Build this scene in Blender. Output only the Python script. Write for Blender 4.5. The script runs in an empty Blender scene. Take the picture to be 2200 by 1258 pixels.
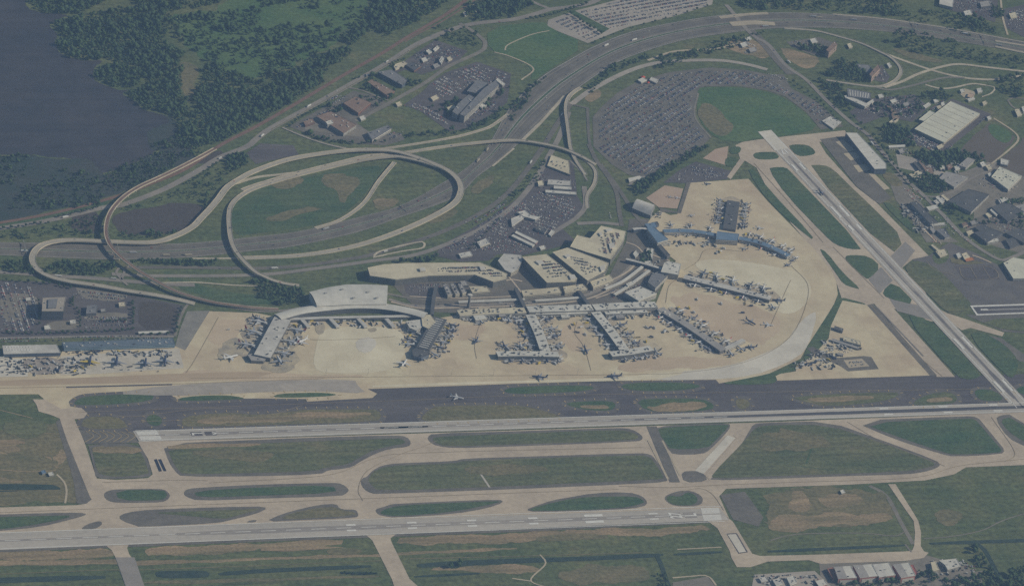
import bpy, math, random
import numpy as np
from mathutils import Vector, Matrix
random.seed(7)
rng = np.random.default_rng(11)
S = bpy.context.scene
COL = S.collection
R = math.radians

# ---------------------------------------------------------------- camera
PITCH, ROLL, YAW, FPX, ALT = R(28.9), R(8.39), R(19.6), 10583.0, 6149.0
CX, CY = 1100.0, 629.0                       # the survey's picture centre, 2200 x 1258 units
F_ = np.array([math.sin(YAW)*math.cos(PITCH), math.cos(YAW)*math.cos(PITCH), -math.sin(PITCH)])
R_ = np.array([math.cos(YAW), -math.sin(YAW), 0.0])
U_ = np.cross(R_, F_)
RT = R_*math.cos(ROLL) + U_*math.sin(ROLL)
UP = -R_*math.sin(ROLL) + U_*math.cos(ROLL)
CAM = -F_*(ALT/-F_[2]); CAM[2] = ALT         # the view axis meets the ground at the origin

def G(x, y, z=0.0):
    """survey point (photo units) -> where that sight line meets the level z, metres"""
    d = RT*(x-CX) - UP*(y-CY) + F_*FPX
    t = (z-CAM[2])/d[2]
    p = CAM + d*t
    return Vector((p[0], p[1], z))

cam_d = bpy.data.cameras.new("camera")
cam = bpy.data.objects.new("camera", cam_d); COL.objects.link(cam)
cam.matrix_world = Matrix(((RT[0], UP[0], -F_[0], CAM[0]), (RT[1], UP[1], -F_[1], CAM[1]),
                           (RT[2], UP[2], -F_[2], CAM[2]), (0, 0, 0, 1)))
cam_d.sensor_fit = 'HORIZONTAL'; cam_d.sensor_width = 36.0
cam_d.lens = FPX/2200.0*36.0
cam_d.clip_start = 10.0; cam_d.clip_end = 80000.0
S.camera = cam

# ---------------------------------------------------------------- light
SUN_EL, SUN_AZ = R(34), R(-17)               # azimuth measured from +x towards +y
SUND = Vector((math.cos(SUN_EL)*math.cos(SUN_AZ), math.cos(SUN_EL)*math.sin(SUN_AZ), math.sin(SUN_EL)))
W = bpy.data.worlds.new("World"); S.world = W; W.use_nodes = True
nt = W.node_tree; nt.nodes.clear()
o_ = nt.nodes.new('ShaderNodeOutputWorld'); b_ = nt.nodes.new('ShaderNodeBackground')
sk = nt.nodes.new('ShaderNodeTexSky'); sk.sky_type = 'NISHITA'; sk.sun_disc = False
sk.sun_elevation = SUN_EL; sk.sun_rotation = math.atan2(SUND.x, SUND.y)
sk.air_density = 1.3; sk.dust_density = 1.5
b_.inputs['Strength'].default_value = 0.05
nt.links.new(sk.outputs[0], b_.inputs[0]); nt.links.new(b_.outputs[0], o_.inputs[0])
sun_d = bpy.data.lights.new("sun", 'SUN'); sun_d.energy = 4.6; sun_d.angle = R(0.5); sun_d.color = (1.0, 0.89, 0.68)
sun = bpy.data.objects.new("sun", sun_d); COL.objects.link(sun)
sun.rotation_euler = (-SUND).to_track_quat('-Z', 'Y').to_euler()
S.view_settings.view_transform = 'Standard'; S.view_settings.look = 'None'
S.view_settings.gamma = 1.0; S.view_settings.exposure = -0.18
S.cycles.use_denoising = False
S.cycles.max_bounces = 5; S.cycles.diffuse_bounces = 2; S.cycles.volume_bounces = 1
S.cycles.use_adaptive_sampling = False; S.cycles.sample_clamp_indirect = 2.0; S.cycles.sample_clamp_direct = 6.0
HAZE = 2.15e-5

# ---------------------------------------------------------------- materials
MATS = {}
def mat(name, c1, c2=None, scale=0.01, det=6, rough=0.9, c3=None, grain=0.0, gscale=0.2, stretch=None, streak=0.0, lo=0.35, hi=0.65, metal=0.0, spec=0.3, cells=0.0, cellsize=45.0):
    """procedural: c1..c2 (..c3) mottled in world metres, fine grain, optional slab-to-slab tint"""
    if name in MATS: return MATS[name]
    m = bpy.data.materials.new(name); MATS[name] = m; m.use_nodes = True
    n = m.node_tree.nodes; l = m.node_tree.links; b = n['Principled BSDF']
    b.inputs['Roughness'].default_value = rough; b.inputs['Metallic'].default_value = metal
    b.inputs['Specular IOR Level'].default_value = spec
    m.diffuse_color = (*c1, 1)
    if c2 is None and not grain:
        c2 = tuple(x*0.85 for x in c1)
    c2 = c2 or c1
    g = n.new('ShaderNodeNewGeometry'); mp = n.new('ShaderNodeMapping')
    l.new(g.outputs['Position'], mp.inputs['Vector'])
    if stretch: mp.inputs['Scale'].default_value = stretch
    t = n.new('ShaderNodeTexNoise'); t.inputs['Scale'].default_value = scale; t.inputs['Detail'].default_value = det
    t.inputs['Roughness'].default_value = 0.6
    l.new(mp.outputs[0], t.inputs['Vector'])
    r = n.new('ShaderNodeValToRGB'); e = r.color_ramp.elements
    e[0].position = lo; e[0].color = (*c1, 1); e[1].position = hi; e[1].color = (*c2, 1)
    if c3: x = e.new(min(.95, hi+.13)); x.color = (*c3, 1)
    l.new(t.outputs['Fac'], r.inputs[0]); out = r.outputs[0]
    if grain:
        t2 = n.new('ShaderNodeTexNoise'); t2.inputs['Scale'].default_value = gscale; t2.inputs['Detail'].default_value = 3
        l.new(g.outputs['Position'], t2.inputs['Vector'])
        mr = n.new('ShaderNodeMapRange'); mr.inputs[1].default_value = .3; mr.inputs[2].default_value = .7
        mr.inputs[3].default_value = 1-grain; mr.inputs[4].default_value = 1+grain
        l.new(t2.outputs['Fac'], mr.inputs[0])
        v = n.new('ShaderNodeVectorMath'); v.operation = 'SCALE'
        l.new(out, v.inputs[0]); l.new(mr.outputs[0], v.inputs['Scale']); out = v.outputs[0]
    if streak:
        mq = n.new('ShaderNodeMapping'); mq.inputs['Scale'].default_value = (.0035, .075, 1); l.new(g.outputs['Position'], mq.inputs['Vector'])
        t3 = n.new('ShaderNodeTexNoise'); t3.inputs['Scale'].default_value = 1.0; t3.inputs['Detail'].default_value = 4; l.new(mq.outputs[0], t3.inputs['Vector'])
        mr = n.new('ShaderNodeMapRange'); mr.inputs[1].default_value = .32; mr.inputs[2].default_value = .68; mr.inputs[3].default_value = 1-streak; mr.inputs[4].default_value = 1+streak
        l.new(t3.outputs['Fac'], mr.inputs[0]); v = n.new('ShaderNodeVectorMath'); v.operation = 'SCALE'
        l.new(out, v.inputs[0]); l.new(mr.outputs[0], v.inputs['Scale']); out = v.outputs[0]
    if cells:
        vo = n.new('ShaderNodeTexVoronoi'); vo.distance = 'CHEBYCHEV'; vo.inputs['Scale'].default_value = 1.0/cellsize
        vo.inputs['Randomness'].default_value = 0.35
        l.new(g.outputs['Position'], vo.inputs['Vector'])
        mr = n.new('ShaderNodeMapRange'); mr.inputs[3].default_value = 1-cells; mr.inputs[4].default_value = 1+cells
        sx = n.new('ShaderNodeSeparateColor'); l.new(vo.outputs['Color'], sx.inputs[0]); l.new(sx.outputs[0], mr.inputs[0])
        v = n.new('ShaderNodeVectorMath'); v.operation = 'SCALE'
        l.new(out, v.inputs[0]); l.new(mr.outputs[0], v.inputs['Scale']); out = v.outputs[0]
    l.new(out, b.inputs['Base Color'])
    return m

grass  = mat('grass', (.080,.110,.044), (.128,.142,.060), .007, 10, c3=(.17,.145,.08), streak=.15, grain=.35, gscale=.08, lo=.38, hi=.62)
grassd = mat('grass_deep', (.050,.098,.042), (.090,.124,.052), .012, 10, streak=.15, grain=.3, gscale=.12)
grassm = mat('grass_mown', (.088,.112,.050), (.142,.145,.070), .011, 10, c3=(.21,.175,.095), lo=.36, hi=.60, streak=.22, grain=.3, gscale=.1, stretch=(.45,1,1))
grasso = mat('grass_olive', (.135,.132,.068), (.20,.17,.09), .02, 8, c3=(.2,.155,.09), grain=.3, gscale=.1, stretch=(.5,1,1))
meadow = mat('meadow', (.058,.122,.042), (.105,.158,.055), .008, 8, grain=.3, gscale=.1)
marsh  = mat('marsh', (.030,.052,.044), (.058,.062,.058), .009, 9, c3=(.03,.075,.035), grain=.25, gscale=.1)
peat   = mat('peat', (.070,.056,.052), (.085,.070,.060), .012, 7, grain=.2, gscale=.1)
dirt   = mat('dry_earth', (.34,.25,.155), (.20,.17,.095), .02, 10, streak=.18, grain=.25, gscale=.15, stretch=(.4,1,1))
forestf= mat('forest_floor', (.016,.040,.022), (.030,.060,.026), .02, 6)
water  = mat('water', (.040,.040,.052), (.072,.062,.066), .003, 10, streak=.12, rough=.5, grain=.14, gscale=.02, spec=.25)
ditch  = mat('ditch_water', (.030,.050,.036), (.050,.070,.045), .03, 6, rough=.4, grain=.3, gscale=.1)
asph   = mat('asphalt', (.128,.118,.105), (.185,.168,.145), .02, 8, grain=.14, gscale=.12)
asphd  = mat('dark_asphalt', (.086,.076,.084), (.130,.116,.118), .012, 10, streak=.12, grain=.12, gscale=.1, stretch=(.35,1,1))
asphl  = mat('worn_asphalt', (.18,.165,.14), (.25,.225,.19), .02, 8, grain=.12, gscale=.1)
conc   = mat('concrete', (.42,.36,.27), (.52,.45,.33), .008, 9, c3=(.40,.33,.25), grain=.06, gscale=.1, cells=.05, cellsize=30)
concp  = mat('apron_concrete', (.49,.395,.28), (.60,.525,.37), .0065, 10, c3=(.68,.63,.46), grain=.06, gscale=.06, cells=.05, cellsize=38, lo=.32, hi=.6)
concw  = mat('pale_concrete', (.56,.53,.47), (.66,.63,.56), .01, 8, grain=.05, gscale=.1, cells=.06, cellsize=40)
concg  = mat('grey_concrete', (.33,.30,.27), (.42,.38,.33), .01, 9, grain=.08, gscale=.08, cells=.07, cellsize=50, stretch=(.3,1,1))
concr  = mat('runway_concrete', (.40,.375,.34), (.50,.465,.42), .012, 9, grain=.07, gscale=.08, stretch=(.12,1,1))
taxi   = mat('taxiway_concrete', (.44,.37,.295), (.54,.46,.36), .01, 9, c3=(.36,.31,.26), grain=.07, gscale=.08, cells=.05, cellsize=45)
rubberd = mat('fresh_rubber', (.075,.072,.085), (.16,.15,.15), .01, 6, stretch=(.15,1,1), grain=.1)
rubber = mat('tyre_rubber', (.13,.12,.13), (.25,.235,.22), .01, 6, stretch=(.15,1,1), grain=.1)
rubber2= mat('old_rubber', (.24,.22,.21), (.36,.33,.30), .01, 6, stretch=(.15,1,1), grain=.1)
white  = mat('white_paint', (.74,.74,.71), (.62,.62,.60), .1, 4)
yellow = mat('yellow_paint', (.46,.34,.15), (.38,.30,.16), .05, 3)
rail_m = mat('rail_ballast', (.17,.10,.075), (.22,.135,.10), .03, 6, grain=.15)
rampc  = mat('ramp_concrete', (.40,.355,.28), (.54,.48,.37), .02, 9, grain=.1, cells=.10, cellsize=30)
roadg  = mat('road_surface', (.22,.20,.185), (.30,.27,.235), .02, 7, grain=.08)
stain  = mat('oil_stain', (.22,.20,.19), (.34,.29,.24), .03, 7, grain=.1)

# ---------------------------------------------------------------- helpers
def pts(s):
    return [tuple(float(v) for v in p.split(',')[:2]) for p in s.split()]
def link(o):
    COL.objects.link(o); return o
def tag(o, label=None, cat=None, group=None, kind=None):
    if label: o['label'] = label
    if cat: o['category'] = cat
    if group: o['group'] = group
    if kind: o['kind'] = kind
    return o
def thing(name, loc, label, cat, group=None, rz=0.0, scale=1.0):
    e = bpy.data.objects.new(name, None); link(e); e.location = loc; e.rotation_euler = (0, 0, rz)
    e.scale = (scale,)*3; e.empty_display_size = 5
    return tag(e, label, cat, group)
class MB:
    """collects faces of one mesh"""
    def __init__(s): s.v = []; s.f = []; s.m = []
    def add(s, vs, fs, m=0):
        k = len(s.v); s.v += [tuple(x) for x in vs]; s.f += [tuple(i+k for i in f) for f in fs]; s.m += [m]*len(fs); return s
    def prism(s, base, z0, z1, m=0, top=True, sides=True, mt=None, bottom=False):
        n = len(base); vs = [(x, y, z0) for x, y in base]+[(x, y, z1) for x, y in base]
        fs = []; 
        if sides: fs += [(i, (i+1) % n, n+(i+1) % n, n+i) for i in range(n)]
        s.add(vs, fs, m)
        if top: s.add([(x, y, z1) for x, y in base], [tuple(range(n))], m if mt is None else mt)
        if bottom: s.add([(x, y, z0) for x, y in base], [tuple(range(n-1, -1, -1))], m)
        return s
    def box(s, c, size, rz=0.0, m=0):
        ca, sa = math.cos(rz), math.sin(rz); hx, hy, hz = size[0]/2, size[1]/2, size[2]
        b = [(c[0]+x*ca-y*sa, c[1]+x*sa+y*ca) for x, y in ((-hx, -hy), (hx, -hy), (hx, hy), (-hx, hy))]
        return s.prism(b, c[2], c[2]+hz, m)
    def tube(s, rings, m=0, cap=True):
        """rings: lists of n points each"""
        n = len(rings[0]); vs = [p for r in rings for p in r]; fs = []
        for i in range(len(rings)-1):
            fs += [(i*n+j, i*n+(j+1) % n, (i+1)*n+(j+1) % n, (i+1)*n+j) for j in range(n)]
        if cap: fs += [tuple(range(n-1, -1, -1)), tuple((len(rings)-1)*n+j for j in range(n))]
        return s.add(vs, fs, m)
    def mesh(s, name, mats, smooth=False):
        me = bpy.data.meshes.new(name); me.from_pydata(s.v, [], s.f)
        for x in (mats if isinstance(mats, (list, tuple)) else [mats]): me.materials.append(x)
        if len(me.materials) > 1: me.polygons.foreach_set('material_index', s.m)
        if smooth: me.polygons.foreach_set('use_smooth', [True]*len(me.polygons))
        me.update(); return me
    def obj(s, name, mats, parent=None, loc=None, smooth=False):
        """vertices are given in the parent's frame, or in world metres with loc as the object's origin"""
        if loc is not None:
            s.v = [(x-loc[0], y-loc[1], z-loc[2]) for x, y, z in s.v]
        o = bpy.data.objects.new(name, s.mesh(name, mats, smooth)); link(o)
        if parent is not None: o.parent = parent
        if loc is not None: o.location = loc
        return o
def area(p): return sum(p[i][0]*p[(i+1) % len(p)][1]-p[(i+1) % len(p)][0]*p[i][1] for i in range(len(p)))/2
def ccw(p): return p if area(p) > 0 else p[::-1]
def chaikin(p, k=2, closed=True):
    for _ in range(k):
        q = []; n = len(p)
        for i in range(n if closed else n-1):
            a, b = p[i], p[(i+1) % n]
            q += [(a[0]*.75+b[0]*.25, a[1]*.75+b[1]*.25), (a[0]*.25+b[0]*.75, a[1]*.25+b[1]*.75)]
        p = q if closed else [p[0]]+q+[p[-1]]
    return p
_gz = 0
RAGGED = {'dry_grass': 13, 'thin_grass': 20, 'dry_earth_patch': 9, 'oil_stained_slab': 14, 'peach_slab': 18, 'reed_flat': 10, 'meadow_ground': 22, 'marsh_ground': 10, 'lagoon_water': 9, 'mud_flat': 10, 'peat_marsh': 8, 'wet_meadow': 8, 'bare_field': 5}
def ragged(w, amp):
    """an uneven natural outline"""
    per = sum((Vector(w[i])-Vector(w[i-1])).length for i in range(len(w))); amp = min(amp, .28*2*abs(area(w))/per)
    r = random.Random(int(abs(w[0][0]*7+w[0][1]*3))); out = []; n = len(w); ph = [r.uniform(0, 6.28) for _ in range(4)]; d0 = 0
    for i in range(n):
        a, b = Vector(w[i]), Vector(w[(i+1) % n]); L_ = (b-a).length; k = max(1, min(60, int(L_/9)))
        if L_ < 1e-3: continue
        q = Vector((-(b-a).y, (b-a).x))/L_
        for j in range(k):
            d = d0+L_*j/k; m = math.sin(d/31+ph[0])*.5+math.sin(d/13+ph[1])*.3+math.sin(d/71+ph[2])*.5+r.uniform(-.35, .35)
            out.append(tuple(a.lerp(b, j/k)+q*amp*m*.8))
        d0 += L_
    return out
def ground(name, s, m, z, smooth=0, label=None):
    """a flat sheet of the setting"""
    global _gz
    _gz = (_gz+1) % 37; z = z+_gz*.0025
    p = pts(s) if isinstance(s, str) else s
    if smooth: p = chaikin(p, smooth)
    w = ccw([tuple(G(x, y, z)[:2]) for x, y in p])
    if name in RAGGED: w = ragged(w, RAGGED[name])
    c = (sum(a[0] for a in w)/len(w), sum(a[1] for a in w)/len(w), z)
    b = MB(); b.add([(x, y, z) for x, y in w], [tuple(range(len(w)))])
    return tag(b.obj(name, m, loc=c), label, kind='structure')
def resample(p, step):
    """Catmull-Rom through p, a point each step metres"""
    p = [Vector(a) for a in p]
    if len(p) > 2:
        e = [p[0]*2-p[1]]+p+[p[-1]*2-p[-2]]; q = []
        for i in range(1, len(e)-2):
            a, b, c, d = e[i-1:i+3]
            for k in range(12):
                t = k/12
                q.append(.5*((2*b)+(c-a)*t+(2*a-5*b+4*c-d)*t*t+(3*b-a-3*c+d)*t**3))
        q.append(p[-1]); p = q
    out = [p[0]]; acc = 0.0; L = 0
    for i in range(len(p)-1):
        d = (p[i+1]-p[i]).length
        if d < 1e-6: continue
        while acc+d >= step*(len(out)):
            t = (step*len(out)-acc)/d; out.append(p[i].lerp(p[i+1], t))
        acc += d
    if (out[-1]-p[-1]).length > step*.3: out.append(p[-1])
    return out
def sides(c):
    """unit normals (to the left) along a polyline"""
    n = []
    for i in range(len(c)):
        a = c[max(0, i-1)]; b = c[min(len(c)-1, i+1)]; d = Vector((b.x-a.x, b.y-a.y, 0)); 
        d = d.normalized() if d.length > 0 else Vector((1, 0, 0)); n.append(Vector((-d.y, d.x, 0)))
    return n
def strip_geo(b, c, o1, o2, dz=0.0, m=0):
    n = sides(c); vs = []
    for p, q in zip(c, n):
        a = p+q*o1; d = p+q*o2; vs += [(a.x, a.y, p.z+dz), (d.x, d.y, p.z+dz)]
    b.add(vs, [(2*i, 2*i+1, 2*i+3, 2*i+2) if o1 > o2 else (2*i+1, 2*i, 2*i+2, 2*i+3) for i in range(len(c)-1)], m)
def ribbon(name, s, w, m, z, step=15, edge=None, label=None):
    """a road, taxiway or line on the ground"""
    global _gz
    _gz = (_gz+1) % 37; z = z+_gz*.0025
    p = pts(s) if isinstance(s, str) else s
    c = resample([G(x, y, z) for x, y in p], step)
    b = MB(); mid = c[len(c)//2]
    strip_geo(b, c, w/2, -w/2)
    if edge:
        strip_geo(b, c, w/2-.3, w/2-.3-edge[1], .05, 1); strip_geo(b, c, -w/2+.3+edge[1], -w/2+.3, .05, 1)
    return tag(b.obj(name, [m, edge[0]] if edge else m, loc=mid), label, kind='structure')
_N = 'first second third fourth fifth sixth seventh eighth ninth tenth eleventh twelfth thirteenth fourteenth fifteenth sixteenth seventeenth eighteenth nineteenth'.split()
_T = {2: ('twenty', 'twentieth'), 3: ('thirty', 'thirtieth'), 4: ('forty', 'fortieth'), 5: ('fifty', 'fiftieth'), 6: ('sixty', 'sixtieth'), 7: ('seventy', 'seventieth'), 8: ('eighty', 'eightieth'), 9: ('ninety', 'ninetieth')}
def nth(i):
    """0 -> first"""
    i += 1
    if i < 20: return _N[i-1]
    t, u = divmod(i, 10)
    return _T[t][1] if u == 0 else _T[t][0]+'-'+_N[u-1]
def inset(w, d):
    n = len(w); out = []
    for i in range(n):
        a, b, c = Vector(w[i-1]), Vector(w[i]), Vector(w[(i+1) % n]); u = (b-a).normalized(); v = (c-b).normalized()
        n1 = Vector((-u.y, u.x)); n2 = Vector((-v.y, v.x)); k = n1+n2
        k = k/max(.35, k.dot(n1)) if k.length > 1e-6 else n1
        out.append(tuple(b+k*d))
    return out
# ================================================================ the ground
g0 = MB(); g0.add([(-19000, -19000, 0), (19000, -19000, 0), (19000, 19000, 0), (-19000, 19000, 0)], [(0, 1, 2, 3)])
tag(g0.obj('ground', grass), kind='structure')
Z = [0, .2, .4, .6, .8, 1.0, 1.2, 1.4]

# marsh, lagoon, woods floor, meadows
ground('lagoon_water', '-300,-200 130,-200 62,-20 55,18 75,26 100,31 155,33 130,42 112,50 110,58 125,78 120,88 124,100 133,115 150,128 188,133 222,130 212,140 198,153 200,165 205,175 238,188 265,191 288,190 276,197 265,203 275,211 288,220 312,240 350,245 373,255 378,288 372,300 330,330 300,345 225,375 190,345 110,340 60,330 -300,350', water, Z[1], 1)
ground('marsh_ground', '-300,345 30,333 60,330 110,340 190,345 225,375 300,345 330,330 372,300 400,290 420,340 330,385 250,417 125,452 0,476 -300,520', marsh, Z[1])
ground('meadow_ground', '360,40 420,22 480,12 560,-60 800,-60 790,45 740,70 700,100 660,125 600,155 550,175 520,160 480,150 430,118 385,85', meadow, Z[1], 2)
ground('reed_flat', '380,135 410,132 440,155 420,170 412,185 420,205 405,225 395,195 392,170 378,148', grasso, Z[1], 2)
ground('mud_flat', '318,290 330,270 372,258 380,285 370,310 330,330', marsh, Z[2], 1)
for s in ('243,465 262,455 320,445 375,432 425,440 440,450 425,475 400,492 350,503 300,510 250,500', '155,462 185,455 212,452 216,500 190,500 150,494',
          '420,350 440,335 470,322 480,330 440,352'):
    ground('peat_marsh', s, peat, Z[1], 2)
ground('wet_meadow', '345,570 420,612 520,630 560,636 640,640 600,655 520,655 440,640 380,615', grassd, Z[1], 1)
ground('verge', '0,480 125,456 240,422 225,445 100,480 0,495', grassd, Z[1])

# open fields
for s in ('1045,60 1170,45 1180,60 1262,95 1180,150 1140,178 1145,145 1098,120 1050,108', '1500,190 1513,187 1588,187 1650,197 1688,212 1735,245 1760,276 1700,290 1620,298 1590,306 1540,300 1500,258 1497,215'):
    ground('field_grass', s, meadow, Z[3], 1)
ground('dry_earth_patch', '1503,225 1525,222 1560,250 1580,275 1560,292 1530,292 1505,262', grasso, Z[4], 2)
ground('infield_grass', '495,440 520,412 640,385 760,360 830,355 800,395 770,435 720,470 660,488 560,500 500,508', grassd, Z[1], 1)
for s in ('680,375 760,378 775,392 750,420 735,440 725,405 690,398', '560,470 640,445 700,448 680,452 600,478', '805,430 850,422 860,435 830,452 800,448', '690,375 740,372 742,380 700,382'):
    ground('dry_earth_patch', s, grasso, Z[2], 2)
ground('dry_earth_patch', '830,425 850,428 845,442 810,440 800,432 815,426', dirt, Z[3], 2)
bare = mat('bare_soil', (.125,.10,.075), (.14,.115,.095), .02, 7, c3=(.10,.12,.07), grain=.1)
ground('bare_field', '2060,324 2090,296 2122,264 2150,272 2182,296 2168,316 2130,350 2100,338', bare, Z[1])
ground('bare_field', '2136,356 2176,320 2196,296 2270,270 2270,400 2190,376', bare, Z[1])
ground('field_grass', '2125,265 2150,270 2178,290 2165,310 2140,300 2122,280', meadow, Z[2], 2)
for s in ('1255,210 1275,190 1295,195 1290,212 1268,222', '1675,100 1740,115 1765,128 1740,148 1700,135 1680,115', '1610,100 1650,92 1670,118 1640,128 1612,118', '1560,90 1610,78 1640,100 1625,125 1560,105'):
    ground('dry_earth_patch', s, dirt, Z[1], 1)
# parking lots and yards (asphalt)
LOTS = {
 'economy': '1273,252 1290,232 1325,200 1370,175 1438,155 1525,145 1600,150 1650,160 1683,160 1700,190 1755,218 1790,250 1812,272 1763,278 1733,242 1688,208 1650,195 1588,185 1513,186 1498,200 1490,250 1525,298 1495,328 1435,360 1388,384 1350,375 1313,352 1275,315',
 'hotel': '620,272 700,228 760,195 800,205 840,225 765,262 800,290 860,285 870,300 830,312 760,308 690,298',
 'inn': '878,125 935,86 1005,110 985,130 940,150 905,160 870,150 830,165',
 'tower': '925,178 960,155 1025,133 1098,158 1090,220 1062,242 1000,277 965,282 905,240 868,225 910,195',
 'office': '-60,600 100,605 200,620 300,637 395,655 385,700 375,722 200,722 -60,724',
 'rental': '930,548 960,520 1050,470 1100,435 1130,410 1150,385 1172,335 1232,345 1240,420 1252,440 1237,470 1207,490 1235,515 1200,530 1125,548 1070,545 1050,560 990,562',
 'commuter': '1425,392 1460,365 1495,347 1570,367 1562,385 1478,393',
 'circle': '1690,90 1760,80 1800,95 1790,110 1750,120 1700,100',
 'annex': '1870,150 1895,140 1912,165 1905,178 1875,172',
 'east': '1825,240 1870,212 1965,203 1995,230 1960,262 1900,250 1850,268',
 'warehouse': '1955,280 2045,212 2130,245 2030,325 1940,305',
 'northeast': '2025,-40 2150,-40 2138,48 2040,22',
 'corner': '2155,20 2200,10 2270,60 2200,80 2160,60',
 'siding': '527,330 560,308 630,312 642,332 550,352',
}
for k, s in LOTS.items(): ground('parking_lot', s, asphd if k not in ('hotel', 'circle', 'economy') else asph, Z[2])
TOPLOT = '1178,43 1230,25 1325,0 1340,-40 1540,-40 1530,10 1450,35 1350,58 1263,93 1175,58'
ground('parking_lot', TOPLOT, concg, Z[2])
ground('gravel_yard', '402,668 450,667 400,752 376,745 386,708', mat('gravel_yard', (.21,.20,.185), (.28,.265,.235), .03, 8, grain=.15), Z[2])
for s in ('0,628 80,632 82,660 60,690 0,690', '100,690 170,688 172,706 100,710', '180,672 272,670 276,684 182,688', '160,606 270,618 276,640 240,648 170,640', '820,300 700,285 640,275 700,240 760,262'): ground('worn_lot', s, asphl, Z[2]+.0913, 1)
ground('pond_lot', '296,652 312,646 378,655 384,690 368,706 298,708', peat, Z[2]+.0963, 1)
ground('parking_strip', '1217,24 1232,22 1310,62 1296,70', grassd, Z[3])
ground('road_zone', '832,600 925,590 1060,596 1085,580 1122,560 1180,612 1200,600 1240,598 1262,606 1310,590 1345,520 1352,470 1392,470 1430,520 1440,575 1412,630 1280,662 985,672 900,668', asph, Z[2])
ground('yard', '1925,330 1990,345 2040,378 2010,385 1985,372 1930,360', concg, Z[2])
ground('yard', '1960,360 2020,390 2130,345 2200,370 2200,480 2130,440 2030,420 1975,400', roadg, Z[1])
ground('yard', '2010,380 2090,365 2180,350 2260,420 2260,560 2140,530 2080,500 2030,450', asphl, Z[1])
ground('yard', '2030,440 2070,430 2100,460 2070,500 2045,480', grass, Z[2], 1)
ground('yard', '2090,470 2200,440 2260,500 2200,520 2120,520', asph, Z[2])
ground('yard', '1905,375 1930,372 1955,405 2030,500 2060,520 1990,520 1965,480 1925,430', asphl, Z[2])
ground('yard', '1760,1210 1945,1205 1985,1190 2075,1215 2110,1235 2110,1262 1765,1262', asphl, Z[1])
ground('yard', '1620,1233 1700,1228 1750,1225 1790,1262 1615,1262', concg, Z[2])
ground('yard', '1445,1250 1520,1237 1540,1262 1445,1262', asphl, Z[2])
ground('brick_forecourt', '2060,200 2072,190 2097,198 2090,210 2078,215', conc, Z[3])
ground('dirt_lot', '1245,432 1315,415 1322,470 1318,480 1262,465', grass, Z[1])

# motorway: one band between two surveyed edges
def band(up, lo, z, n=60):
    a = resample([G(x, y, z) for x, y in pts(up)], 5); b = resample([G(x, y, z) for x, y in pts(lo)], 5)
    pick = lambda c: [c[round(i*(len(c)-1)/n)] for i in range(n+1)]
    return pick(a), pick(b)
MU = '-150,517 0,520 110,521 240,524 400,522 550,508 650,495 763,468 863,440 955,390 1000,362 1040,325 1062,290 1100,224 1163,165 1220,130 1275,100 1350,70 1438,50 1545,33 1650,27 1775,30 1925,45 2125,78 2270,102'
ML = '-150,547 0,548 110,553 250,557 400,553 550,538 625,530 763,500 850,470 975,425 1025,380 1060,355 1100,322 1122,300 1175,250 1225,205 1263,175 1325,135 1388,110 1475,85 1575,70 1650,62 1775,60 1925,70 2050,88 2138,103 2270,128'
ma, mb = band(MU, ML, Z[3], 120)
def bandstrip(name, a, b, t0, t1, m, dz):
    vs = []
    for p, q in zip(a, b):
        u = p.lerp(q, t0); v = p.lerp(q, t1); vs += [(u.x, u.y, u.z+dz), (v.x, v.y, v.z+dz)]
    B = MB(); B.add(vs, [(2*i+1, 2*i+3, 2*i+2, 2*i) for i in range(len(a)-1)])
    return tag(B.obj(name, m, loc=a[len(a)//2].lerp(b[len(b)//2], .5)), kind='structure')
bandstrip('motorway', ma, mb, 0, 1, asph, 0)
bandstrip('motorway_median', ma, mb, .475, .525, grassd, .06)
for t in (.02, .455, .535, .97): bandstrip('road_marking', ma, mb, t, t+.006, white, .08)
for t in (.14, .30, .66, .82): bandstrip('worn_lane', ma, mb, t, t+.035, mat('worn_motorway', (.11,.10,.09), (.16,.145,.125), .02, 8, grain=.12), .05)
for t in (.10, .40, .62, .90): bandstrip('worn_lane', ma, mb, t, t+.03, asphl, .05)

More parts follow.
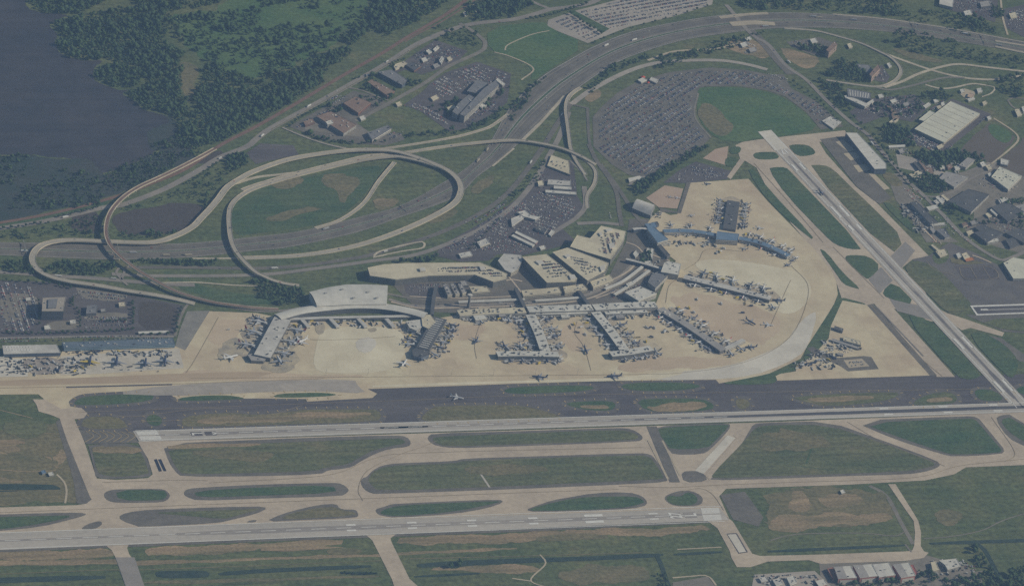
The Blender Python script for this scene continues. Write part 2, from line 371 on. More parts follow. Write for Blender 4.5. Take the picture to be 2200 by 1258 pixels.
ROADS = [  # name, survey line, width m, material, level
 ('access_road', '270,574 400,574 550,576 650,570 750,556 812,543 925,507 1000,475 1060,440 1100,405 1132,365 1165,318 1195,270 1228,220', 15, asph, 3),
 ('access_road', '240,588 330,592 550,590 690,575 800,560 900,545 1000,507 1060,475 1110,435 1150,385 1182,330 1203,290 1222,240', 15, roadg, 3),
 ('access_road', '-150,582 0,584 110,592 200,597 330,608 420,612', 17, roadg, 3),
 ('slip_road', '413,555 550,554 600,552', 8, rampc, 4),
 ('slip_road', '1058,357 1105,318', 6, rampc, 4),
 ('slip_road', '1123,301 1163,262 1213,206', 9, rampc, 4),
 ('industrial_road', '-150,512 0,490 100,474 225,445 262,440 350,407 425,367 475,337 530,315 550,299 583,275 675,225 750,183 825,140 900,93 975,62 1025,50 1100,42 1150,30 1183,20 1225,15 1275,4 1330,-30', 19, roadg, 3),
 ('crossroad', '1105,-30 1138,0 1183,20', 12, roadg, 3),
 ('hotel_road', '987,50 1013,65 1038,85 1042,98 1030,112 963,143 913,178 863,206 840,219 765,260', 13, asphl, 4),
 ('hotel_road', '748,188 775,193 805,205 835,216', 8, asphl, 4),
 ('field_track', '1085,108 1092,96 1140,75 1180,66', 4, conc, 4),
 ('field_track', '1062,112 1098,122 1146,147 1120,172', 5, conc, 4),
 ('lot_road', '1228,224 1263,198 1313,170 1363,148 1413,135 1475,130 1550,130 1608,139 1650,150', 17, concg, 4),
 ('lot_road', '1392,130 1438,113 1475,108 1538,105 1575,95 1600,86', 9, conc, 4),
 ('arterial_road', '1560,10 1613,72 1650,95 1688,140 1733,172 1775,215 1825,260 1863,288 1883,312 1925,358 1950,388 1988,423 2025,460 2063,500 2100,530 2145,556 2165,556 2200,541 2260,510', 13, roadg, 4),
 ('arterial_road', '1605,60 1640,92 1672,130 1700,160', 28, asph, 3),
 ('slip_road', '1895,113 1950,133 2000,150 2050,163 2100,170 2150,169 2260,152', 11, rampc, 4),
 ('slip_road', '1900,188 1938,175 1975,158 2025,143 2063,138 2125,145 2260,160', 11, rampc, 5),
 ('slip_road', '1880,187 1913,193 1963,183 2000,173 2038,166 2075,168', 9, asphl, 4),
 ('slip_road', '1988,182 2020,190 2050,188 2088,180 2118,183', 8, rampc, 4),
 ('slip_road', '2118,183 2137,188 2130,200 2110,208', 5, rampc, 4),
 ('lane', '2135,254 2175,280 2188,298 2172,318 2130,352', 6, conc, 4),
 ('lane', '2150,0 2155,40 2165,75', 6, conc, 4),
 ('lane', '2165,215 2180,210 2215,216 2215,236 2180,232 2165,215', 6, asphl, 4),
 ('road', '-150,728 0,726 200,722 376,722', 10, roadg, 4),
 ('road', '376,722 385,690 397,662 405,652', 7, asphl, 4),
 ('service_road', '262,600 250,585 258,574 268,580 262,600 275,612', 7, roadg, 5),
 ('service_road', '345,607 420,606 500,612 560,614', 6, rampc, 5),
 ('service_road', '803,550 815,540 860,528 905,519 912,525 905,533 860,540 800,553', 6, rampc, 5),
 ('terminal_road', '470,655 560,668 640,662 700,640', 9, roadg, 4),
 ('departure_road', '840,648 900,661 985,660 1130,655 1255,643 1325,612 1372,575', 6, taxi, 5),
 ('departure_road', '880,636 985,640 1140,633 1235,620 1290,602', 5, taxi, 5),
 ('departure_road', '1262,612 1310,602 1350,582 1372,558', 6, taxi, 5), ('departure_road', '1280,640 1330,622 1375,592 1395,570', 5, taxi, 5),
 ('departure_road', '1395,545 1425,555 1440,560', 6, taxi, 5), ('departure_road', '1345,520 1370,530 1395,560', 5, taxi, 5), ('departure_road', '1000,600 1060,606 1100,600 1122,604', 6, taxi, 5), ('departure_road', '1090,590 1108,612 1130,640', 5, taxi, 5),
 ('terminal_road', '835,642 880,655 935,658 985,655 1140,649 1250,636 1315,606 1365,565', 12, roadg, 4),
 ('terminal_road', '830,630 900,642 985,644 1140,637 1240,622 1300,600', 9, asphl, 4),
 ('terminal_road', '1255,400 1258,440 1240,466 1208,487 1180,505', 14, roadg, 4),
 ('terminal_road', '1265,310 1282,345 1310,385 1325,415 1330,450 1336,485', 12, asph, 4),
 ('terminal_road', '1290,352 1322,395 1345,430 1360,455 1385,485', 12, asph, 4),
 ('terminal_road', '1240,480 1290,478 1330,482', 16, roadg, 4),
 ('lot_road', '1500,200 1493,250 1528,297', 6, asphl, 4),
 ('lot_road', '1352,398 1365,385 1390,378', 8, roadg, 4),
 ('frontage_road', '1262,230 1266,300 1276,340', 8, asph, 4),
 ('frontage_road', '1232,225 1262,232', 8, asph, 5),
 ('path', '1225,345 1250,370 1262,388', 5, roadg, 3),
 ('rail_track', '-150,497 0,478 125,455 250,422 330,392 400,362 470,314 550,272 620,232 700,184 765,146 825,112 870,83 913,58 960,30 1012,-8', 12, rail_m, 3),
 ('rail_track', '1080,-40 960,40 900,72 870,90', 5, rail_m, 2),
 ('road_median', '583,278 675,228 750,186 825,143 900,96', 2.5, grasso, 5),
 ('lane', '1990,421 2012,422 2041,414 2065,400 2089,382 2127,366', 8, roadg, 4),
 ('path', '122,1018 138,1035 143,1055 140,1080', 5, conc, 3),
 ('path', '1655,1160 1690,1150 1740,1145 1850,1144 1920,1150 1942,1142', 3.5, asphl, 3),
 ('path', '1985,1156 2045,1151 2110,1138 2160,1115 2260,1085', 3.5, asphl, 3),
 ('path', '1160,1190 1172,1210 1140,1245 1180,1262', 4, conc, 3),
 ('path', '1100,1241 1142,1247', 4, conc, 3),
 ('path', '1945,1168 1958,1185', 5, asphl, 3),
 ('path', '1868,1042 1905,1065 1935,1120 1962,1168', 11, asphl, 1),
 ('path', '1455,1179 1550,1174', 4, conc, 3),
 ('path', '2030,1240 2075,1232 2115,1225', 5, asphl, 3),
 ('path', '2020,1240 2035,1262', 5, asphl, 3),
 ('path', '0,1232 230,1223 260,1225', 3.5, grasso, 2), ('path', '300,1223 550,1214 820,1203', 3.5, grasso, 2), ('path', '880,1199 1100,1194 1380,1186', 3.5, grasso, 2),
 ('path', '1445,1240 1480,1237 1520,1236 1540,1258', 5, conc, 3),
]
for nm, s, w, m, z in ROADS: ribbon(nm, s, w, m, Z[z], 12)

# ================================================================ airfield
APRON = '-150,768 0,765 130,762 136,748 373,742 398,752 450,668 552,672 640,690 900,690 985,676 1130,668 1270,668 1405,662 1430,600 1452,560 1400,520 1385,490 1397,470 1418,452 1440,462 1455,460 1475,393 1608,384 1650,433 1745,530 1788,583 1797,606 1800,632 1791,655 1733,745 1720,770 1650,803 1590,815 1545,823 1538,815 1300,818 1100,824 790,835 810,845 800,854 660,862 657,856 545,855 380,857 364,845 225,846 175,856 158,866 172,873 132,879 95,857 82,846 0,847 -150,850'
ground('airport_apron', APRON, concp, Z[3])
ground('asphalt_field', '130,878 172,872 158,864 225,845 365,843 380,856 545,854 660,860 800,853 790,834 1100,823 1538,814 1660,812 1672,800 2010,800 2045,806 2125,806 2270,800 2270,870 2170,864 1650,886 1100,903 550,918 285,927 172,924 187,890', asphd, Z[2])
ground('asphalt_field', '170,923 285,926 298,950 185,953', asph, Z[3])
ground('pale_slab', '690,705 760,700 850,703 872,725 868,770 830,800 700,802 672,790 678,745', mat('cream_concrete', (.60,.54,.40), (.70,.65,.50), .012, 9, grain=.05, cells=.05, cellsize=38), Z[4], 1)
ground('pale_slab', '765,728 800,722 812,740 790,760 765,750', concw, Z[5], 1)
ground('pale_slab', '1490,560 1560,555 1700,578 1740,600 1745,640 1700,680 1650,660 1600,620 1500,580', mat('cream_concrete', (1,1,1)), Z[4], 2)
ground('pale_slab', '1405,817 1405,804 1480,796 1570,785 1640,760 1688,736 1712,700 1735,676 1758,668 1738,740 1716,766 1650,797 1590,810 1538,814', concw, Z[4], 1)
ground('pale_slab', '-150,770 10,768 60,770 60,808 -150,812', concw, Z[4])
ground('pale_slab', '130,765 385,748 395,790 200,803 130,805', mat('cargo_concrete', (.46,.43,.37), (.58,.54,.47), .02, 9, grain=.1), Z[4])
ground('worn_slab', '-150,822 200,810 420,800 600,797 545,812 380,820 100,826 -150,830', mat('rusty_concrete', (.40,.31,.22), (.50,.40,.28), .01, 8, grain=.06, stretch=(.3,1,1)), Z[4], 1)
ground('worn_slab', '365,826 550,818 762,813 768,828 790,845 700,840 600,840 500,845 370,850 230,845', concg, Z[4], 1)
ground('worn_slab', '40,770 130,765 140,800 60,806', mat('dirty_yard', (.25,.22,.20), (.38,.34,.30), .03, 8, grain=.2), Z[5], 1)
for s in ('675,690 700,692 690,720 678,712', '590,740 640,745 650,770 620,800 570,800 560,785 590,770', '790,705 810,703 806,713 792,712', '470,745 520,720 530,760 500,775 465,772', '600,715 640,700 655,730 630,760 600,755'):
    ground('oil_stained_slab', s, mat('stained_concrete', (.27,.25,.22), (.46,.40,.29), .03, 9, grain=.12, lo=.3, hi=.6), Z[5], 2)
ground('ramp_pad', '1388,425 1428,398 1468,405 1455,448 1415,445', mat('pink_concrete', (.43,.32,.25), (.48,.37,.28), .02, 6, grain=.05), Z[4])
ground('ramp_pad', '1510,340 1537,320 1565,314 1560,355', mat('pink_concrete', (1,1,1)), Z[3])
ground('worn_slab', '1455,455 1475,392 1484,392 1463,458 1420,455 1416,446', asph, Z[5])
# concrete taxi sheet round the crossing runway
C17 = '1595,305 1628,300 1660,296 1815,280 1825,300 1760,305 1775,330 1840,402 1883,435 1995,549 1978,553 1962,556 1938,575 1985,620 2000,655 2035,672 2075,685 2158,714 2153,722 2085,704 2066,709 2040,690 2000,690 1920,662 2052,809 2013,809 1878,652 1860,656 1808,640 1797,607 1788,583 1700,480 1650,408 1625,360 1600,345 1570,385 1562,380 1590,340 1580,312'
ground('taxiway', C17, taxi, Z[3])
ground('asphalt_field', '1945,519 1966,538 1937,575 1914,550', mat('grey_taxiway', (.25,.235,.22), (.31,.285,.265), .02, 8, grain=.08), Z[4])
ground('asphalt_field', '1893,573 1918,602 1890,630 1866,600', mat('grey_taxiway', (1,1,1)), Z[4])
ground('asphalt_field', '1910,640 1990,660 2005,688 1928,668', mat('grey_taxiway', (1,1,1)), Z[4])
ground('asphalt_field', '1762,299 1815,292 1868,370 1915,425 1890,438 1880,432 1840,400', asph, Z[4])
for s in ('1795,305 1812,300 1838,322 1822,326', '1812,330 1838,326 1848,338 1828,345', '1833,355 1870,352 1880,362 1845,370', '1865,372 1875,370 1912,405 1900,408'): ground('ramp_pad', s, conc, Z[5])
ground('asphalt_field', '1960,557 1995,549 2040,520 2100,545 2200,600 2270,640 2270,652 2080,656 2030,620', mat('east_asphalt', (.12,.11,.112), (.17,.155,.145), .02, 8, grain=.12), Z[2])
ground('asphalt_field', '2050,572 2132,568 2147,600 2072,602', asphd, Z[3])
ground('asphalt_field', '2075,676 2270,672 2270,720 2200,715 2158,712', asph, Z[2])
for s in ('2000,545 2035,530 2040,560 2010,570',): ground('field_grass', s, grass, Z[3], 1)
ground('asphalt_field', '2100,715 2150,725 2200,760 2270,770 2270,790 2190,775 2140,740', asph, Z[1])
ground('cargo_pad', '1810,645 1863,655 1998,806 1670,817 1665,804 1710,797 1710,785 1745,765 1780,727 1785,700', concp, Z[4])
ground('asphalt_field', '1863,655 1876,652 2013,806 1998,806', asph, Z[5])
ground('asphalt_field', '1733,748 1745,744 1800,768 1856,764 1872,766 1888,792 1822,797 1806,786 1745,758', asph, Z[5])
ground('ramp_pad', '1812,773 1852,770 1868,786 1824,790', conc, Z[6])
# the southern taxiways: one sheet, islands above
S1 = '297,948 550,941 1100,924 1650,906 2188,885 2270,880 2270,995 2200,998 2075,1003 2050,1018 1987,1031 1825,1040 1650,1046 1560,1049 1545,1065 1568,1116 1546,1092 1100,1107 550,1125 0,1145 -150,1150 -150,1092 0,1089 165,1084 185,1081 197,1072 193,1066 143,943 128,898 108,890 83,883 78,868 70,857 95,857 132,878 172,873 188,887 180,897 160,900 180,945 208,1027 250,1030 318,1026 328,1018 318,985 297,950'
ground('taxiway', S1, taxi, Z[3])
ISL = [ # the verges and grass islands: outline, how asphalt shows
 '206,1026 203,1010 193,968 188,953 297,951 318,985 326,1018 319,1024 250,1028',
 '349,952 550,944 700,938 850,934 874,937 884,950 878,959 838,963 808,973 775,990 758,1002 730,1007 705,1009 690,1018 550,1022 390,1023 378,1013 363,993',
 '918,938 930,930 1100,926 1330,918 1358,921 1378,933 1382,942 1370,948 1100,958 975,962 938,957 922,948',
 '774,1036 778,1026 789,1023 800,1010 820,999 850,994 975,990 995,984 1100,981 1375,972 1398,975 1408,985 1433,1025 1434,1034 1375,1038 1100,1050 813,1060 798,1059 782,1050',
 '223,1063 226,1056 240,1051 262,1050 330,1049 352,1050 362,1057 366,1064 360,1073 348,1078 300,1079 258,1079 238,1077 227,1071',
 '394,1059 400,1050 420,1047 550,1040 713,1036 735,1038 750,1050 747,1057 733,1065 550,1070 425,1075 400,1066',
 '-150,1109 0,1104 100,1101 172,1100 187,1103 178,1108 140,1118 90,1130 0,1140 -150,1146',
 '253,1110 270,1100 325,1093 550,1086 577,1090 550,1103 500,1115 466,1123 300,1131 290,1127 270,1121',
 '175,1134 185,1126 210,1118 220,1120 218,1127 205,1135 180,1137',
 '527,1121 540,1116 553,1116 548,1121',
 '568,1120 605,1103 650,1091 688,1083 723,1081 729,1091 745,1094 765,1093 771,1106 765,1111 650,1116',
 '806,1093 820,1089 838,1083 850,1081 1073,1071 1083,1078 1046,1091 975,1103 850,1111 820,1107 810,1102',
 '1129,1094 1150,1086 1188,1073 1225,1067 1275,1058 1350,1056 1380,1064 1392,1078 1383,1088 1325,1094 1150,1099',
 '1427,1068 1435,1061 1460,1053 1485,1053 1506,1063 1511,1073 1506,1083 1485,1087 1450,1086 1433,1078',
 '1408,925 1415,916 1463,911 1565,908 1570,915 1560,930 1525,966 1508,975 1447,976 1437,965 1413,938',
 '1590,946 1615,910 1650,907 1780,904 1890,943 2012,988 2021,998 2010,1006 1985,1013 1950,1018 1800,1022 1650,1028 1525,1031 1515,1022',
 '1830,903 2075,893 2100,895 2113,910 2140,943 2160,967 2150,975 2050,980 2025,975 1925,944',
 '2138,899 2150,891 2175,889 2270,965 2270,990 2200,957 2165,940']
GI = [ # the grass inside those outlines
 (0,'213,1018 206,1003 200,976 196,960 200,962 290,958 308,978 318,1008 320,1018 250,1024',grassm),
 (1,'358,960 550,952 850,940 868,944 872,952 838,957 800,967 768,984 750,996 700,1003 680,1011 550,1015 395,1018 384,1010 372,993',grassm),
 (2,'928,942 940,937 1100,931 1330,922 1362,929 1374,938 1360,945 1100,954 960,958 940,953',grassm),
 (3,'797,1040 790,1030 800,1014 822,1003 850,999 975,995 1000,988 1370,977 1395,980 1404,990 1426,1022 1424,1028 1375,1031 1100,1043 813,1054',grassm),
 (4,'248,1052 350,1051 360,1060 355,1070 340,1074 255,1074',grassd),
 (5,'415,1054 550,1046 715,1041 725,1058 550,1064 425,1068',grassd),
 (6,'-150,1116 0,1109 100,1107 165,1106 100,1122 0,1137 -150,1143',grassd),
 (7,'320,1100 400,1098 550,1092 565,1091 500,1109 480,1114 400,1107',grassm),
 (10,'600,1114 625,1101 688,1089 722,1088 740,1097 762,1098 765,1106 650,1113',grasso),
 (11,'815,1100 835,1089 880,1083 1070,1075 1074,1078 975,1099 850,1108 825,1105',grassd),
 (12,'1134,1093 1190,1078 1230,1070 1275,1066 1363,1065 1380,1072 1386,1080 1325,1092 1150,1097',grassd),
 (13,'1431,1068 1440,1063 1462,1067 1475,1056 1490,1060 1500,1070 1495,1081 1480,1085 1450,1084 1435,1077',grassd),
 (14,'1412,925 1418,919 1463,915 1562,911 1566,916 1535,948 1520,962 1440,965 1430,950',grassd),
 (15,'1602,944 1622,918 1650,912 1780,912 1885,947 1998,988 2010,997 2000,1002 1950,1012 1650,1022 1535,1027 1527,1020',grassm),
 (16,'1850,908 2075,898 2095,900 2106,912 2134,945 2154,967 2145,972 2052,976 2028,971 1930,938',grassd),
 (17,'2148,901 2175,894 2270,970 2270,980 2200,948 2165,925',grassd)]
for s in ISL: ground('taxiway_shoulder', s, asph, Z[4], 1)
for i, s, m in GI: ground('grass_island', s, m, Z[5], 1)
# northern islands
for s in ('1617,333 1625,327 1660,326 1668,328 1676,340 1650,343 1625,342', '1693,314 1705,310 1735,311 1750,322 1752,330 1740,334 1713,336',
          '1560,337 1585,337 1580,360 1556,356', '1570,315 1594,315 1588,331 1567,330'): ground('grass_island', s, grassd, Z[5], 1)
for s, m in (('1650,362 1665,359 1688,359 1700,370 1858,535 1825,535 1795,525 1775,508 1690,420', grassd),
          ('1734,355 1770,354 1790,363 1825,398 1875,445 1945,516 1914,549', grassm), ('1815,550 1830,547 1868,550 1893,573 1868,598 1860,598 1820,563', grassd),
          ('1758,533 1775,540 1810,585 1850,621 1835,618 1812,610 1795,585', grassd), ('1605,365 1620,362 1650,405 1748,508 1743,515 1650,433', grassd),
          ('1920,603 1972,656 1905,640 1895,626', grassd), ('1938,673 2000,686 2108,805 2098,812 2080,815 2055,808', grassd),
          ('1940,578 1960,558 1995,565 2030,590 2075,640 2090,655 2060,676 2035,672 1990,628', grassm), ('2078,718 2110,712 2160,740 2190,775 2180,812 2160,806', grassd),
          ('1893,434 1915,436 1971,494 1960,500', grassd), ('1800,636 1855,650 1863,656 1810,646 1785,700 1780,727 1745,765 1725,775 1733,745 1793,652', grassd),
          ('1545,823 1590,815 1650,803 1710,785 1710,797 1665,804 1670,816 1660,824 1600,826', grassd), ('2094,686 2270,680 2270,708 2170,712', grass),
          ('2040,550 2100,560 2120,566 2045,568', grasso)):
    ground('grass_verge', s, m, Z[5] if '1800,636' not in s else Z[3], 1)
ground('dead_grass', '1895,372 1918,369 1945,398 1920,402 1900,385', grasso, Z[3], 1)

JI = [ # islands of the dark asphalt field: outline, tan part
 ('156,867 170,855 190,850 312,844 332,848 325,860 250,868 175,870', grassd, None), ('380,855 425,849 488,848 522,853 525,857 390,861', grassd, None),
 ('583,852 600,845 650,843 700,843 728,847 700,851 620,854', grassd, None), ('173,921 180,895 250,893 270,908 275,920', grasso, None),
 ('312,900 325,888 343,893 350,905 340,915 322,912', grassd, None),
 ('390,912 393,895 450,888 500,886 550,891 640,882 645,879 800,878 815,882 820,895 810,905 550,913 400,916', grasso, '405,908 460,892 550,893 650,886 790,884 800,890 700,900 550,908'),
 ('908,892 925,878 940,871 1100,869 1150,876 1205,893 1200,897 1000,903 925,906 905,900', grasso, None),
 ('1080,838 1100,831 1200,827 1270,828 1278,834 1250,840 1150,845 1095,845', grassd, None), ('1330,830 1350,822 1450,820 1500,825 1505,832 1450,839 1363,839', grassd, None),
 ('1213,866 1238,862 1313,860 1325,870 1313,882 1263,880 1230,873', grassd, '1240,873 1260,869 1305,868 1310,878 1270,878'),
 ('1365,858 1425,855 1510,856 1535,868 1530,880 1450,885 1388,882', grassd, '1385,872 1430,866 1450,864 1515,862 1525,876 1450,882 1395,880'),
 ('1580,856 1605,856 1613,870 1595,880 1582,872', grasso, None), ('1700,853 1775,846 1900,842 1935,843 1920,855 1875,865 1775,873 1720,860', grassm, '1720,856 1780,852 1880,849 1870,858 1780,866'),
 ('1958,865 1995,845 2040,840 2060,855 2045,868 1975,871', grassm, '1985,862 2010,852 2045,852 2050,862 2010,866'), ('2093,840 2105,835 2138,838 2160,860 2113,861 2098,852', grassd, None), ('2180,838 2195,828 2260,826 2260,860 2205,850', grassd, None)]
ticks = MB(); shoul = mat('grey_shoulder', (.115,.104,.102), (.155,.142,.132), .02, 9, grain=.14)
for s, m, t in JI:
    rw = ccw([tuple(G(x, y, Z[3])[:2]) for x, y in chaikin(pts(s), 1)]); rw = inset(rw, -13); RB = MB(); _gz = (_gz+1) % 37; zz = Z[3]+_gz*.0025
    RB.add([(x, y, zz) for x, y in rw], [tuple(range(len(rw)))]); tag(RB.obj('painted_shoulder', shoul, loc=(rw[0][0], rw[0][1], zz)), kind='structure')
    ground('grass_island', s, m, Z[4], 1)
    if t: ground('dry_earth_patch', t, dirt, Z[5], 2)
    c = [Vector((*a, 0)) for a in ccw([tuple(G(x, y, Z[5])[:2]) for x, y in chaikin(pts(s), 1)])]
    c = resample(c+[c[0]], 26)
    for p, n in zip(c, sides(c)):
        q = p - n*9
        ticks.box((q.x, q.y, Z[5]+.1), (2.4, 8, .03), math.atan2(n.y, n.x)+math.pi/2)
tag(ticks.obj('taxiway_marking', yellow), kind='structure')
for s in ('410,812 1100,806 1400,803 1480,798 1560,787 1640,762 1700,720 1730,660 1735,610 1700,570', '1024,770 1020,740 1030,700 1050,680', '1270,795 1255,745 1235,715 1240,690', '610,710 660,728 760,728 850,722', '1600,540 1520,535 1500,560 1470,580',
          '-100,835 300,826 545,818 700,812', '170,885 500,872 900,858 1100,850 1600,842 2100,835', '1655,700 1690,620 1700,600', '1480,590 1440,610 1430,650', '300,905 550,895 650,870', '250,893 300,893 420,878 500,877', '1870,655 1970,760 2025,808', '1790,530 1850,590 1900,640',
          '400,800 420,770 470,680', '450,1036 700,1020 800,985 900,972 1380,960', '940,945 905,960 860,975 790,1010 770,1050 780,1075', '1330,1043 1440,1046 1560,1040 1700,1035 1960,1025 2060,1000 2200,985', '1450,1060 1500,1048 1530,1060 1555,1095', '1820,905 1900,950 2030,1000', '2130,895 2180,970 2160,990',
          '220,1035 400,1030 450,1032', '0,1100 300,1088 700,1073 1100,1058 1330,1050', '1620,350 1700,440 1770,522'):
    ribbon('taxiway_line', s, 1.3, mat('worn_line', (.34,.27,.17), (.29,.24,.17), .02, 3), Z[6])
# hatched yellow chevrons before the runway end
for k in range(7):
    x = 190+k*15
    ribbon('taxiway_marking', [(x-6, 925+.2*k), (x+11, 936), (x-8, 949)], 1.6, yellow, Z[6], 8)
ribbon('worn_slab', '143,831 370,825', 6, asphd, Z[6]); ribbon('worn_slab', '1885,660 1985,765', 4, roadg, Z[6])
ribbon('taxiway', '1450,1035 1400,915', 26, asph, Z[5]); 
for s, w in (('1393,945 1436,1030', 6), ('1423,945 1462,1022', 5)): ribbon('taxiway_edge', s, w, conc, Z[6])
ground('taxiway', '1415,944 1447,977 1508,976 1525,967 1563,933 1580,940 1512,1018 1530,1031 1480,1038 1450,1035', taxi, Z[4])
ground('asphalt_field', '1463,1012 1495,1010 1515,1018 1520,1033 1470,1036', asph, Z[6], 1)
ground('runway_overrun', '1493,1010 1512,1017 1580,940 1563,934', concw, Z[6])
ground('taxiway', '1575,934 1620,907 1595,950 1525,1030 1515,1020 1582,940', taxi, Z[5])
ribbon('service_road', '1030,1013 1052,1046', 5, concr, Z[6]); ribbon('service_road', '1036,1017 1050,1018', 3, concr, Z[6])
for s in ('331,986 337,985 348,1011 342,1012', '340,986 346,985 358,1011 352,1011'): ground('taxiway_sign_panel', s, mat('blue_black_paint', (.022,.024,.05)), Z[6])
ground('taxiway', '224,1167 278,1166 273,1176 278,1190 290,1205 308,1255 325,1300 285,1300 268,1253 248,1196 240,1181', taxi, Z[3])
ground('asphalt_field', '248,1196 289,1196 325,1300 285,1300', mat('grey_taxiway', (1,1,1)), Z[4])
ground('taxiway', '788,1149 850,1147 839,1155 841,1163 880,1242 898,1258 925,1300 860,1300 842,1243 800,1160', taxi, Z[3])
ground('taxiway', '1520,1118 1568,1114 1575,1120 1616,1188 1633,1193 1763,1190 1950,1183 1960,1181 1964,1171 1966,1143 1963,1118 1945,1093 1908,1039 1924,1039 1958,1093 1973,1118 1979,1143 1978,1171 1985,1183 1995,1186 1985,1197 1943,1204 1763,1210 1738,1202 1650,1205 1613,1217 1583,1217 1571,1196 1568,1183 1541,1133', taxi, Z[3])
ground('runway_overrun', '1561,1145 1583,1144 1607,1185 1587,1188', asphd, Z[5]); ground('runway_overrun', '1563,1147 1581,1146 1603,1184 1588,1186', concw, Z[6])
ground('asphalt_field', '1547,1062 1600,1055 1640,1110 1630,1130 1575,1115', asph, Z[2])
ground('asphalt_field', '128,900 145,945 193,1066 197,1072 185,1082 165,1080 158,1030 120,905', asph, Z[2])
# shoulders of runways
ground('runway_shoulder', '-150,1181 0,1177 550,1156 1100,1135 1520,1116 1530,1122 1100,1142 550,1163 0,1185 -150,1190', asph, Z[2])
# runways with edge bands, rubber and paint
def runway(tl, tr, br, bl, m, stripes, wear=None):
    ground('runway', [tl, tr, br, bl], m, Z[5])
    a, b = G(*tl, 0), G(*tr, 0); c, d = G(*br, 0), G(*bl, 0)
    s, e = a.lerp(d, .5), b.lerp(c, .5); n = (a-d).normalized(); w = (a-d).length; L = (e-s).length; u = (e-s)/L
    B = MB(); rz = math.atan2(u.y, u.x)
    for k in (-1, 1):
        q = s.lerp(e, .5)+n*k*(w/2-4); B.box((q.x, q.y, Z[6]), (L-8, 2.2, .05), rz)
    t = 70.0
    while t < L-60:
        if stripes: q = s+u*t; B.box((q.x, q.y, Z[6]), (36.6, 2.0, .05), rz)
        t += 61
    return B, s, e, u, n, w, L, rz
def paint(B): return tag(B.obj('runway_marking', white), kind='structure')
def wear(s, e, t0, t1, off, w, m, z=None):
    u = (e-s); n = Vector((-u.y, u.x, 0)).normalized()
    a, b = s+u*t0+n*off, s+u*t1+n*off; k = 24; r_ = random.Random(int(t0*1e4+off*10))
    pp = [a.lerp(b, i/k) for i in range(k+1)]
    up = [p+n*(w/2*(1-.5*abs(2*i/k-1)**3)+r_.uniform(-.8, .8)) for i, p in enumerate(pp)]; lo = [p-n*(w/2*(1-.5*abs(2*i/k-1)**3)+r_.uniform(-.8, .8)) for i, p in enumerate(pp)]
    B = MB(); zz = (Z[5]+.05 if z is None else z)+.088
    B.add([(p.x, p.y, zz) for p in lo+up[::-1]], [tuple(range(2*k+2))])
    tag(B.obj('tyre_mark', m, loc=pp[k//2]), kind='structure')
def glyph(txt, p, u, size, m=None, z=None):
    """painted characters whose top points along u"""
    cu = bpy.data.curves.new('glyph', 'FONT'); cu.body = txt; cu.size = size; cu.align_x = 'CENTER'; cu.align_y = 'CENTER'; cu.offset = size*.03
    o = bpy.data.objects.new('glyph', cu); link(o); bpy.context.view_layer.update()
    me = bpy.data.meshes.new_from_object(o.evaluated_get(bpy.context.evaluated_depsgraph_get())); bpy.data.objects.remove(o)
    me.materials.clear(); me.materials.append(m or white)
    q = bpy.data.objects.new('runway_number', me); link(q); q.location = (p.x, p.y, Z[7] if z is None else z)
    q.rotation_euler = (0, 0, math.atan2(u.y, u.x)-math.pi/2); q.scale = (1, 1.6, 1)
    return tag(q, kind='structure')
# south runway
B, s, e, u, n, w, L, rz = runway((-150, 1148), (1546, 1090.5), (1567, 1116), (-150, 1186.5), concr, True)
for px in (762, 893, 1022, 1154, 1413):
    p = s+u*((G(px, 1180-px*.0385, 0)-s).dot(u))
    for k in (-1, 1): q = p+n*k*12; B.box((q.x, q.y, Z[6]), (23, 7 if px < 1413 else 5, .05), rz)
p = s+u*((G(1275, 1112, 0)-s).dot(u))
for k in (-1, 1): q = p+n*k*14; B.box((q.x, q.y, Z[6]), (46, 10, .05), rz)
for k in range(-5, 6):
    if k: q = e-u*34+n*(k*5.2); B.box((q.x, q.y, Z[6]), (46, 3.9, .05), rz)
paint(B)
for t0, t1, m, wd in ((.30, .62, rubber2, 20), (.45, .97, rubber2, 16), (.5, .95, rubber, 10), (.0, .3, rubber2, 8)): wear(s, e, t0, t1, 0, wd, m, Z[5]+.03+wd*.002)
bx = MB()
for t_ in (88, 125): q = e-u*t_; bx.box((q.x, q.y, Z[6]+.06), (30, 26, .05), rz)
tag(bx.obj('runway_marking', rubber2), kind='structure')
glyph('L', e-u*86, -u, 26); glyph('27', e-u*124, -u, 26)
# middle runway
B, s, e, u, n, w, L, rz = runway((285, 925), (2300, 860.5), (2300, 881.5), (299, 948), concr, False)
for t in np.arange(90, L-60, 61):
    if t < 1500: q = s+u*t; B.box((q.x, q.y, Z[6]), (36, 2.0, .05), rz)
for px in (1900, 2030, 2140):
    p = s+u*((G(px, 878, 0)-s).dot(u))
    for k in (-1, 1): q = p+n*k*14; B.box((q.x, q.y, Z[6]), (24, 6, .05), rz)
for k in range(-5, 6):
    if k: q = s+u*32+n*(k*4.6); B.box((q.x, q.y, Z[6]), (52, 3.8, .05), rz)
paint(B)
wear(s, e, .25, .5, 0, 12, rubber2, Z[5]+.03); wear(s, e, .44, .99, 0, 14, rubber2, Z[5]+.04); wear(s, e, .5, .72, 0, 8, rubber); wear(s, e, .66, 1.0, 0, 15, rubberd, Z[5]+.09); wear(s, e, .58, .8, 0, 9, rubberd, Z[5]+.075); wear(s, e, .02, .3, 0, 12, rubber2, Z[5]+.03)
bx = MB(); 
for t_ in (150, 185): q = s+u*t_; bx.box((q.x, q.y, Z[6]+.06), (28, 18, .05), rz)
tag(bx.obj('runway_marking', asphd), kind='structure')
glyph('L', s+u*150, u, 22); glyph('9', s+u*185, u, 22)
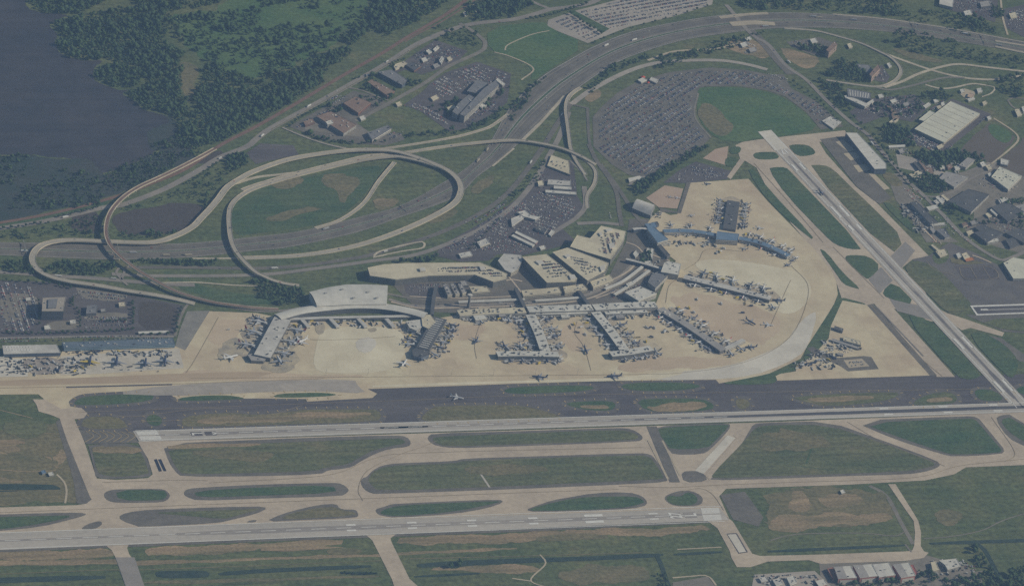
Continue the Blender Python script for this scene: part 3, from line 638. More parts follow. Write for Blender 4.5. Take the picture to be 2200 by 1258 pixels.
# crossing runway
B, s, e, u, n, w, L, rz = runway((1657, 279), (2215, 871), (2183, 881), (1628, 283), concr, False)
for k in (-1, 1):
    for t_, ln in ((215, 36), (470, 60), (560, 30)): q = s+u*t_+n*k*14; B.box((q.x, q.y, Z[6]), (ln, 9, .05), rz)
    for t_ in (L-330, L-110): q = s+u*t_+n*k*14; B.box((q.x, q.y, Z[6]), (55, 9, .05), rz)
paint(B)
ground('runway_overrun', '1629,283 1656,279.5 1694,319 1664,323', concw, Z[6])
wear(s, e, .1, .97, 0, 12, rubber2, Z[5]+.04); wear(s, e, .12, .3, 0, 5, rubber); wear(s, e, .6, 1.0, 0, 7, rubber, Z[5]+.09); wear(s, e, .87, .97, 0, 14, rubber, Z[5]+.07)
wear(s, e, .3, .62, -4, 4, rubber, Z[5]+.07)
glyph('17', s+u*125, u, 22)
# short runway
ground('runway', '2084,656 2270,650 2270,671 2098,677', white, Z[5]); ground('runway', '2090,659 2270,653 2270,668 2101,674', asphd, Z[6])
a = G(2105, 666, 0); b = G(2250, 661, 0); glyph('8', a.lerp(b, .06), (b-a).normalized(), 18)
ribbon('runway_marking', '2115,665.5 2260,660.5', 2, white, Z[7])

# tan fields, ditches
for s, z in (('-150,948 60,945 120,950 140,965 140,985 120,1000 100,1030 -150,1036', 1), ('-150,1188 0,1184 215,1175 235,1185 240,1196 0,1205 -150,1210', 1), ('318,1175 550,1165 740,1157 735,1172 550,1183 318,1195', 1), ('852,1152 1100,1144 1510,1126 1530,1140 1400,1148 1100,1163 852,1172', 1),
             ('1660,1105 1700,1100 1760,1108 1800,1100 1850,1112 1925,1116 1840,1128 1760,1135 1650,1142', 1), ('1700,1055 1730,1052 1740,1090 1715,1100 1690,1085', 1), ('1760,1062 1830,1058 1860,1080 1800,1090 1770,1085', 1), ('195,958 295,955 310,972 200,975', 6), ('360,955 560,950 560,957 362,965', 6), ('900,1222 1100,1210 1160,1215 1160,1235 1000,1225', 1), ('1830,1104 1900,1098 1925,1118 1840,1125', 2), ('560,1176 740,1172 735,1178 560,1184', 2),
             ('-150,1205 250,1200 300,1205 780,1190 850,1185 1110,1175 1110,1180 850,1193 300,1212 250,1212 -150,1215', 1)):
    ground('dry_grass', s, dirt if z != 2 else dirt, Z[z], 1)
ground('dry_grass', '-150,944 130,905 150,950 185,1040 160,1080 -150,1085', grasso, .1)
ground('field_grass', '-150,850 70,857 85,885 40,900 0,902 -150,905', grass, Z[1], 1)
for s in ('20,900 90,893 105,930 60,935 10,930', '0,915 70,905 95,935 40,942'): ground('dry_grass', s, grassm, Z[3], 1)
for s in ('-150,1244 228,1233 226,1244 -150,1256', '332,1228 345,1225 440,1224 452,1231 445,1240 340,1241', '468,1228 550,1221 795,1211 800,1219 550,1230 472,1236',
          '895,1208 1100,1198 1240,1195 1425,1186 1425,1194 1375,1198 1160,1207 1000,1213 975,1222 955,1215 897,1219', '1448,1187 1552,1182 1552,1187 1448,1193', '1650,1180 1940,1168 1945,1173 1650,1187', '1995,1163 2270,1154 2270,1161 2000,1170',
          '-150,1040 105,1038 130,1046 128,1052 -150,1050', '-150,1054 100,1052 -150,1060', '890,1235 1030,1228 1030,1233 890,1240'):
    ground('ditch_water', s, ditch, Z[3], 1)
ribbon('ditch_water', '1411,1192 1422,1215 1432,1245 1450,1290', 11, ditch, Z[3]); ribbon('ditch_water', '2090,1160 2115,1180 2135,1215 2160,1262', 11, ditch, Z[3])
ribbon('ditch_water', '1640,985 1720,1000 1790,1010', 2, grassd, Z[6]); ribbon('ditch_water', '1750,945 1732,995', 4, grassd, Z[6])
ground('pond', '720,1227 760,1226 810,1228 812,1232 770,1234', ditch, Z[3], 1)
for s in ('-150,917 0,914 90,912', '20,925 130,932', '-20,960 100,1000', '0,1008 60,1012 120,1010', '100,960 115,990 112,1010', '0,880 80,900'): ribbon('field_track', s, 3, grasso if ',9' in s[3:9] else dirt, Z[2])

for s, z in (('-150,975 60,968 130,990 118,1018 60,1030 -150,1034', .29), ('20,948 110,944 140,962 120,985 60,975', .31), ('400,968 520,962 600,975 560,990 430,985', 1.3), ('1640,930 1740,920 1800,950 1730,975 1640,965', 1.3), ('1000,1000 1120,995 1200,1010 1100,1022 1010,1018', 1.3), ('2000,1100 2060,1090 2080,1120 2030,1135', .3), ('700,1178 780,1174 785,1190 710,1194', .35), ('1150,1150 1300,1144 1310,1158 1160,1165', .35), ('300,1246 700,1238 820,1234 820,1239 300,1256', .35), ('1195,1215 1370,1206 1400,1235 1300,1255 1200,1250', .3), ('560,385 640,372 660,395 600,410', .35), ('900,470 960,440 985,455 930,485', .35), ('1010,400 1060,370 1070,385 1020,420', .35), ('1900,100 1980,115 2040,135 1960,128', .35)):
    ground('thin_grass', s, grasso, z, 3)

ground('thin_grass', '1655,1060 1700,1050 1890,1045 1905,1075 1925,1112 1840,1122 1640,1135 1640,1090', grasso, .17, 1)
# ================================================================ buildings
wallw = mat('pale_wall', (.60,.58,.53), (.5,.48,.44), .05, 4); wallg = mat('grey_wall', (.24,.235,.235), (.18,.18,.185), .05, 4)
wallb = mat('blue_wall', (.16,.20,.27), (.12,.15,.21), .05, 4); wallbr = mat('brick_wall', (.30,.145,.10), (.24,.12,.085), .1, 4); wallc = mat('cream_wall', (.58,.53,.42), (.5,.46,.37), .05, 4)
wallr = mat('red_wall', (.42,.19,.16), (.36,.17,.15), .05, 4)
roofw = mat('white_roof', (.62,.61,.565), (.52,.515,.48), .03, 10, grain=.07, cells=.05, cellsize=20, gscale=.08, stretch=(1,.3,1)); roofc = mat('cream_roof', (.62,.57,.43), (.50,.45,.34), .02, 10, grain=.08, cells=.05, cellsize=16)
roofcl = mat('pale_cream_roof', (.62,.62,.52), (.55,.555,.48), .03, 7, grain=.05, cells=.05, cellsize=22)
roofg = mat('grey_roof', (.30,.29,.285), (.38,.365,.35), .03, 8, grain=.08); roofd = mat('dark_roof', (.085,.09,.10), (.12,.12,.125), .03, 8, grain=.12)
roofb = mat('blue_roof', (.13,.205,.31), (.16,.235,.34), .05, 6, grain=.08); roofs = mat('slate_roof', (.17,.175,.19), (.22,.22,.235), .05, 7, grain=.1)
roofbr = mat('brown_roof', (.22,.15,.12), (.28,.2,.155), .05, 7, grain=.1); roofl = mat('light_grey_roof', (.56,.55,.52), (.44,.43,.41), .03, 10, grain=.08, cells=.07, cellsize=18)
glass = mat('window_glass', (.035,.045,.06), (.05,.06,.08), .1, 2, rough=.25, spec=.6); metal = mat('roof_unit_metal', (.42,.42,.41), (.3,.3,.3), .3, 3); darkm = mat('dark_metal', (.06,.065,.08), (.09,.09,.10), .2, 3)
tyre = mat('tyre', (.03,.03,.032))

def inside(p, w):
    x, y = p; c = False; j = len(w)-1
    for i in range(len(w)):
        if (w[i][1] > y) != (w[j][1] > y) and x < (w[j][0]-w[i][0])*(y-w[i][1])/(w[j][1]-w[i][1]+1e-12)+w[i][0]: c = not c
        j = i
    return c
BUILT = []
def bld(name, s, h, label, cat, wm=wallg, rm=roofg, storey=4.0, units=0, group=None, win=True, ledge=.7, sub=None, z0=0.0, usize=(4, 3, 1.8), skip=False):
    """roof outline read off at height h; walls go down from there"""
    p = pts(s) if isinstance(s, str) else s
    w = ccw([tuple(G(x, y, h)[:2]) for x, y in p]); BUILT.append(w)
    c = (sum(a[0] for a in w)/len(w), sum(a[1] for a in w)/len(w), z0)
    w = [(x-c[0], y-c[1]) for x, y in w]; h -= z0
    t = thing(name, c, label, cat, group)
    MB().prism(w, .0, h-.5, 0, top=False).obj('wall', wm, t)
    b = MB(); i = inset(w, .6); o = inset(w, -.25); n = len(w)
    b.add([(x, y, h-.5) for x, y in o]+[(x, y, h+ledge) for x, y in o], [(k, (k+1) % n, n+(k+1) % n, n+k) for k in range(n)])
    b.add([(x, y, h+ledge) for x, y in o]+[(x, y, h+ledge) for x, y in i], [(k, (k+1) % n, n+(k+1) % n, n+k) for k in range(n)])
    b.add([(x, y, h+ledge) for x, y in i]+[(x, y, h) for x, y in i], [(k, (k+1) % n, n+(k+1) % n, n+k) for k in range(n)])
    b.add([(x, y, h) for x, y in i], [tuple(range(n))])
    r = b.obj('roof', rm, t)
    if win and h > 3.5:
        k = 0
        while 1.2+k*storey+1.6 < h-.6:
            o2 = inset(w, -.12); z = 1.2+k*storey; n = len(w)
            q = MB(); q.add([(x, y, z) for x, y in o2]+[(x, y, z+1.7) for x, y in o2], [(j, (j+1) % n, n+(j+1) % n, n+j) for j in range(n)]); q.obj('window_band', glass, t); k += 1
    rr = random.Random(len(BUILT)); X = [a[0] for a in w]; Y = [a[1] for a in w]; e = w[1][0]-w[0][0], w[1][1]-w[0][1]; rz = math.atan2(e[1], e[0]); k = 0; ii = inset(w, 4)
    for _ in range(units*12):
        if k >= units: break
        q = (rr.uniform(min(X), max(X)), rr.uniform(min(Y), max(Y)))
        if inside(q, ii) and area(ii) > 0:
            f = rr.uniform(.6, 1.5); MB().box((q[0], q[1], h), (usize[0]*f, usize[1]*rr.uniform(.7, 1.4), usize[2]*rr.uniform(.7, 1.4)), rz).obj('rooftop_unit', rr.choice((metal, metal, darkm, roofw)), r); k += 1
    return t, w, c, h
# ---- terminal garages
GAR = []
for s, ht, lb in (('790,575 825,568 875,565 1033,564 1090,588 1088,598 1060,605 1020,590 920,592 850,600 795,592', 19, 'long cream-roofed parking garage with a stepped front, westernmost of the terminal garages'),
              ('1122,552 1175,546 1240,598 1236,605 1175,607', 20, 'narrow cream parking garage beside the grey round-fronted building, cars on its roof'),
              ('1187,542 1220,532 1308,565 1300,582 1262,602 1255,597', 20, 'cream parking garage in the middle of the row, a dark gap on both sides'),
              ('1225,530 1240,505 1268,512 1292,485 1345,497 1341,515 1312,557 1262,542', 20, 'largest square cream parking garage with rooftop stair blocks, easternmost of the row')):
    t, w, c, h = bld('parking_garage', s, ht, lb, 'parking garage', mat('garage_wall', (.34,.325,.28), (.28,.27,.24), .08, 4), roofc, 3.2, 0, 'cream parking garages by the terminals', usize=(5, 4, 3)); GAR.append((t, w, c, h, lb))
def rooftop(t, s, hh, z0, m=roofw, nm='stair_block'):
    w = ccw([tuple(G(x, y, hh)[:2]) for x, y in pts(s)]); l = t.location
    MB().prism([(x-l[0], y-l[1]) for x, y in w], z0, hh).obj(nm, m, t)
for k, ss in ((0, ('900,575 912,574 915,580 903,581', '1030,572 1040,571 1043,578 1033,579')), (1, ('1150,560 1162,558 1170,564 1158,567', '1222,590 1234,589 1239,597 1226,599')), (2, ('1212,548 1222,545 1228,549 1218,553', '1288,572 1300,568 1300,578 1292,582')), (3, ('1300,492 1312,489 1316,494 1304,497', '1308,523 1318,521 1322,530 1310,533', '1286,500 1292,498 1295,504 1290,506'))):
    for s in ss: rooftop(GAR[k][0], s, 23.5, 20, wallw)
# light deck lines on garage ramps
bld('round_fronted_building', '1070,560 1083,545 1120,548 1122,560 1112,578 1098,586 1085,580', 13, 'grey building between the cream garages with a pale top ledge', 'building', wallc, roofl, 4, 3)
# 'low cream block with a dark roof well at the edge of the largest garage', 'building', wallc, roofs, 4, 4)
# ---- terminals
SH = thing('arched_terminal', G(750, 650, 0), 'white terminal hall with a wide curved roof behind the westernmost pier', 'terminal')
l = SH.location
def loc_poly(s, h, l): return ccw([(G(x, y, h)[0]-l[0], G(x, y, h)[1]-l[1]) for x, y in pts(s)])
w = loc_poly('665,626 705,617 745,611 832,613 830,652 815,652 740,652 681,656', 22, l)
MB().prism(w, 0, 20, top=False).obj('wall', wallw, SH)
b = MB(); a = [G(x, y, 20)-l for x, y in pts('664,627 705,617 745,611 790,611 833,613')]; c = [G(x, y, 20)-l for x, y in pts('681,657 715,656 745,654 790,653 831,653')]
a = [Vector(q) for q in a]; c = [Vector(q) for q in c]; K = 10; vs = []
for i in range(K+1):
    t = i/K
    for p, q in zip(a, c): v = p.lerp(q, t); vs.append((v.x, v.y, 20+7*math.sin(math.pi*(.12+.8*t))-2))
b.add(vs, [(i*5+j, (i+1)*5+j, (i+1)*5+j+1, i*5+j+1) for i in range(K) for j in range(4)]); ro = b.obj('roof', roofw, SH, smooth=True)
for x, y in ((700, 630), (735, 622), (790, 628), (810, 640), (760, 640)):
    q = G(x, y, 25)-l; MB().box((q.x, q.y, 25.5), (7, 4, 2), .2).obj('rooftop_unit', metal, ro)
def strip_bld(name, s, wd, h, label, cat, wm, rm, group=None, arch=0.0, step=12, skylight=None, units=0, band=True):
    """a long building that follows a line; the line is its roof's middle at height h"""
    c = resample([G(x, y, h) for x, y in pts(s)], step); l = c[len(c)//2].copy(); l.z = 0
    c = [Vector((p.x-l.x, p.y-l.y, h)) for p in c]; n = sides(c); t = thing(name, l, label, cat, group)
    L_ = [(p+q*wd/2) for p, q in zip(c, n)]; R2 = [(p-q*wd/2) for p, q in zip(c, n)]
    ring = [(p.x, p.y) for p in R2]+[(p.x, p.y) for p in L_[::-1]]
    MB().prism(ring, 0, h-.4, top=False).obj('wall', wm, t)
    if arch:
        b = MB(); K = 6; vs = []
        for p, q in zip(c, n):
            for k in range(K+1): u = k/K*2-1; v = p-q*(wd/2+.4)*u; vs.append((v.x, v.y, h-.4+arch*(1-u*u)))
        b.add(vs, [(i*(K+1)+k+1, i*(K+1)+k, (i+1)*(K+1)+k, (i+1)*(K+1)+k+1) for i in range(len(c)-1) for k in range(K)]); r = b.obj('roof', rm, t, smooth=True)
    else:
        r = MB().prism([tuple(v) for v in inset(ccw(ring), -.3)], h-.4, h+.5, bottom=True).obj('roof', rm, t)
    if band:
        for z in (1.2, 5.4, 9.6):
            if z+2 < h: 
                o = inset(ccw(ring), -.12); m_ = len(o); q = MB(); q.add([(x, y, z) for x, y in o]+[(x, y, z+1.8) for x, y in o], [(j, (j+1) % m_, m_+(j+1) % m_, m_+j) for j in range(m_)]); q.obj('window_band', glass, t)
    if skylight:
        for p, q in list(zip(c, n))[1:-1]:
            MB().box((p.x, p.y, h+.5), (wd*.62, step*.32, 1.3), math.atan2(q.y, q.x)).obj('skylight', skylight, r)
    rr = random.Random(int(wd*7+len(c)))
    for k in range(units):
        i = rr.randrange(1, len(c)-1); p = c[i]+n[i]*rr.uniform(-.35, .35)*wd+Vector((rr.uniform(-4, 4), rr.uniform(-4, 4), 0))
        MB().box((p.x, p.y, h+.5), (rr.uniform(2, 6), rr.uniform(2, 4), rr.uniform(1, 3)), math.atan2(n[i].y, n[i].x)).obj('rooftop_unit', rr.choice((metal, darkm, darkm, roofw)), r)
    return t
strip_bld('curved_concourse', '597,680 640,668 680,662 740,656 785,655 830,658 880,667 915,677', 30, 15, 'white bow-shaped concourse running under the arched terminal hall', 'concourse', wallg, roofw, arch=2.5)
strip_bld('gate_corridor', '622,685 700,682 800,680 893,678', 10, 8, 'thin straight gate corridor across the mouth of the bow-shaped concourse', 'corridor', wallg, roofl)
for x in (655, 718, 778, 838): strip_bld('gate_building', f'{x-8},{684} {x+8},{701}', 10, 7, {655: 'westernmost stub gate building south of the straight corridor', 718: 'stub gate building below the dome on the straight corridor', 778: 'third stub gate building along the straight corridor', 838: 'easternmost stub gate building on the straight corridor'}[x], 'gate building', wallw, roofl, 'stub gates on the corridor')
strip_bld('pier', '607,684 563,765', 42, 13, 'wide pale-roofed pier running south from the bow-shaped concourse', 'pier', wallg, roofl, 'terminal piers', units=14)
bld('gate_pavilion', '532,762 552,757 576,765 566,775 540,774', 9, 'grey head of the wide pale-roofed pier among parked airliners', 'pavilion', wallg, roofg, 4, 2)
strip_bld('pier', '946,683 908,749', 34, 12, 'dark-roofed pier with rows of slanting skylights', 'pier', wallg, roofd, 'terminal piers', skylight=roofl, step=11)
bld('gate_pavilion', '885,752 900,744 924,747 922,762 905,768 888,764', 11, 'dark eight-sided head of the pier with skylights', 'pavilion', wallb, roofd, 4, 3)
bld('terminal_block', '872,690 905,686 912,697 895,710 880,704', 12, 'white L-shaped block at the root of the dark-roofed pier', 'terminal', wallw, roofw, 4, 3)
bld('link_building', '905,677 925,676 936,690 920,706 908,700', 14, 'cream link block between bow-shaped concourse and dark-roofed pier', 'terminal', wallb, roofc, 4, 2)
strip_bld('pier', '1140,676 1158,715 1172,755', 26, 12, 'white-roofed stem of the western T-shaped pier, roof vents along it', 'pier', wallg, roofw, 'terminal piers', units=26)
strip_bld('pier_crossbar', '1068,760 1120,759 1200,761', 24, 12, 'crossbar of the western T-shaped pier, pale roof with dark vents', 'pier', wallg, roofw, units=18)
strip_bld('pier', '1280,670 1312,710 1341,750', 26, 12, 'white-roofed stem of the eastern T-shaped pier, roof vents along it', 'pier', wallg, roofw, 'terminal piers', units=26)
strip_bld('pier_crossbar', '1312,760 1350,756 1400,747', 24, 12, 'crossbar of the eastern T-shaped pier, pale roof with dark vents', 'pier', wallg, roofw, units=18)
strip_bld('pier', '1418,662 1480,700 1555,752', 22, 11, 'long diagonal pier ending in a wide fork, between two aprons', 'pier', wallg, roofg, 'terminal piers', units=8)
strip_bld('gate_corridor', '1555,750 1598,729', 12, 9, 'thin pale arm branching from the tip of the long diagonal pier', 'pier', wallw, roofl)
strip_bld('pier', '1470,594 1560,616 1655,640', 22, 11, 'diagonal pier with a row of dark roof vents below the pale apron slab', 'pier', wallg, roofl, 'terminal piers', units=18)
strip_bld('commuter_pier', '1576,432 1567,492', 34, 7, 'dark-roofed commuter pier pointing north between rows of small jets', 'pier', wallg, roofd, 'terminal piers', units=6)
strip_bld('blue_concourse', '1426,496 1470,495 1510,499 1540,505', 17, 10, 'blue-roofed concourse between the tilted hall and the blue hub', 'concourse', wallw, roofb, units=6)
strip_bld('blue_concourse', '1588,511 1630,520 1665,534 1695,549', 17, 10, 'blue-roofed concourse sloping away southeast of the blue hub', 'concourse', wallw, roofb, units=6)
bld('blue_hub', '1541,497 1588,503 1585,517 1538,514', 15, 'square blue-roofed hub at the root of the commuter pier', 'terminal', wallw, roofb, 4, 0)
bld('blue_hall', '1390,491 1404,487 1436,514 1413,521', 19, 'tilted blue-roofed ticket hall at the head of the airport road', 'terminal', wallw, roofb, 4, 0)
bld('blue_annex', '1385,481 1408,478 1412,487 1392,490', 12, 'small blue-roofed annex north of the tilted ticket hall', 'terminal', wallw, roofb, 4, 1)
bld('terminal_block', '1427,565 1436,561 1463,567 1457,590 1420,584', 17, 'white square terminal block at the root of the vented diagonal pier', 'terminal', wallw, roofw, 4, 7)
bld('terminal_block', '1342,628 1376,615 1411,630 1372,646', 15, 'white diamond-shaped terminal block north of the long bar', 'terminal', wallw, roofw, 4, 7)
bld('terminal_block', '1400,590 1425,578 1436,590 1408,618 1392,606', 12, 'slate-roofed block between the two white terminal blocks', 'terminal', wallw, roofs, 4, 3)
strip_bld('terminal_bar', '985,672 1060,668 1130,666', 26, 11, 'western stretch of the long terminal bar beside the dark-roofed pier', 'terminal', wallw, roofc, units=34)
strip_bld('terminal_bar', '1134,664 1200,662 1272,660', 30, 13, 'middle stretch of the long terminal bar joining the two T-shaped piers', 'terminal', wallw, roofw, units=38)
strip_bld('terminal_bar', '1276,660 1340,656 1410,654', 30, 12, 'eastern stretch of the long terminal bar, vents crowding its roof', 'terminal', wallw, roofw, units=38)
strip_bld('gate_lounge', '1300,672 1345,670 1390,668', 13, 8, 'low lounge strip south of the eastern terminal bar', 'terminal', wallw, roofw, units=5)
strip_bld('gate_lounge', '1150,673 1200,672 1262,671', 12, 8, 'low lounge strip south of the middle terminal bar', 'terminal', wallw, roofw, units=5)
for s, lb in (('1008,615 1045,615 1053,625 1015,628', 'cream ticket hall in front of the long garage'), ('952,612 962,611 972,632 962,634', 'first of three slanting narrow halls east of the bus yard, pale'), ('968,611 976,610 988,630 979,632', 'second of three slanting narrow halls east of the bus yard, grey'), ('984,610 993,610 1002,627 994,630', 'third of three slanting narrow halls east of the bus yard, grey'), ('1120,624 1200,617 1206,628 1124,635', 'long cream ticket hall between two skybridges'), ('1210,616 1252,610 1262,620 1214,628', 'cream ticket hall east of the second skybridge'), ('1268,605 1310,590 1318,600 1275,617', 'tilted cream ticket hall south of the middle garage')):
    bld('ticket_hall', s, 11, lb, 'terminal', wallc, roofc if 'cream' in lb else roofg, 4, 6)
for s, lb in (('938,612 932,640 928,676', 'skybridge crossing the road to the dark-roofed pier'), ('1108,618 1118,640 1130,664', 'skybridge from the narrow garage to the long bar'), ('1235,612 1252,636 1268,658', 'skybridge from the middle garage to the long bar'), ('1345,556 1385,566 1425,578', 'pale skybridge from the largest garage to the white square block'), ('1360,492 1375,490 1395,492', 'short skybridge between largest garage and the tilted blue hall')):
    strip_bld('skybridge', s, 9, 10, lb, 'skybridge', wallb, roofl if 'pale' in lb or 'short' in lb else roofd, 'skybridges over the terminal road')
strip_bld('arrival_canopy', '1300,620 1340,602 1380,572', 7, 6, 'long pale canopy over the arrivals kerb east of the garages', 'canopy', wallw, roofw, 'kerb canopies'); strip_bld('arrival_canopy', '1320,632 1352,612 1395,580', 7, 6, 'second pale canopy nearer the white diamond block', 'canopy', wallw, roofw, 'kerb canopies')
strip_bld('arrival_canopy', '985,648 1060,645 1130,642', 7, 6, 'straight canopy over the western kerb of the terminal road', 'canopy', wallw, roofw, 'kerb canopies'); strip_bld('arrival_canopy', '1150,645 1200,642 1250,638', 7, 6, 'straight canopy over the middle kerb of the terminal road', 'canopy', wallw, roofw, 'kerb canopies')
dome = thing('dome', G(752, 668, 0), 'small dark dome beside the straight gate corridor', 'dome')
b = MB(); b.tube([[(11*math.cos(a)*c_, 11*math.sin(a)*c_, z) for a in np.linspace(0, 2*math.pi, 14)[:-1]] for c_, z in ((1, 0), (1, 8), (.92, 11), (.7, 13.5), (.35, 15), (.05, 15.6))]); b.obj('shell', roofd, dome)
MB().box((0, 9, 0), (6, 14, 9)).obj('stair_tower', wallw, dome)
# arched hangar by the pink pad
def arch_hangar(name, s, h, label, rm):
    p = pts(s); a, b_, c, d = [G(x, y, h*.5) for x, y in p]; o = (a+b_+c+d)/4; o.z = 0; t = thing(name, o, label, 'hangar')
    K = 10; A = []; B2 = []
    for k in range(K+1):
        u = k/K; z = h*(.45+.55*math.sin(math.pi*u)); q = a.lerp(d, u)-o; A.append((q.x, q.y, z)); q = b_.lerp(c, u)-o; B2.append((q.x, q.y, z))
    MB().add(A+B2, [(i, i+1, K+2+i, K+1+i) for i in range(K)]).obj('roof', rm, t, smooth=True)
    w = MB(); 
    for s_, fl in ((A, 1), (B2, 0)):
        v = s_+[(s_[-1][0], s_[-1][1], 0), (s_[0][0], s_[0][1], 0)]; w.add(v, [tuple(range(len(v)))])
    for i in (0, -1): w.add([A[i], B2[i], (B2[i][0], B2[i][1], 0), (A[i][0], A[i][1], 0)], [(0, 1, 2, 3)])
    w.obj('wall', wallg, t)
    m = [(A[K//2][0]*.5+A[K//2-1][0]*.5), 0]
    return t
arch_hangar('arched_hangar', '1358,446 1398,462 1408,440 1372,428', 22, 'arched grey metal hangar west of the pink pad', roofl)
# ---- cargo buildings
bld('cargo_building', '5,742 122,740 130,757 8,760', 11, 'light grey cargo building with two rows of pale skylights', 'cargo building', wallb, roofl, 5, 0)
t = bpy.data.objects.get('cargo_building')
for i in range(9):
    for y in (746, 752): q = G(14+i*6.2+ (y-746)*.3, y-.9, 11)-t.location; MB().box((q.x, q.y, 10.9), (4, 4, .8), .0).obj('skylight', white, t)
bld('cargo_building', '133,735 372,726 376,739 138,747', 11, 'long blue-walled cargo building north of the parked freighters', 'cargo building', mat('pale_blue_wall', (.30,.42,.52), (.25,.36,.46), .06, 4), mat('blue_grey_roof', (.11,.15,.20), (.15,.185,.235), .03, 7, grain=.15), 5, 26)
bld('long_shed', '297,712 362,710 363,714 298,716', 5, 'long white low shed south of the dark pond lot', 'shed', wallw, roofw, 4, 0)
bld('office_building', '92,640 142,638 136,668 90,668', 26, 'tall grey office block with a recessed roof court, west of the cargo sheds', 'office building', mat('slate_wall', (.13,.14,.165), (.11,.12,.14), .1, 3), mat('tan_roof', (.40,.36,.31), (.33,.30,.26), .05, 6, grain=.1), 4, 3)
rooftop(bpy.data.objects['office_building'], '104,642 124,641 121,660 103,661', 29, 26, roofs, 'recess_stand_in')  # raised block, coloured dark, stands in for the dark recess of the roof court
bld('office_building', '187,656 210,655 207,672 185,673', 9, 'small square office building with a walled roof court', 'office building', wallg, roofs, 4, 2)
bld('storage_building', '95,700 107,698 110,706 96,707', 5, 'small white shed south of the tall grey office block', 'shed', wallw, roofw, 4, 0)
# ---- hotels and offices in the northwest triangle
for s, h, lb, wm, rm in (('972,240 983,247 1010,222 1022,211 1008,203 985,222', 18, 'hotel wing with a bright end wall and grey roof, the lower of the two slabs', wallw, roofs), ('988,246 998,250 1072,182 1066,172 1040,190 1010,222', 21, 'long white-faced hotel slab running diagonally by the motorway', wallw, roofs),
        ('1003,196 1025,172 1050,178 1028,202', 10, 'flat grey hotel annex behind the long white-faced slab', wallg, roofs), ('812,155 842,150 876,172 864,183', 11, 'slate-roofed inn beside the industrial road', wallb, roofs), ('790,176 800,171 848,196 833,207', 10, 'red brick inn below the slate-roofed one', wallbr, roofbr),
        ('738,222 765,208 797,220 770,243', 10, 'brown brick motel with a pale ridge', wallbr, roofbr), ('680,250 712,240 766,268 738,286', 11, 'hotel covered in rooftop units with a white southeast face', wallw, roofbr), ('790,285 834,269 841,276 800,301', 10, 'narrow hotel with a bright white long face beside a green field', wallw, roofs),
        ('872,140 885,133 905,142 890,152', 6, 'small dark-roofed restaurant with an orange edge', wallbr, roofd), ('943,130 950,121 954,125 948,137', 9, 'white canopy building among the dark inn lots', wallw, roofw), ('930,107 940,98 944,102 934,110', 6, 'small white kiosk in the upper inn lot', wallw, roofw), ('845,140 868,132 878,138 850,150', 3.5, 'low tan terrace west of the restaurant', wallc, roofc)):
    bld('hotel', s, h, lb, 'hotel' if 'hotel' in lb or 'inn' in lb or 'motel' in lb else 'building', wm, rm, 3.4, 10 if 'units' in lb else 3)
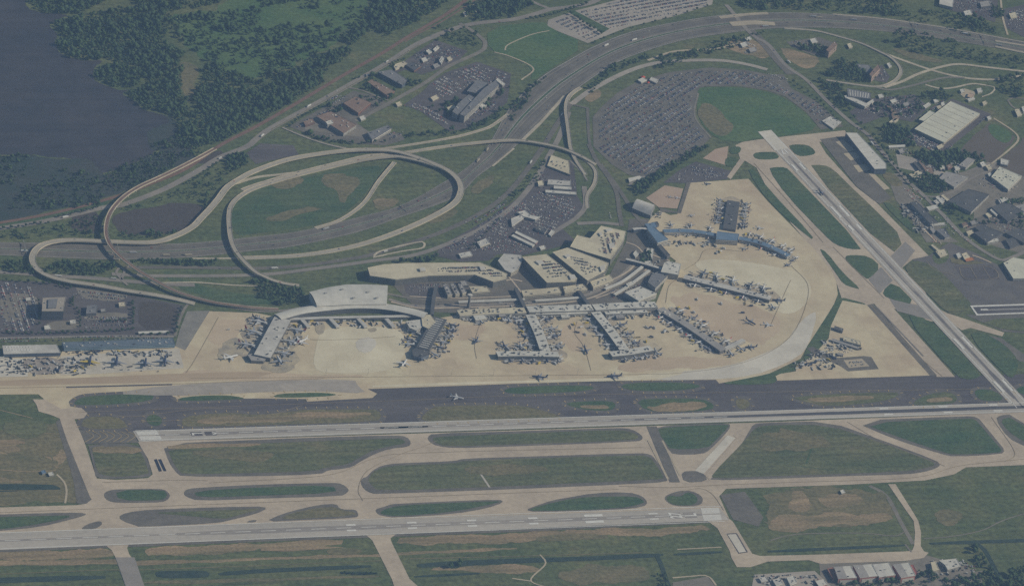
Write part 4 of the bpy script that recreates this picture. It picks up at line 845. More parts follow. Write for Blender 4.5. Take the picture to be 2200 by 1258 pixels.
# ---- east of the crossing runway
for nm, s, h, lb, wm, rm, u in (('warehouse', '2043,218 2105,244 2028,306 2014,300 1965,277', 10, 'huge cream-roofed warehouse ringed by car parks', wallc, roofcl, 6), ('warehouse', '1998,238 2010,243 1986,261 1974,257', 8, 'cream annex on the northwest side of the huge warehouse', wallc, roofcl, 0), ('office_building', '1775,108 1793,89 1799,95 1781,112', 20, 'slim pinkish office block inside the road loop, the northern one', mat('pink_wall', (.52,.38,.31), (.46,.34,.28), .1, 3), roofbr, 1),
        ('office_building', '1868,160 1887,138 1891,147 1873,165', 19, 'slim pinkish office block inside the road loop, the southern one', mat('pink_wall', (1,1,1)), roofbr, 1), ('office_building', '1840,138 1866,140 1873,147 1868,158 1848,150', 6, 'low podium beside the southern pinkish block', wallc, roofs, 3), ('parking_deck', '1820,190 1872,200 1870,213 1822,207', 12, 'ribbed parking deck north of the white terrace', wallw, roofs, 0), ('office_building', '1814,206 1822,205 1862,222 1876,213 1878,218 1858,229 1816,210', 10, 'white L-shaped terrace around the ribbed parking deck', wallw, roofw, 2),
        ('hangar', '1817,285 1842,286 1904,352 1904,362 1879,363', 17, 'long white-roofed hangar with a dark blue face beside the crossing runway', wallb, roofw, 3), ('warehouse', '2038,432 2080,406 2125,418 2086,456', 9, 'square dark-roofed warehouse with a pale southeast edge', wallw, roofd, 2), ('warehouse', '2018,383 2033,368 2080,380 2050,402', 8, 'tan-roofed warehouse beside the round wood', wallw, roofg, 3), ('factory', '2130,380 2148,358 2195,378 2166,407', 10, 'cream factory roof crowded with units near the bare fields', wallw, roofcl, 18), ('warehouse', '2060,355 2080,338 2095,343 2075,360', 9, 'grey shed with a pale end below the bare field', wallw, roofg, 1),
        ('warehouse', '2130,445 2162,432 2200,455 2165,476', 8, 'ridged dark warehouse near the eastern edge', wallg, roofd, 4), ('warehouse', '2093,500 2125,489 2155,500 2120,521', 9, 'dark hipped warehouse south of the ridged one', wallg, roofd, 2), ('warehouse', '2156,565 2178,553 2215,560 2230,598 2177,598', 9, 'cream-roofed building on the eastern edge by the bend in the road', wallw, roofcl, 3), ('cargo_shed', '1955,435 1968,432 2016,478 1999,481', 9, 'long dark cargo shed between container yard and road', wallw, roofd, 3),
        ('cargo_shed', '2012,495 2026,491 2041,507 2030,510', 8, 'small pale-edged shed south of the long dark cargo shed', wallw, roofs, 2), ('house', '2150,340 2168,345 2165,355 2150,352', 6, 'white house at the foot of the pale lane', wallw, roofw, 1), ('house', '2145,430 2165,425 2170,433 2150,438', 6, 'white shed north of the ridged dark warehouse', wallw, roofw, 1), ('warehouse', '2173,445 2215,435 2240,455 2195,465', 7, 'grey roof at the eastern edge north of the hipped warehouse', wallg, roofg, 3),
        ('warehouse', '2160,500 2190,490 2225,505 2200,522', 8, 'dark roof east of the hipped warehouse', wallg, roofd, 2), ('store', '2020,-12 2050,-12 2047,16 2018,9', 9, 'white-roofed store on the northern edge', wallw, roofw, 2), ('filling_station', '2082,200 2094,203 2088,211 2078,208', 5, 'filling station roof on a pink forecourt', wallc, mat('pink_concrete', (1,1,1)), 0), ('kiosk', '1983,228 1996,220 2000,224 1988,232', 5, 'small white kiosk northwest of the huge warehouse', wallw, roofw, 0),
        ('depot', '1915,245 1925,240 1932,252 1920,262', 5, 'small brown depot west of the warehouse car park', wallc, roofbr, 1), ('depot', '1910,262 1925,253 1930,257 1915,268', 5, 'tan depot beside the small brown one', wallc, roofc, 1), ('shelter', '1766,260 1785,250 1808,262 1790,277', 4, 'pale walled compound beside the arterial road', wallc, roofl, 6), ('depot', '2012,315 2024,309 2028,313 2016,320', 5, 'small cream hut south of the huge warehouse', wallc, roofc, 0),
        ('hut', '2010,540 2030,535 2036,546 2020,552', 5, 'cream hut at the heliport east of the taxiway end', wallc, roofc, 2), ('shed', '1990,445 2012,440 2016,446 1996,452', 4, 'row of pale sheds beside the cargo road', wallw, roofw, 0), ('shed', '2005,432 2025,424 2030,430 2012,438', 4, 'pale sheds west of the square dark warehouse', wallw, roofl, 2), ('dock', '1953,375 1975,366 1992,378 1970,388', 5, 'pale depot roof by the tree belt south of the hangar road', wallc, roofc, 5), ('dock', '1985,362 2003,360 2006,371 1990,373', 5, 'brownish depot roof with an orange rim', wallc, roofbr, 3)):
    bld(nm, s, h, lb, nm.replace('_', ' '), wm, rm, 4, u, usize=(3, 2.5, 1.6))
q = bpy.data.objects['warehouse']
# ---- rental district and others
for nm, s, h, lb, wm, rm, u in (('car_deck', '1185,333 1222,346 1225,375 1176,356', 5, 'cream open car deck with faint bay lines, north of the rental yards', wallc, roofc, 3), ('rental_office', '1178,386 1226,389 1226,399 1176,396', 6, 'pale rental office, the upper of three parallel roofs', wallw, roofl, 4), ('rental_office', '1190,399 1228,402 1228,407 1190,405', 6, 'thin pale roof between the upper and lower rental offices', wallw, roofw, 1), ('rental_office', '1172,408 1238,413 1238,418 1172,413', 6, 'long thin white rental canopy, lowest of three parallel roofs', wallw, roofw, 2),
        ('rental_office', '1155,390 1166,388 1168,396 1157,398', 6, 'small square rental hut west of three parallel roofs', wallw, roofc, 0), ('rental_canopy', '1110,496 1156,518 1151,523 1106,500', 6, 'northern of two parallel white canopies with red trim', wallr, roofw, 0), ('rental_canopy', '1103,503 1149,525 1144,529 1099,507', 6, 'southern of two parallel white canopies', wallw, roofw, 0), ('rental_office', '1112,456 1128,452 1140,462 1160,466 1150,472 1125,465', 7, 'white zigzag rental building by the western yard', wallw, roofw, 3),
        ('rental_office', '1098,470 1123,460 1125,468 1100,485', 6, 'long pale roof west of the zigzag building', wallw, roofl, 2), ('rental_office', '1155,486 1175,494 1170,500 1150,492', 6, 'dark office between canopies and yard', wallw, roofd, 2), ('rental_office', '1158,530 1170,527 1172,533 1162,536', 5, 'white hut above the narrow garage', wallw, roofw, 0), ('rental_office', '1025,520 1045,512 1052,522 1032,530', 6, 'cream office in the western rental yard', wallc, roofl, 3), ('rental_office', '985,545 1010,540 1015,548 990,553', 5, 'white roof at the west end of the rental yards', wallw, roofw, 2),
        ('rental_office', '1178,503 1186,493 1192,497 1184,507', 5, 'small white hut at the bend of the terminal road', wallw, roofw, 0), ('gatehouse', '1350,383 1375,378 1390,388 1385,391 1368,385 1352,390', 5, 'white bent canopy over the toll booths of the big car park', wallw, roofw, 0), ('tent', '1370,172 1382,167 1390,172 1378,177', 6, 'small white kiosk with red parasols in the big car park', wallw, roofw, 0), ('kiosk', '1395,172 1400,166 1415,171 1410,179', 5, 'pale office beside the red-topped kiosk in the big car park', wallw, roofl, 0),
        ('generator_house', '1388,540 1392,532 1398,536 1393,551', 5, 'narrow white utility block east of the largest garage', wallw, roofw, 0), ('utility_house', '1397,545 1400,533 1405,535 1402,560', 5, 'second narrow utility block nearer the skybridge', wallw, roofw, 0), ('utility_house', '1360,545 1367,537 1372,545 1365,552', 6, 'white utility block against the largest garage', wallw, roofw, 0),
        ('cargo_office', '2018,1203 2055,1199 2064,1214 2036,1222 2030,1212', 9, 'white fire station with stepped roofs beside the taxiway', wallw, roofw, 6), ('fire_station_annex', '2000,1207 2011,1205 2017,1222 2004,1226', 8, 'half dark, half cream annex west of the fire station', wallc, roofc, 0), ('compound', '1690,1240 1705,1236 1712,1250 1698,1256', 6, 'white shed in the southern compound', wallw, roofw, 2), ('compound', '1660,1245 1675,1240 1682,1252 1668,1258', 6, 'pale shed west of the white one in the southern compound', wallw, roofl, 2), ('compound', '1752,1248 1770,1243 1777,1254 1760,1259', 6, 'white shed with red trim near the hangar row', wallr, roofw, 1), ('compound', '1630,1240 1645,1238 1650,1246 1636,1249', 5, 'westernmost pale shed of the southern compound', wallw, roofl, 1),
        ('hut', '88,1011 96,1009 99,1014 91,1017', 4, 'small blue-roofed hut by the bent path in the western field', wallw, roofb, 0), ('hut', '103,1015 113,1013 116,1019 106,1021', 4, 'white hut at the head of the bent path', wallw, roofw, 0), ('hut', '1805,1053 1812,1051 1816,1057 1808,1059', 4, 'white radio hut south of the long taxiway', wallw, roofw, 0),
        ('pad_building', '1793,700 1812,706 1810,712 1792,706', 6, 'dark low building at the northwest corner of the triangular pad', wallg, roofd, 3), ('pad_building', '1812,722 1848,732 1850,741 1812,731', 6, 'pale sawtooth-edged building on the triangular pad', wallw, roofc, 8), ('pad_building', '1788,727 1845,745 1843,749 1786,731', 5, 'long thin building south of the sawtooth one', wallg, roofg, 0), ('pad_building', '1800,757 1812,760 1811,764 1799,761', 4, 'small grey hut north of the square vehicle pen', wallg, roofg, 0)):
    bld(nm, s, h, lb, nm.replace('_', ' '), wm, rm, 3.5, u, usize=(3, 2.5, 1.6))
# paired-tone hangars in the south
for i, (s, lb) in enumerate((('1792,1217 1828,1215 1841,1240 1801,1242', 'westernmost of four hangars with half grey, half white roofs'), ('1833,1214 1873,1211 1887,1236 1848,1240', 'second hangar from the west in the row of four'), ('1875,1212 1910,1208 1924,1234 1889,1239', 'third hangar from the west, its roof the whitest of four'), ('1918,1212 1953,1208 1967,1235 1936,1240', 'easternmost of four hangars, a red lean-to beside it'))):
    t, w, c, h = bld('hangar', s, 15, lb, 'hangar', wallr, roofw, 5, 2, 'row of four hangars', win=False)
    p = pts(s); a, b_, c_, d = [G(x, y, 15)-t.location for x, y in p]; m1 = a.lerp(b_, .5); m2 = d.lerp(c_, .5); a, d, m1, m2 = a*.96+m1*.04, d*.97+m2*.03, m1, m2
    MB().prism(ccw([(a.x, a.y), (m1.x, m1.y), (m2.x, m2.y), (d.x, d.y)]), 15.1, 15.8).obj('roof_panel', roofg if i != 2 else roofl, t)
    e = c_-d; f_ = (c_-d).normalized(); nn = Vector((f_.y, -f_.x, 0)); q = d.lerp(c_, .5)+nn*.3
    MB().box((q.x, q.y, 0), (e.length*.8, .5, 10), math.atan2(e.y, e.x)).obj('door', wallw, t)
bld('lean_to', '1955,1213 1962,1212 1972,1233 1966,1234', 7, 'red-roofed lean-to east of the easternmost hangar', 'lean-to', wallr, mat('red_roof', (.36,.13,.11), (.3,.11,.1), .1, 4), 4, 0)
bld('brown_hangar', '1777,1221 1789,1217 1800,1241 1797,1246 1790,1243', 8, 'brown-roofed shed west of the four hangars', 'shed', wallr, mat('rust_roof', (.33,.16,.11), (.26,.13,.1), .1, 4), 4, 0)
# red-topped parasols of the kiosk
for x, y in ((1381, 168), (1392, 180)):
    t = thing('awning', G(x, y, 0), 'red awning at the white kiosk in the big car park, '+('the upper one' if y < 175 else 'the lower one'), 'awning'); b = MB()
    b.tube([[(r_*math.cos(a), r_*math.sin(a), z) for a in np.linspace(0, 2*math.pi, 9)[:-1]] for r_, z in ((7 if y < 175 else 4.5, 4), (.2, 7.5))]); b.obj('canopy', mat('red_canvas', (.62,.10,.05), (.5,.09,.05), .2, 2), t); MB().box((0, 0, 0), (.4, .4, 4.2)).obj('post', wallw, t)

# ================================================================ viaducts
def viaduct(name, s, w, label, deckm=rampc, rail=False):
    """survey line with heights: x,y,z"""
    P = [tuple(float(v) for v in q.split(',')) for q in s.split()]
    c = resample([G(x, y, z) for x, y, z in P], 10); l = c[len(c)//2].copy(); l.z = 0
    c = [p-l for p in c]; c = [Vector((p.x, p.y, max(p.z, .75))) for p in c]; n = sides(c); t = thing(name, l, label, 'viaduct')
    b = MB(); rings = []
    for p, q in zip(c, n):
        a, d = p+q*w/2, p-q*w/2; th = min(2.0, p.z+.2); rings.append([(a.x, a.y, a.z), (a.x, a.y, a.z-th), (d.x, d.y, d.z-th), (d.x, d.y, d.z)])
    b.tube(rings).obj('deck', rampc, t)
    for k in (-1, 1):
        b = MB(); rings = []
        for p, q in zip(c, n):
            a, d = p+q*k*(w/2-.02), p+q*k*(w/2-.5); rings.append([(a.x, a.y, a.z-.3), (a.x, a.y, a.z+1.1), (d.x, d.y, d.z+1.1), (d.x, d.y, d.z-.3)])
        b.tube(rings).obj('parapet', rampc, t)
    b = MB(); strip_geo(b, c, w/2-2.6 if rail else w/2-1.6, -(w/2-2.6) if rail else -(w/2-1.6), .08); b.obj('track_bed' if rail else 'road_surface', rail_m if rail else deckm, t)
    if not rail and w > 8:
        b = MB()
        for o in ((-.16, .16) if w < 12.5 else (-.26, -.04, .22)): strip_geo(b, c, w*o+.9, w*o-.9, .13)
        b.obj('tyre_worn_lane', mat('worn_ramp_lane', (.30,.275,.235), (.38,.345,.29), .03, 7, grain=.12), t)
    acc = 0; np_ = 0
    for i in range(1, len(c)-1):
        acc += (c[i]-c[i-1]).length
        if acc > 34 and c[i].z > 3.0 and np_ < 95:
            acc = 0; np_ += 1; p = c[i]; rz = math.atan2(n[i].y, n[i].x)
            q = MB(); q.box((p.x, p.y, 0), (2.2, 1.6, p.z-2.9), rz); q.box((p.x, p.y, p.z-3.0), (w*.86, 1.8, 1.2), rz); q.obj('pier', rampc, t)
    return c, l
via = mat('ramp_roadway', (.40,.37,.31), (.48,.44,.36), .02, 7, grain=.06)
VIA = []
VIA.append(viaduct('ramp_viaduct', '418,652,1 395,646,3 360,638,5 320,631,7 280,625,8 235,617,9 200,611,10 150,604,10 110,594,10 85,581,10 72,566,10 70,550,10 80,533,10 104,521,10 150,515,10 225,518,9 325,520,8 375,507,8 413,487,9 432,468,10 450,449,10 468,428,9 488,402,8 515,384,7 550,366,6 625,341,6 725,325,7 800,321,8 850,325,8 900,339,8 950,359,9 975,375,9 988,392,9 990,412,9 975,437,8 925,467,6 850,500,3 775,525,1 700,541,.8 625,550,.8 550,553,.8 515,554,.8', 17, 'longest concrete ramp viaduct, looping from cargo lots over the motorway and back', via))
VIA.append(viaduct('ramp_viaduct', '643,613,1 615,609,3 588,602,6 568,593,8 550,584,9 528,564,10 508,540,10 497,515,10 493,490,9 492,465,7 496,443,5 513,423,3 550,403,2 632,378,2 700,361,2 760,347,4 800,340,6 838,336,7 863,337,8 905,346,8 940,357,8', 13, 'inner loop ramp viaduct crossing motorway and access road to the terminals', via))
VIA.append(viaduct('ramp_viaduct', '1280,353,1 1268,346,3 1250,336,5 1225,325,7 1200,316,8 1163,308,8 1130,303,8 1100,301,8 1060,303,8 1020,307,6 975,312,4 925,319,2 875,327,1 840,331,.8 788,335,.8 725,350,.8 632,373,.8 550,397,.8 520,408,.8', 12, 'ramp viaduct arching over the motorway toward the big car park', via))
VIA.append(viaduct('ramp_viaduct', '1248,188,1 1235,196,4 1223,207,7 1217,222,8 1216,240,8 1220,270,8 1223,295,7 1227,320,5 1238,345,2 1258,375,1', 11, 'short curved ramp viaduct beside the western edge of the big car park', via))
VIA.append(viaduct('railway_viaduct', '462,319,.8 420,342,4 375,365,7 335,384,9 300,400,11 270,419,13 248,440,14 234,462,15 228,488,15 230,510,15 240,530,15 262,553,15 300,582,13 350,611,11 388,629,9 450,647,7 500,655,6 550,661,5 600,664,3', 12, 'railway viaduct with brown track bed crossing over road ramps and motorway', rail=True))
for s, w, lb in (('848,348,4 813,390,2 788,428,1 763,452,.8 725,475,.8 678,490,.8', 11, 'straight diagonal slip ramp dropping from the loop to the motorway'), ('1092,245,.8 1060,268,.8 1038,278,.8 975,295,.8 875,312,.8 800,322,.8 760,322,.8 700,309,.8 650,292,.8 605,273,.8', 9, 'thin slip ramp curving from the industrial road junction past the hotels'), ('500,395,3 550,381,1 600,375,.8 632,371,.8', 8, 'short link ramp joining two parallel ramps west of the infield'),
                 ('1685,61,.8 1750,66,.8 1800,78,.8 1850,93,1 1888,110,2 1915,124,2 1933,143,1 1935,158,.8 1922,174,.8 1900,184,.8 1875,186,.8 1825,180,.8 1775,172,.8', 11, 'pale loop ramp around the two pinkish office blocks'), ('1789,31,.8 1900,41,.8 2025,59,.8 2125,77,.8 2270,104,.8', 9, 'pale outer ramp along the motorway north edge'),
                 ('1262,447,.8 1262,420,.8 1277,395,.8 1280,370,.8 1268,352,.8 1248,338,.8', 11, 'pale airport access ramp descending to the terminal garages')):
    viaduct('slip_ramp', s, w, lb, via)
for s, w, lb in (('1546,38,6 1610,31,6 1650,29,6', 12, 'northern of two pale bridge decks carrying the motorway over the arterial road'), ('1570,52,6 1620,49,6 1665,52,6', 24, 'southern of two pale bridge decks carrying the motorway over the arterial road'), ('2138,88,6 2200,98,6 2270,110,6', 13, 'northern pale bridge deck at the eastern end of the motorway'), ('2138,100,6 2200,113,6 2270,127,6', 13, 'southern pale bridge deck at the eastern end of the motorway')):
    viaduct('motorway_bridge', s.replace(',6 ', ',1.3 ').replace(',6', ',1.3'), w, lb, conc)
# ================================================================ trees
def ico():
    t = (1+5**.5)/2; v = [(-1, t, 0), (1, t, 0), (-1, -t, 0), (1, -t, 0), (0, -1, t), (0, 1, t), (0, -1, -t), (0, 1, -t), (t, 0, -1), (t, 0, 1), (-t, 0, -1), (-t, 0, 1)]
    f = [(0, 11, 5), (0, 5, 1), (0, 1, 7), (0, 7, 10), (0, 10, 11), (1, 5, 9), (5, 11, 4), (11, 10, 2), (10, 7, 6), (7, 1, 8), (3, 9, 4), (3, 4, 2), (3, 2, 6), (3, 6, 8), (3, 8, 9), (4, 9, 5), (2, 4, 11), (6, 2, 10), (8, 6, 7), (9, 8, 1)]
    return np.array(v)/np.linalg.norm(v[0]), f
IV, IF = ico()
def crown_arrays(seed, clumps=7, leaves=40):
    """a crown of uneven clumps with loose leaf sprays; unit radius, its base at z = 0"""
    r = np.random.default_rng(seed); V = []; Fc = []
    for k in range(clumps):
        c = np.array([0, 0, .85]) if k == 0 else np.array([r.uniform(-.55, .55), r.uniform(-.55, .55), r.uniform(.45, 1.35)])
        s = (.62 if k == 0 else r.uniform(.28, .48))*np.array([1, 1, r.uniform(.75, 1.1)])
        v = IV*(1+r.uniform(-.22, .22, (12, 1)))*s+c; b = sum(len(x) for x in V); V.append(v); Fc += [(a+b, b_+b, c_+b) for a, b_, c_ in IF]
    for k in range(leaves):
        d = r.normal(size=3); d /= np.linalg.norm(d); d[2] = abs(d[2])*.9-.1; p = np.array([0, 0, .8])+d*np.array([.85, .85, .75])*r.uniform(.75, 1.15)
        u = r.normal(size=3)*.13; w = r.normal(size=3)*.13; b = sum(len(x) for x in V); V.append(np.array([p-u, p+w, p+u])); Fc.append((b, b+1, b+2))
    return np.vstack(V), Fc
def leafmat(name, a, b, c):
    m = mat(name, a, b, .06, 3, c3=c, grain=.35, gscale=.5, lo=.4, hi=.6); return m
leaf = leafmat('dark_foliage', (.032,.062,.026), (.052,.088,.033), (.072,.108,.040)); leaf2 = leafmat('mid_foliage', (.040,.076,.030), (.060,.100,.037), (.080,.118,.044)); leaf3 = leafmat('light_foliage', (.045,.085,.030), (.070,.115,.040), (.10,.14,.05))
bark = mat('bark', (.10,.075,.055))
def mass(name, areas, spacing, rad, m, keep=1.0, seed=1, extra=None):
    """a wood too dense to count: one object"""
    r = np.random.default_rng(seed); protos = [crown_arrays(900+i, 4, 12) for i in range(5)]
    VV = []; FF = []; MI = []; base = 0; n = 0
    for s in areas:
        dens = keep
        if isinstance(s, tuple): s, dens = s
        w = [tuple(G(x, y)[:2]) for x, y in pts(s)]; X = [a[0] for a in w]; Y = [a[1] for a in w]
        for gx in np.arange(min(X), max(X), spacing):
            for gy in np.arange(min(Y), max(Y), spacing):
                x, y = gx+r.uniform(-.5, .5)*spacing, gy+r.uniform(-.5, .5)*spacing
                if r.random() > dens*(.55+.9*(math.sin(x*.013+math.cos(y*.021)*2)*math.sin(y*.017+x*.004)*.5+.5)) or not inside((x, y), w): continue
                V, Fc = protos[r.integers(5)]; a = r.uniform(0, 6.28); q = rad*r.uniform(.5, 1.15)**1.0*(1.9 if r.random() < .2 else 1); h = r.uniform(.8, 1.25)
                ca, sa = math.cos(a), math.sin(a); VV.append(np.column_stack([(V[:, 0]*ca-V[:, 1]*sa)*q+x, (V[:, 0]*sa+V[:, 1]*ca)*q+y, V[:, 2]*q*h+.3]))
                FF.append(np.array(Fc)+base); base += len(V); n += 1; MI.append(np.full(len(Fc), r.choice((0, 0, 1, 0, 1, 1))))
    V = np.vstack(VV); F2 = np.vstack(FF); me = bpy.data.meshes.new(name); me.vertices.add(len(V)); me.vertices.foreach_set('co', V.ravel().astype(np.float32))
    me.loops.add(F2.size); me.loops.foreach_set('vertex_index', F2.ravel().astype(np.int32)); me.polygons.add(len(F2)); me.polygons.foreach_set('loop_start', np.arange(0, F2.size, 3, dtype=np.int32))
    for q in (m, leaf2, leaf3): me.materials.append(q)
    me.polygons.foreach_set('material_index', np.concatenate(MI).astype(np.int32)); me.update(); me.validate()
    o = bpy.data.objects.new(name, me); link(o); return tag(o, kind='stuff')
WOODS = ['62,-60 62,10 100,30 155,32 185,25 225,5 220,-60', '113,50 130,42 160,36 250,20 360,10 370,45 350,90 400,115 385,135 350,150 300,145 250,135 230,125 190,130 150,126 135,112 124,95 122,85 150,85 128,76', '205,170 203,155 222,140 260,135 300,150 312,165 300,180 290,188 262,188 238,186',
         '270,205 290,195 320,180 380,185 405,225 410,240 430,240 540,270 470,308 400,320 378,300 380,270 370,252 345,240 312,238 290,220', '300,150 385,135 395,190 350,190 320,178', '430,238 410,215 440,160 445,130 480,150 520,160 560,178 600,190 640,205 560,258 470,308', '250,-60 560,-60 480,8 380,25 300,20', '560,165 640,150 700,120 760,95 800,60 830,40 900,10 960,-60 840,-60 800,0 790,50 730,80 760,110 690,165 640,200', '600,190 680,165 700,175 560,262 540,270 560,220', '800,10 860,-60 1000,-60 975,0 900,45 830,80 790,60',
         '560,20 560,-60 760,-60 700,0 640,3 600,10']
WSP = [('350,40 560,20 560,130 480,150 420,110 380,90', .38), ('560,60 640,50 700,90 720,130 640,180 560,160', .35), ('640,10 800,-20 800,60 700,100', .16), ('1000,10 1035,0 1130,0 1130,20 1100,38 1030,46 1000,38', .8), ('1050,-60 1130,-60 1150,15 1060,5', .8)]
tag(mass('woods', WOODS+WSP, 9.5, 6.4, leaf), 'dense dark wood')
tag(mass('marsh_shrubs', [('0,330 60,335 60,380 20,400 -100,400 -100,330', .3), ('150,360 215,380 240,400 215,440 130,450 20,450 60,400', .5), ('220,375 300,340 340,330 420,330 330,385 250,415 235,400', .75), ('330,310 378,292 440,325 420,340 340,330', .8), ('0,500 110,487 220,455 225,510 100,508 40,515 0,515', .55), ('260,450 330,430 400,400 470,360 480,385 455,430 440,450 430,435 380,425 320,438 265,455', .6), ('255,495 300,508 350,505 340,515 260,515', .5), ('490,330 530,335 530,355 500,370 485,380', .8), ('310,500 330,495 375,498 380,500 330,512', .7)], 9, 4.2, leaf), 'shrubs of the marsh')
tag(mass('thicket', ['485,335 520,332 535,350 500,372 488,365', '268,565 410,572 450,572 470,565 460,560 300,558', '0,560 58,562 80,580 110,595 60,590 0,580', '90,575 130,562 245,566 250,580 200,592 130,592', '540,600 600,615 650,620 660,650 600,655 560,640', '145,640 160,640 160,660 148,660', '1760,160 1790,145 1800,130 1840,135 1850,152 1880,168 1870,180 1840,176 1790,168 1745,152', '1730,100 1760,96 1800,110 1760,118 1700,100', '1970,378 1990,372 2010,378 2040,405 2025,415 1990,414 1968,400', '1890,300 1905,275 1935,270 1960,285 1950,300 1920,310', '2150,430 2200,425 2200,440 2160,440', ('1980,325 2050,330 2080,340 2060,352 2000,350', .9), '1955,325 1985,330 2010,355 1985,360', ('1760,175 1810,185 1825,230 1800,235 1775,205', .9), '1968,396 1985,380 2005,374 2025,388 2044,405 2035,413 2005,417 1985,412', '1950,376 1965,372 1977,384 1972,391 1955,388', '1965,335 1990,340 2010,335 2050,322 2085,330 2110,342 2128,352 2100,352 2070,345 2040,358 2010,370 1995,352', ('1885,278 1915,268 1960,292 1968,322 1930,310 1900,308', .9), ('1905,200 1990,208 1970,250 1900,255 1870,240', .16), ('2017,440 2050,445 2052,462 2030,462', .5), ('2160,470 2200,460 2200,490 2170,490', .5), ('640,280 700,298 760,305 740,312 680,300', .6), ('700,225 735,225 740,245 700,240', .7), ('770,210 800,205 835,218 810,232 775,228', .35), ('760,170 800,160 815,190 860,200 840,214 790,196', .4), ('900,100 1000,60 1030,100 950,92', .35), ('950,225 985,215 990,245 965,250', .7), ('870,180 900,172 905,180 880,190', .5), ('1025,215 1085,180 1095,190 1040,240', .3), ('1650,-40 1900,-40 1940,20 2020,60 2110,85 2040,60 1900,35 1780,25 1660,20', .55), ('1550,-60 1650,-60 1650,25 1600,20 1580,0', .8), ('1940,60 2120,110 2200,125 2200,150 2060,130 1960,115 1900,90', .28), ('1960,20 2020,25 2120,45 2140,75 2050,60', .7), ('2140,165 2200,160 2200,215 2150,200', .6), ('1980,200 2030,195 2050,210 2010,220', .6), ('2130,10 2155,20 2155,40 2130,40', .7), ('1410,150 1520,118 1590,100 1650,65 1560,85 1440,120 1400,125', .5), ('1260,190 1320,140 1390,118 1400,124 1320,155 1265,205', .55), ('1100,262 1165,175 1180,160 1130,200 1090,240', .6), ('1090,228 1060,248 1000,278 975,288 1020,280 1070,255', .8), ('780,300 850,298 940,298 1000,282 980,275 900,290', .3), ('1795,1250 1960,1245 1975,1225 2000,1228 2010,1258 1790,1262', .6), ('2085,1160 2110,1190 2150,1250 2180,1262 2130,1262 2090,1200', .5), ('2020,1240 2120,1230 2130,1262 2020,1262', .5), ('2170,1225 2200,1215 2200,1262 2160,1262', .7), ('985,1208 1000,1213 975,1222 957,1216', .8), ('1410,1232 1430,1232 1440,1262 1415,1262', .8), ('940,548 925,556 870,560 855,566 940,562', .7), ('1365,560 1380,545 1400,545 1395,570 1370,570', .5), ('2030,440 2060,440 2060,470 2030,462', .3), ('1150,395 1175,345 1170,340 1130,385 1095,430 1070,455', .3), ('1385,418 1420,385 1470,350 1520,318 1508,312 1440,355 1380,385 1358,410 1365,420', 1.3)], 8.0, 5.0, leaf, seed=5), 'thickets')
# single trees one can tell apart
TP = []
for i in range(6):
    V, Fc = crown_arrays(i+20, 9, 70); me = bpy.data.meshes.new('crown'); me.from_pydata([tuple(v) for v in V], [], Fc); me.materials.append((leaf, leaf2, leaf)[i % 3]); TP.append(me)
b = MB(); b.tube([[(r_*math.cos(a), r_*math.sin(a), z) for a in np.linspace(0, 2*math.pi, 7)[:-1]] for r_, z in ((.075, 0), (.05, .35), (.03, .9))])
for k in range(4):
    a = k*1.57+.4; b.tube([[(x+rr*math.cos(q), y+rr*math.sin(q), z) for q in (0, 2.1, 4.2)] for x, y, z, rr in ((0, 0, .35, .03), (math.cos(a)*.4, math.sin(a)*.4, .8, .012))])
TR = b.mesh('trunk', bark)
rt = random.Random(3)
def tree(x, y, r, label, group):
    p = G(x, y); t = thing('tree', p, label, 'tree', group, rt.uniform(0, 6.2), r)
    for nm, me, z in (('trunk', TR, 0), ('crown', rt.choice(TP), .32)):
        o = bpy.data.objects.new(nm, me); link(o); o.parent = t; o.location = (0, 0, z)
    return t
def trees(line, n, r, what, group, jit=2.0):
    c = resample([G(x, y) for x, y in pts(line)], 3); 
    for i in range(n):
        p = c[min(len(c)-1, int((i+.5)/n*len(c)))]; 
        t = thing('tree', (p.x+rt.uniform(-jit, jit), p.y+rt.uniform(-jit, jit), 0), f'dark green tree, {nth(i)} {what}', 'tree', group, rt.uniform(0, 6.2), r*rt.uniform(.8, 1.2))
        for nm, me, z in (('trunk', TR, 0), ('crown', rt.choice(TP), .32)):
            o = bpy.data.objects.new(nm, me); link(o); o.parent = t; o.location = (0, 0, z)
trees('1905,330 1915,350 1935,372 1960,398', 9, 6, 'down the row behind the long white-roofed hangar', 'trees behind the long hangar')
trees('1880,300 1900,325', 4, 6, 'by the bend of the arterial road above the hangar', 'trees above the long hangar')
trees('10,716 70,718 140,716 250,712 290,708', 22, 4.5, 'from the west in the hedge row above the cargo road', 'hedge row above the cargo road', 1)
trees('300,720 372,716 380,690 390,660', 11, 4.5, 'round the dark pond lot from its south corner', 'trees round the pond lot', 1)
trees('284,648 287,670 283,700', 8, 4.5, 'down the tree column west of the pond lot', 'tree column west of the pond lot', 3)
trees('165,660 172,675 172,705', 7, 4, 'down the column between the two office blocks', 'trees between the office blocks', 3)
trees('1225,30 1260,55 1295,75', 10, 6, 'down the strip splitting the northern parking lot', 'trees in the northern parking strip', 2)
trees('1135,42 1175,36 1215,24 1262,10', 14, 5, 'from the west on the upper lot edge', 'trees on the northern lot edge', 1)
trees('1268,96 1350,64 1440,38 1530,12', 12, 4, 'from the west between upper lot and motorway', 'trees between upper lot and motorway', 2)
trees('618,276 640,258 665,243 690,232', 9, 4.5, 'from the junction along the hotel lot hedge', 'hotel lot hedge', 1)
trees('700,300 760,310 830,305', 8, 5, 'from the west below the hotels', 'trees below the hotels', 3)
trees('940,60 985,75 1010,90 1020,70', 9, 6, 'inside the bend of the hotel road', 'trees inside the hotel road loop', 8)
trees('575,335 600,326 660,300 720,262', 0, 5, '', '')
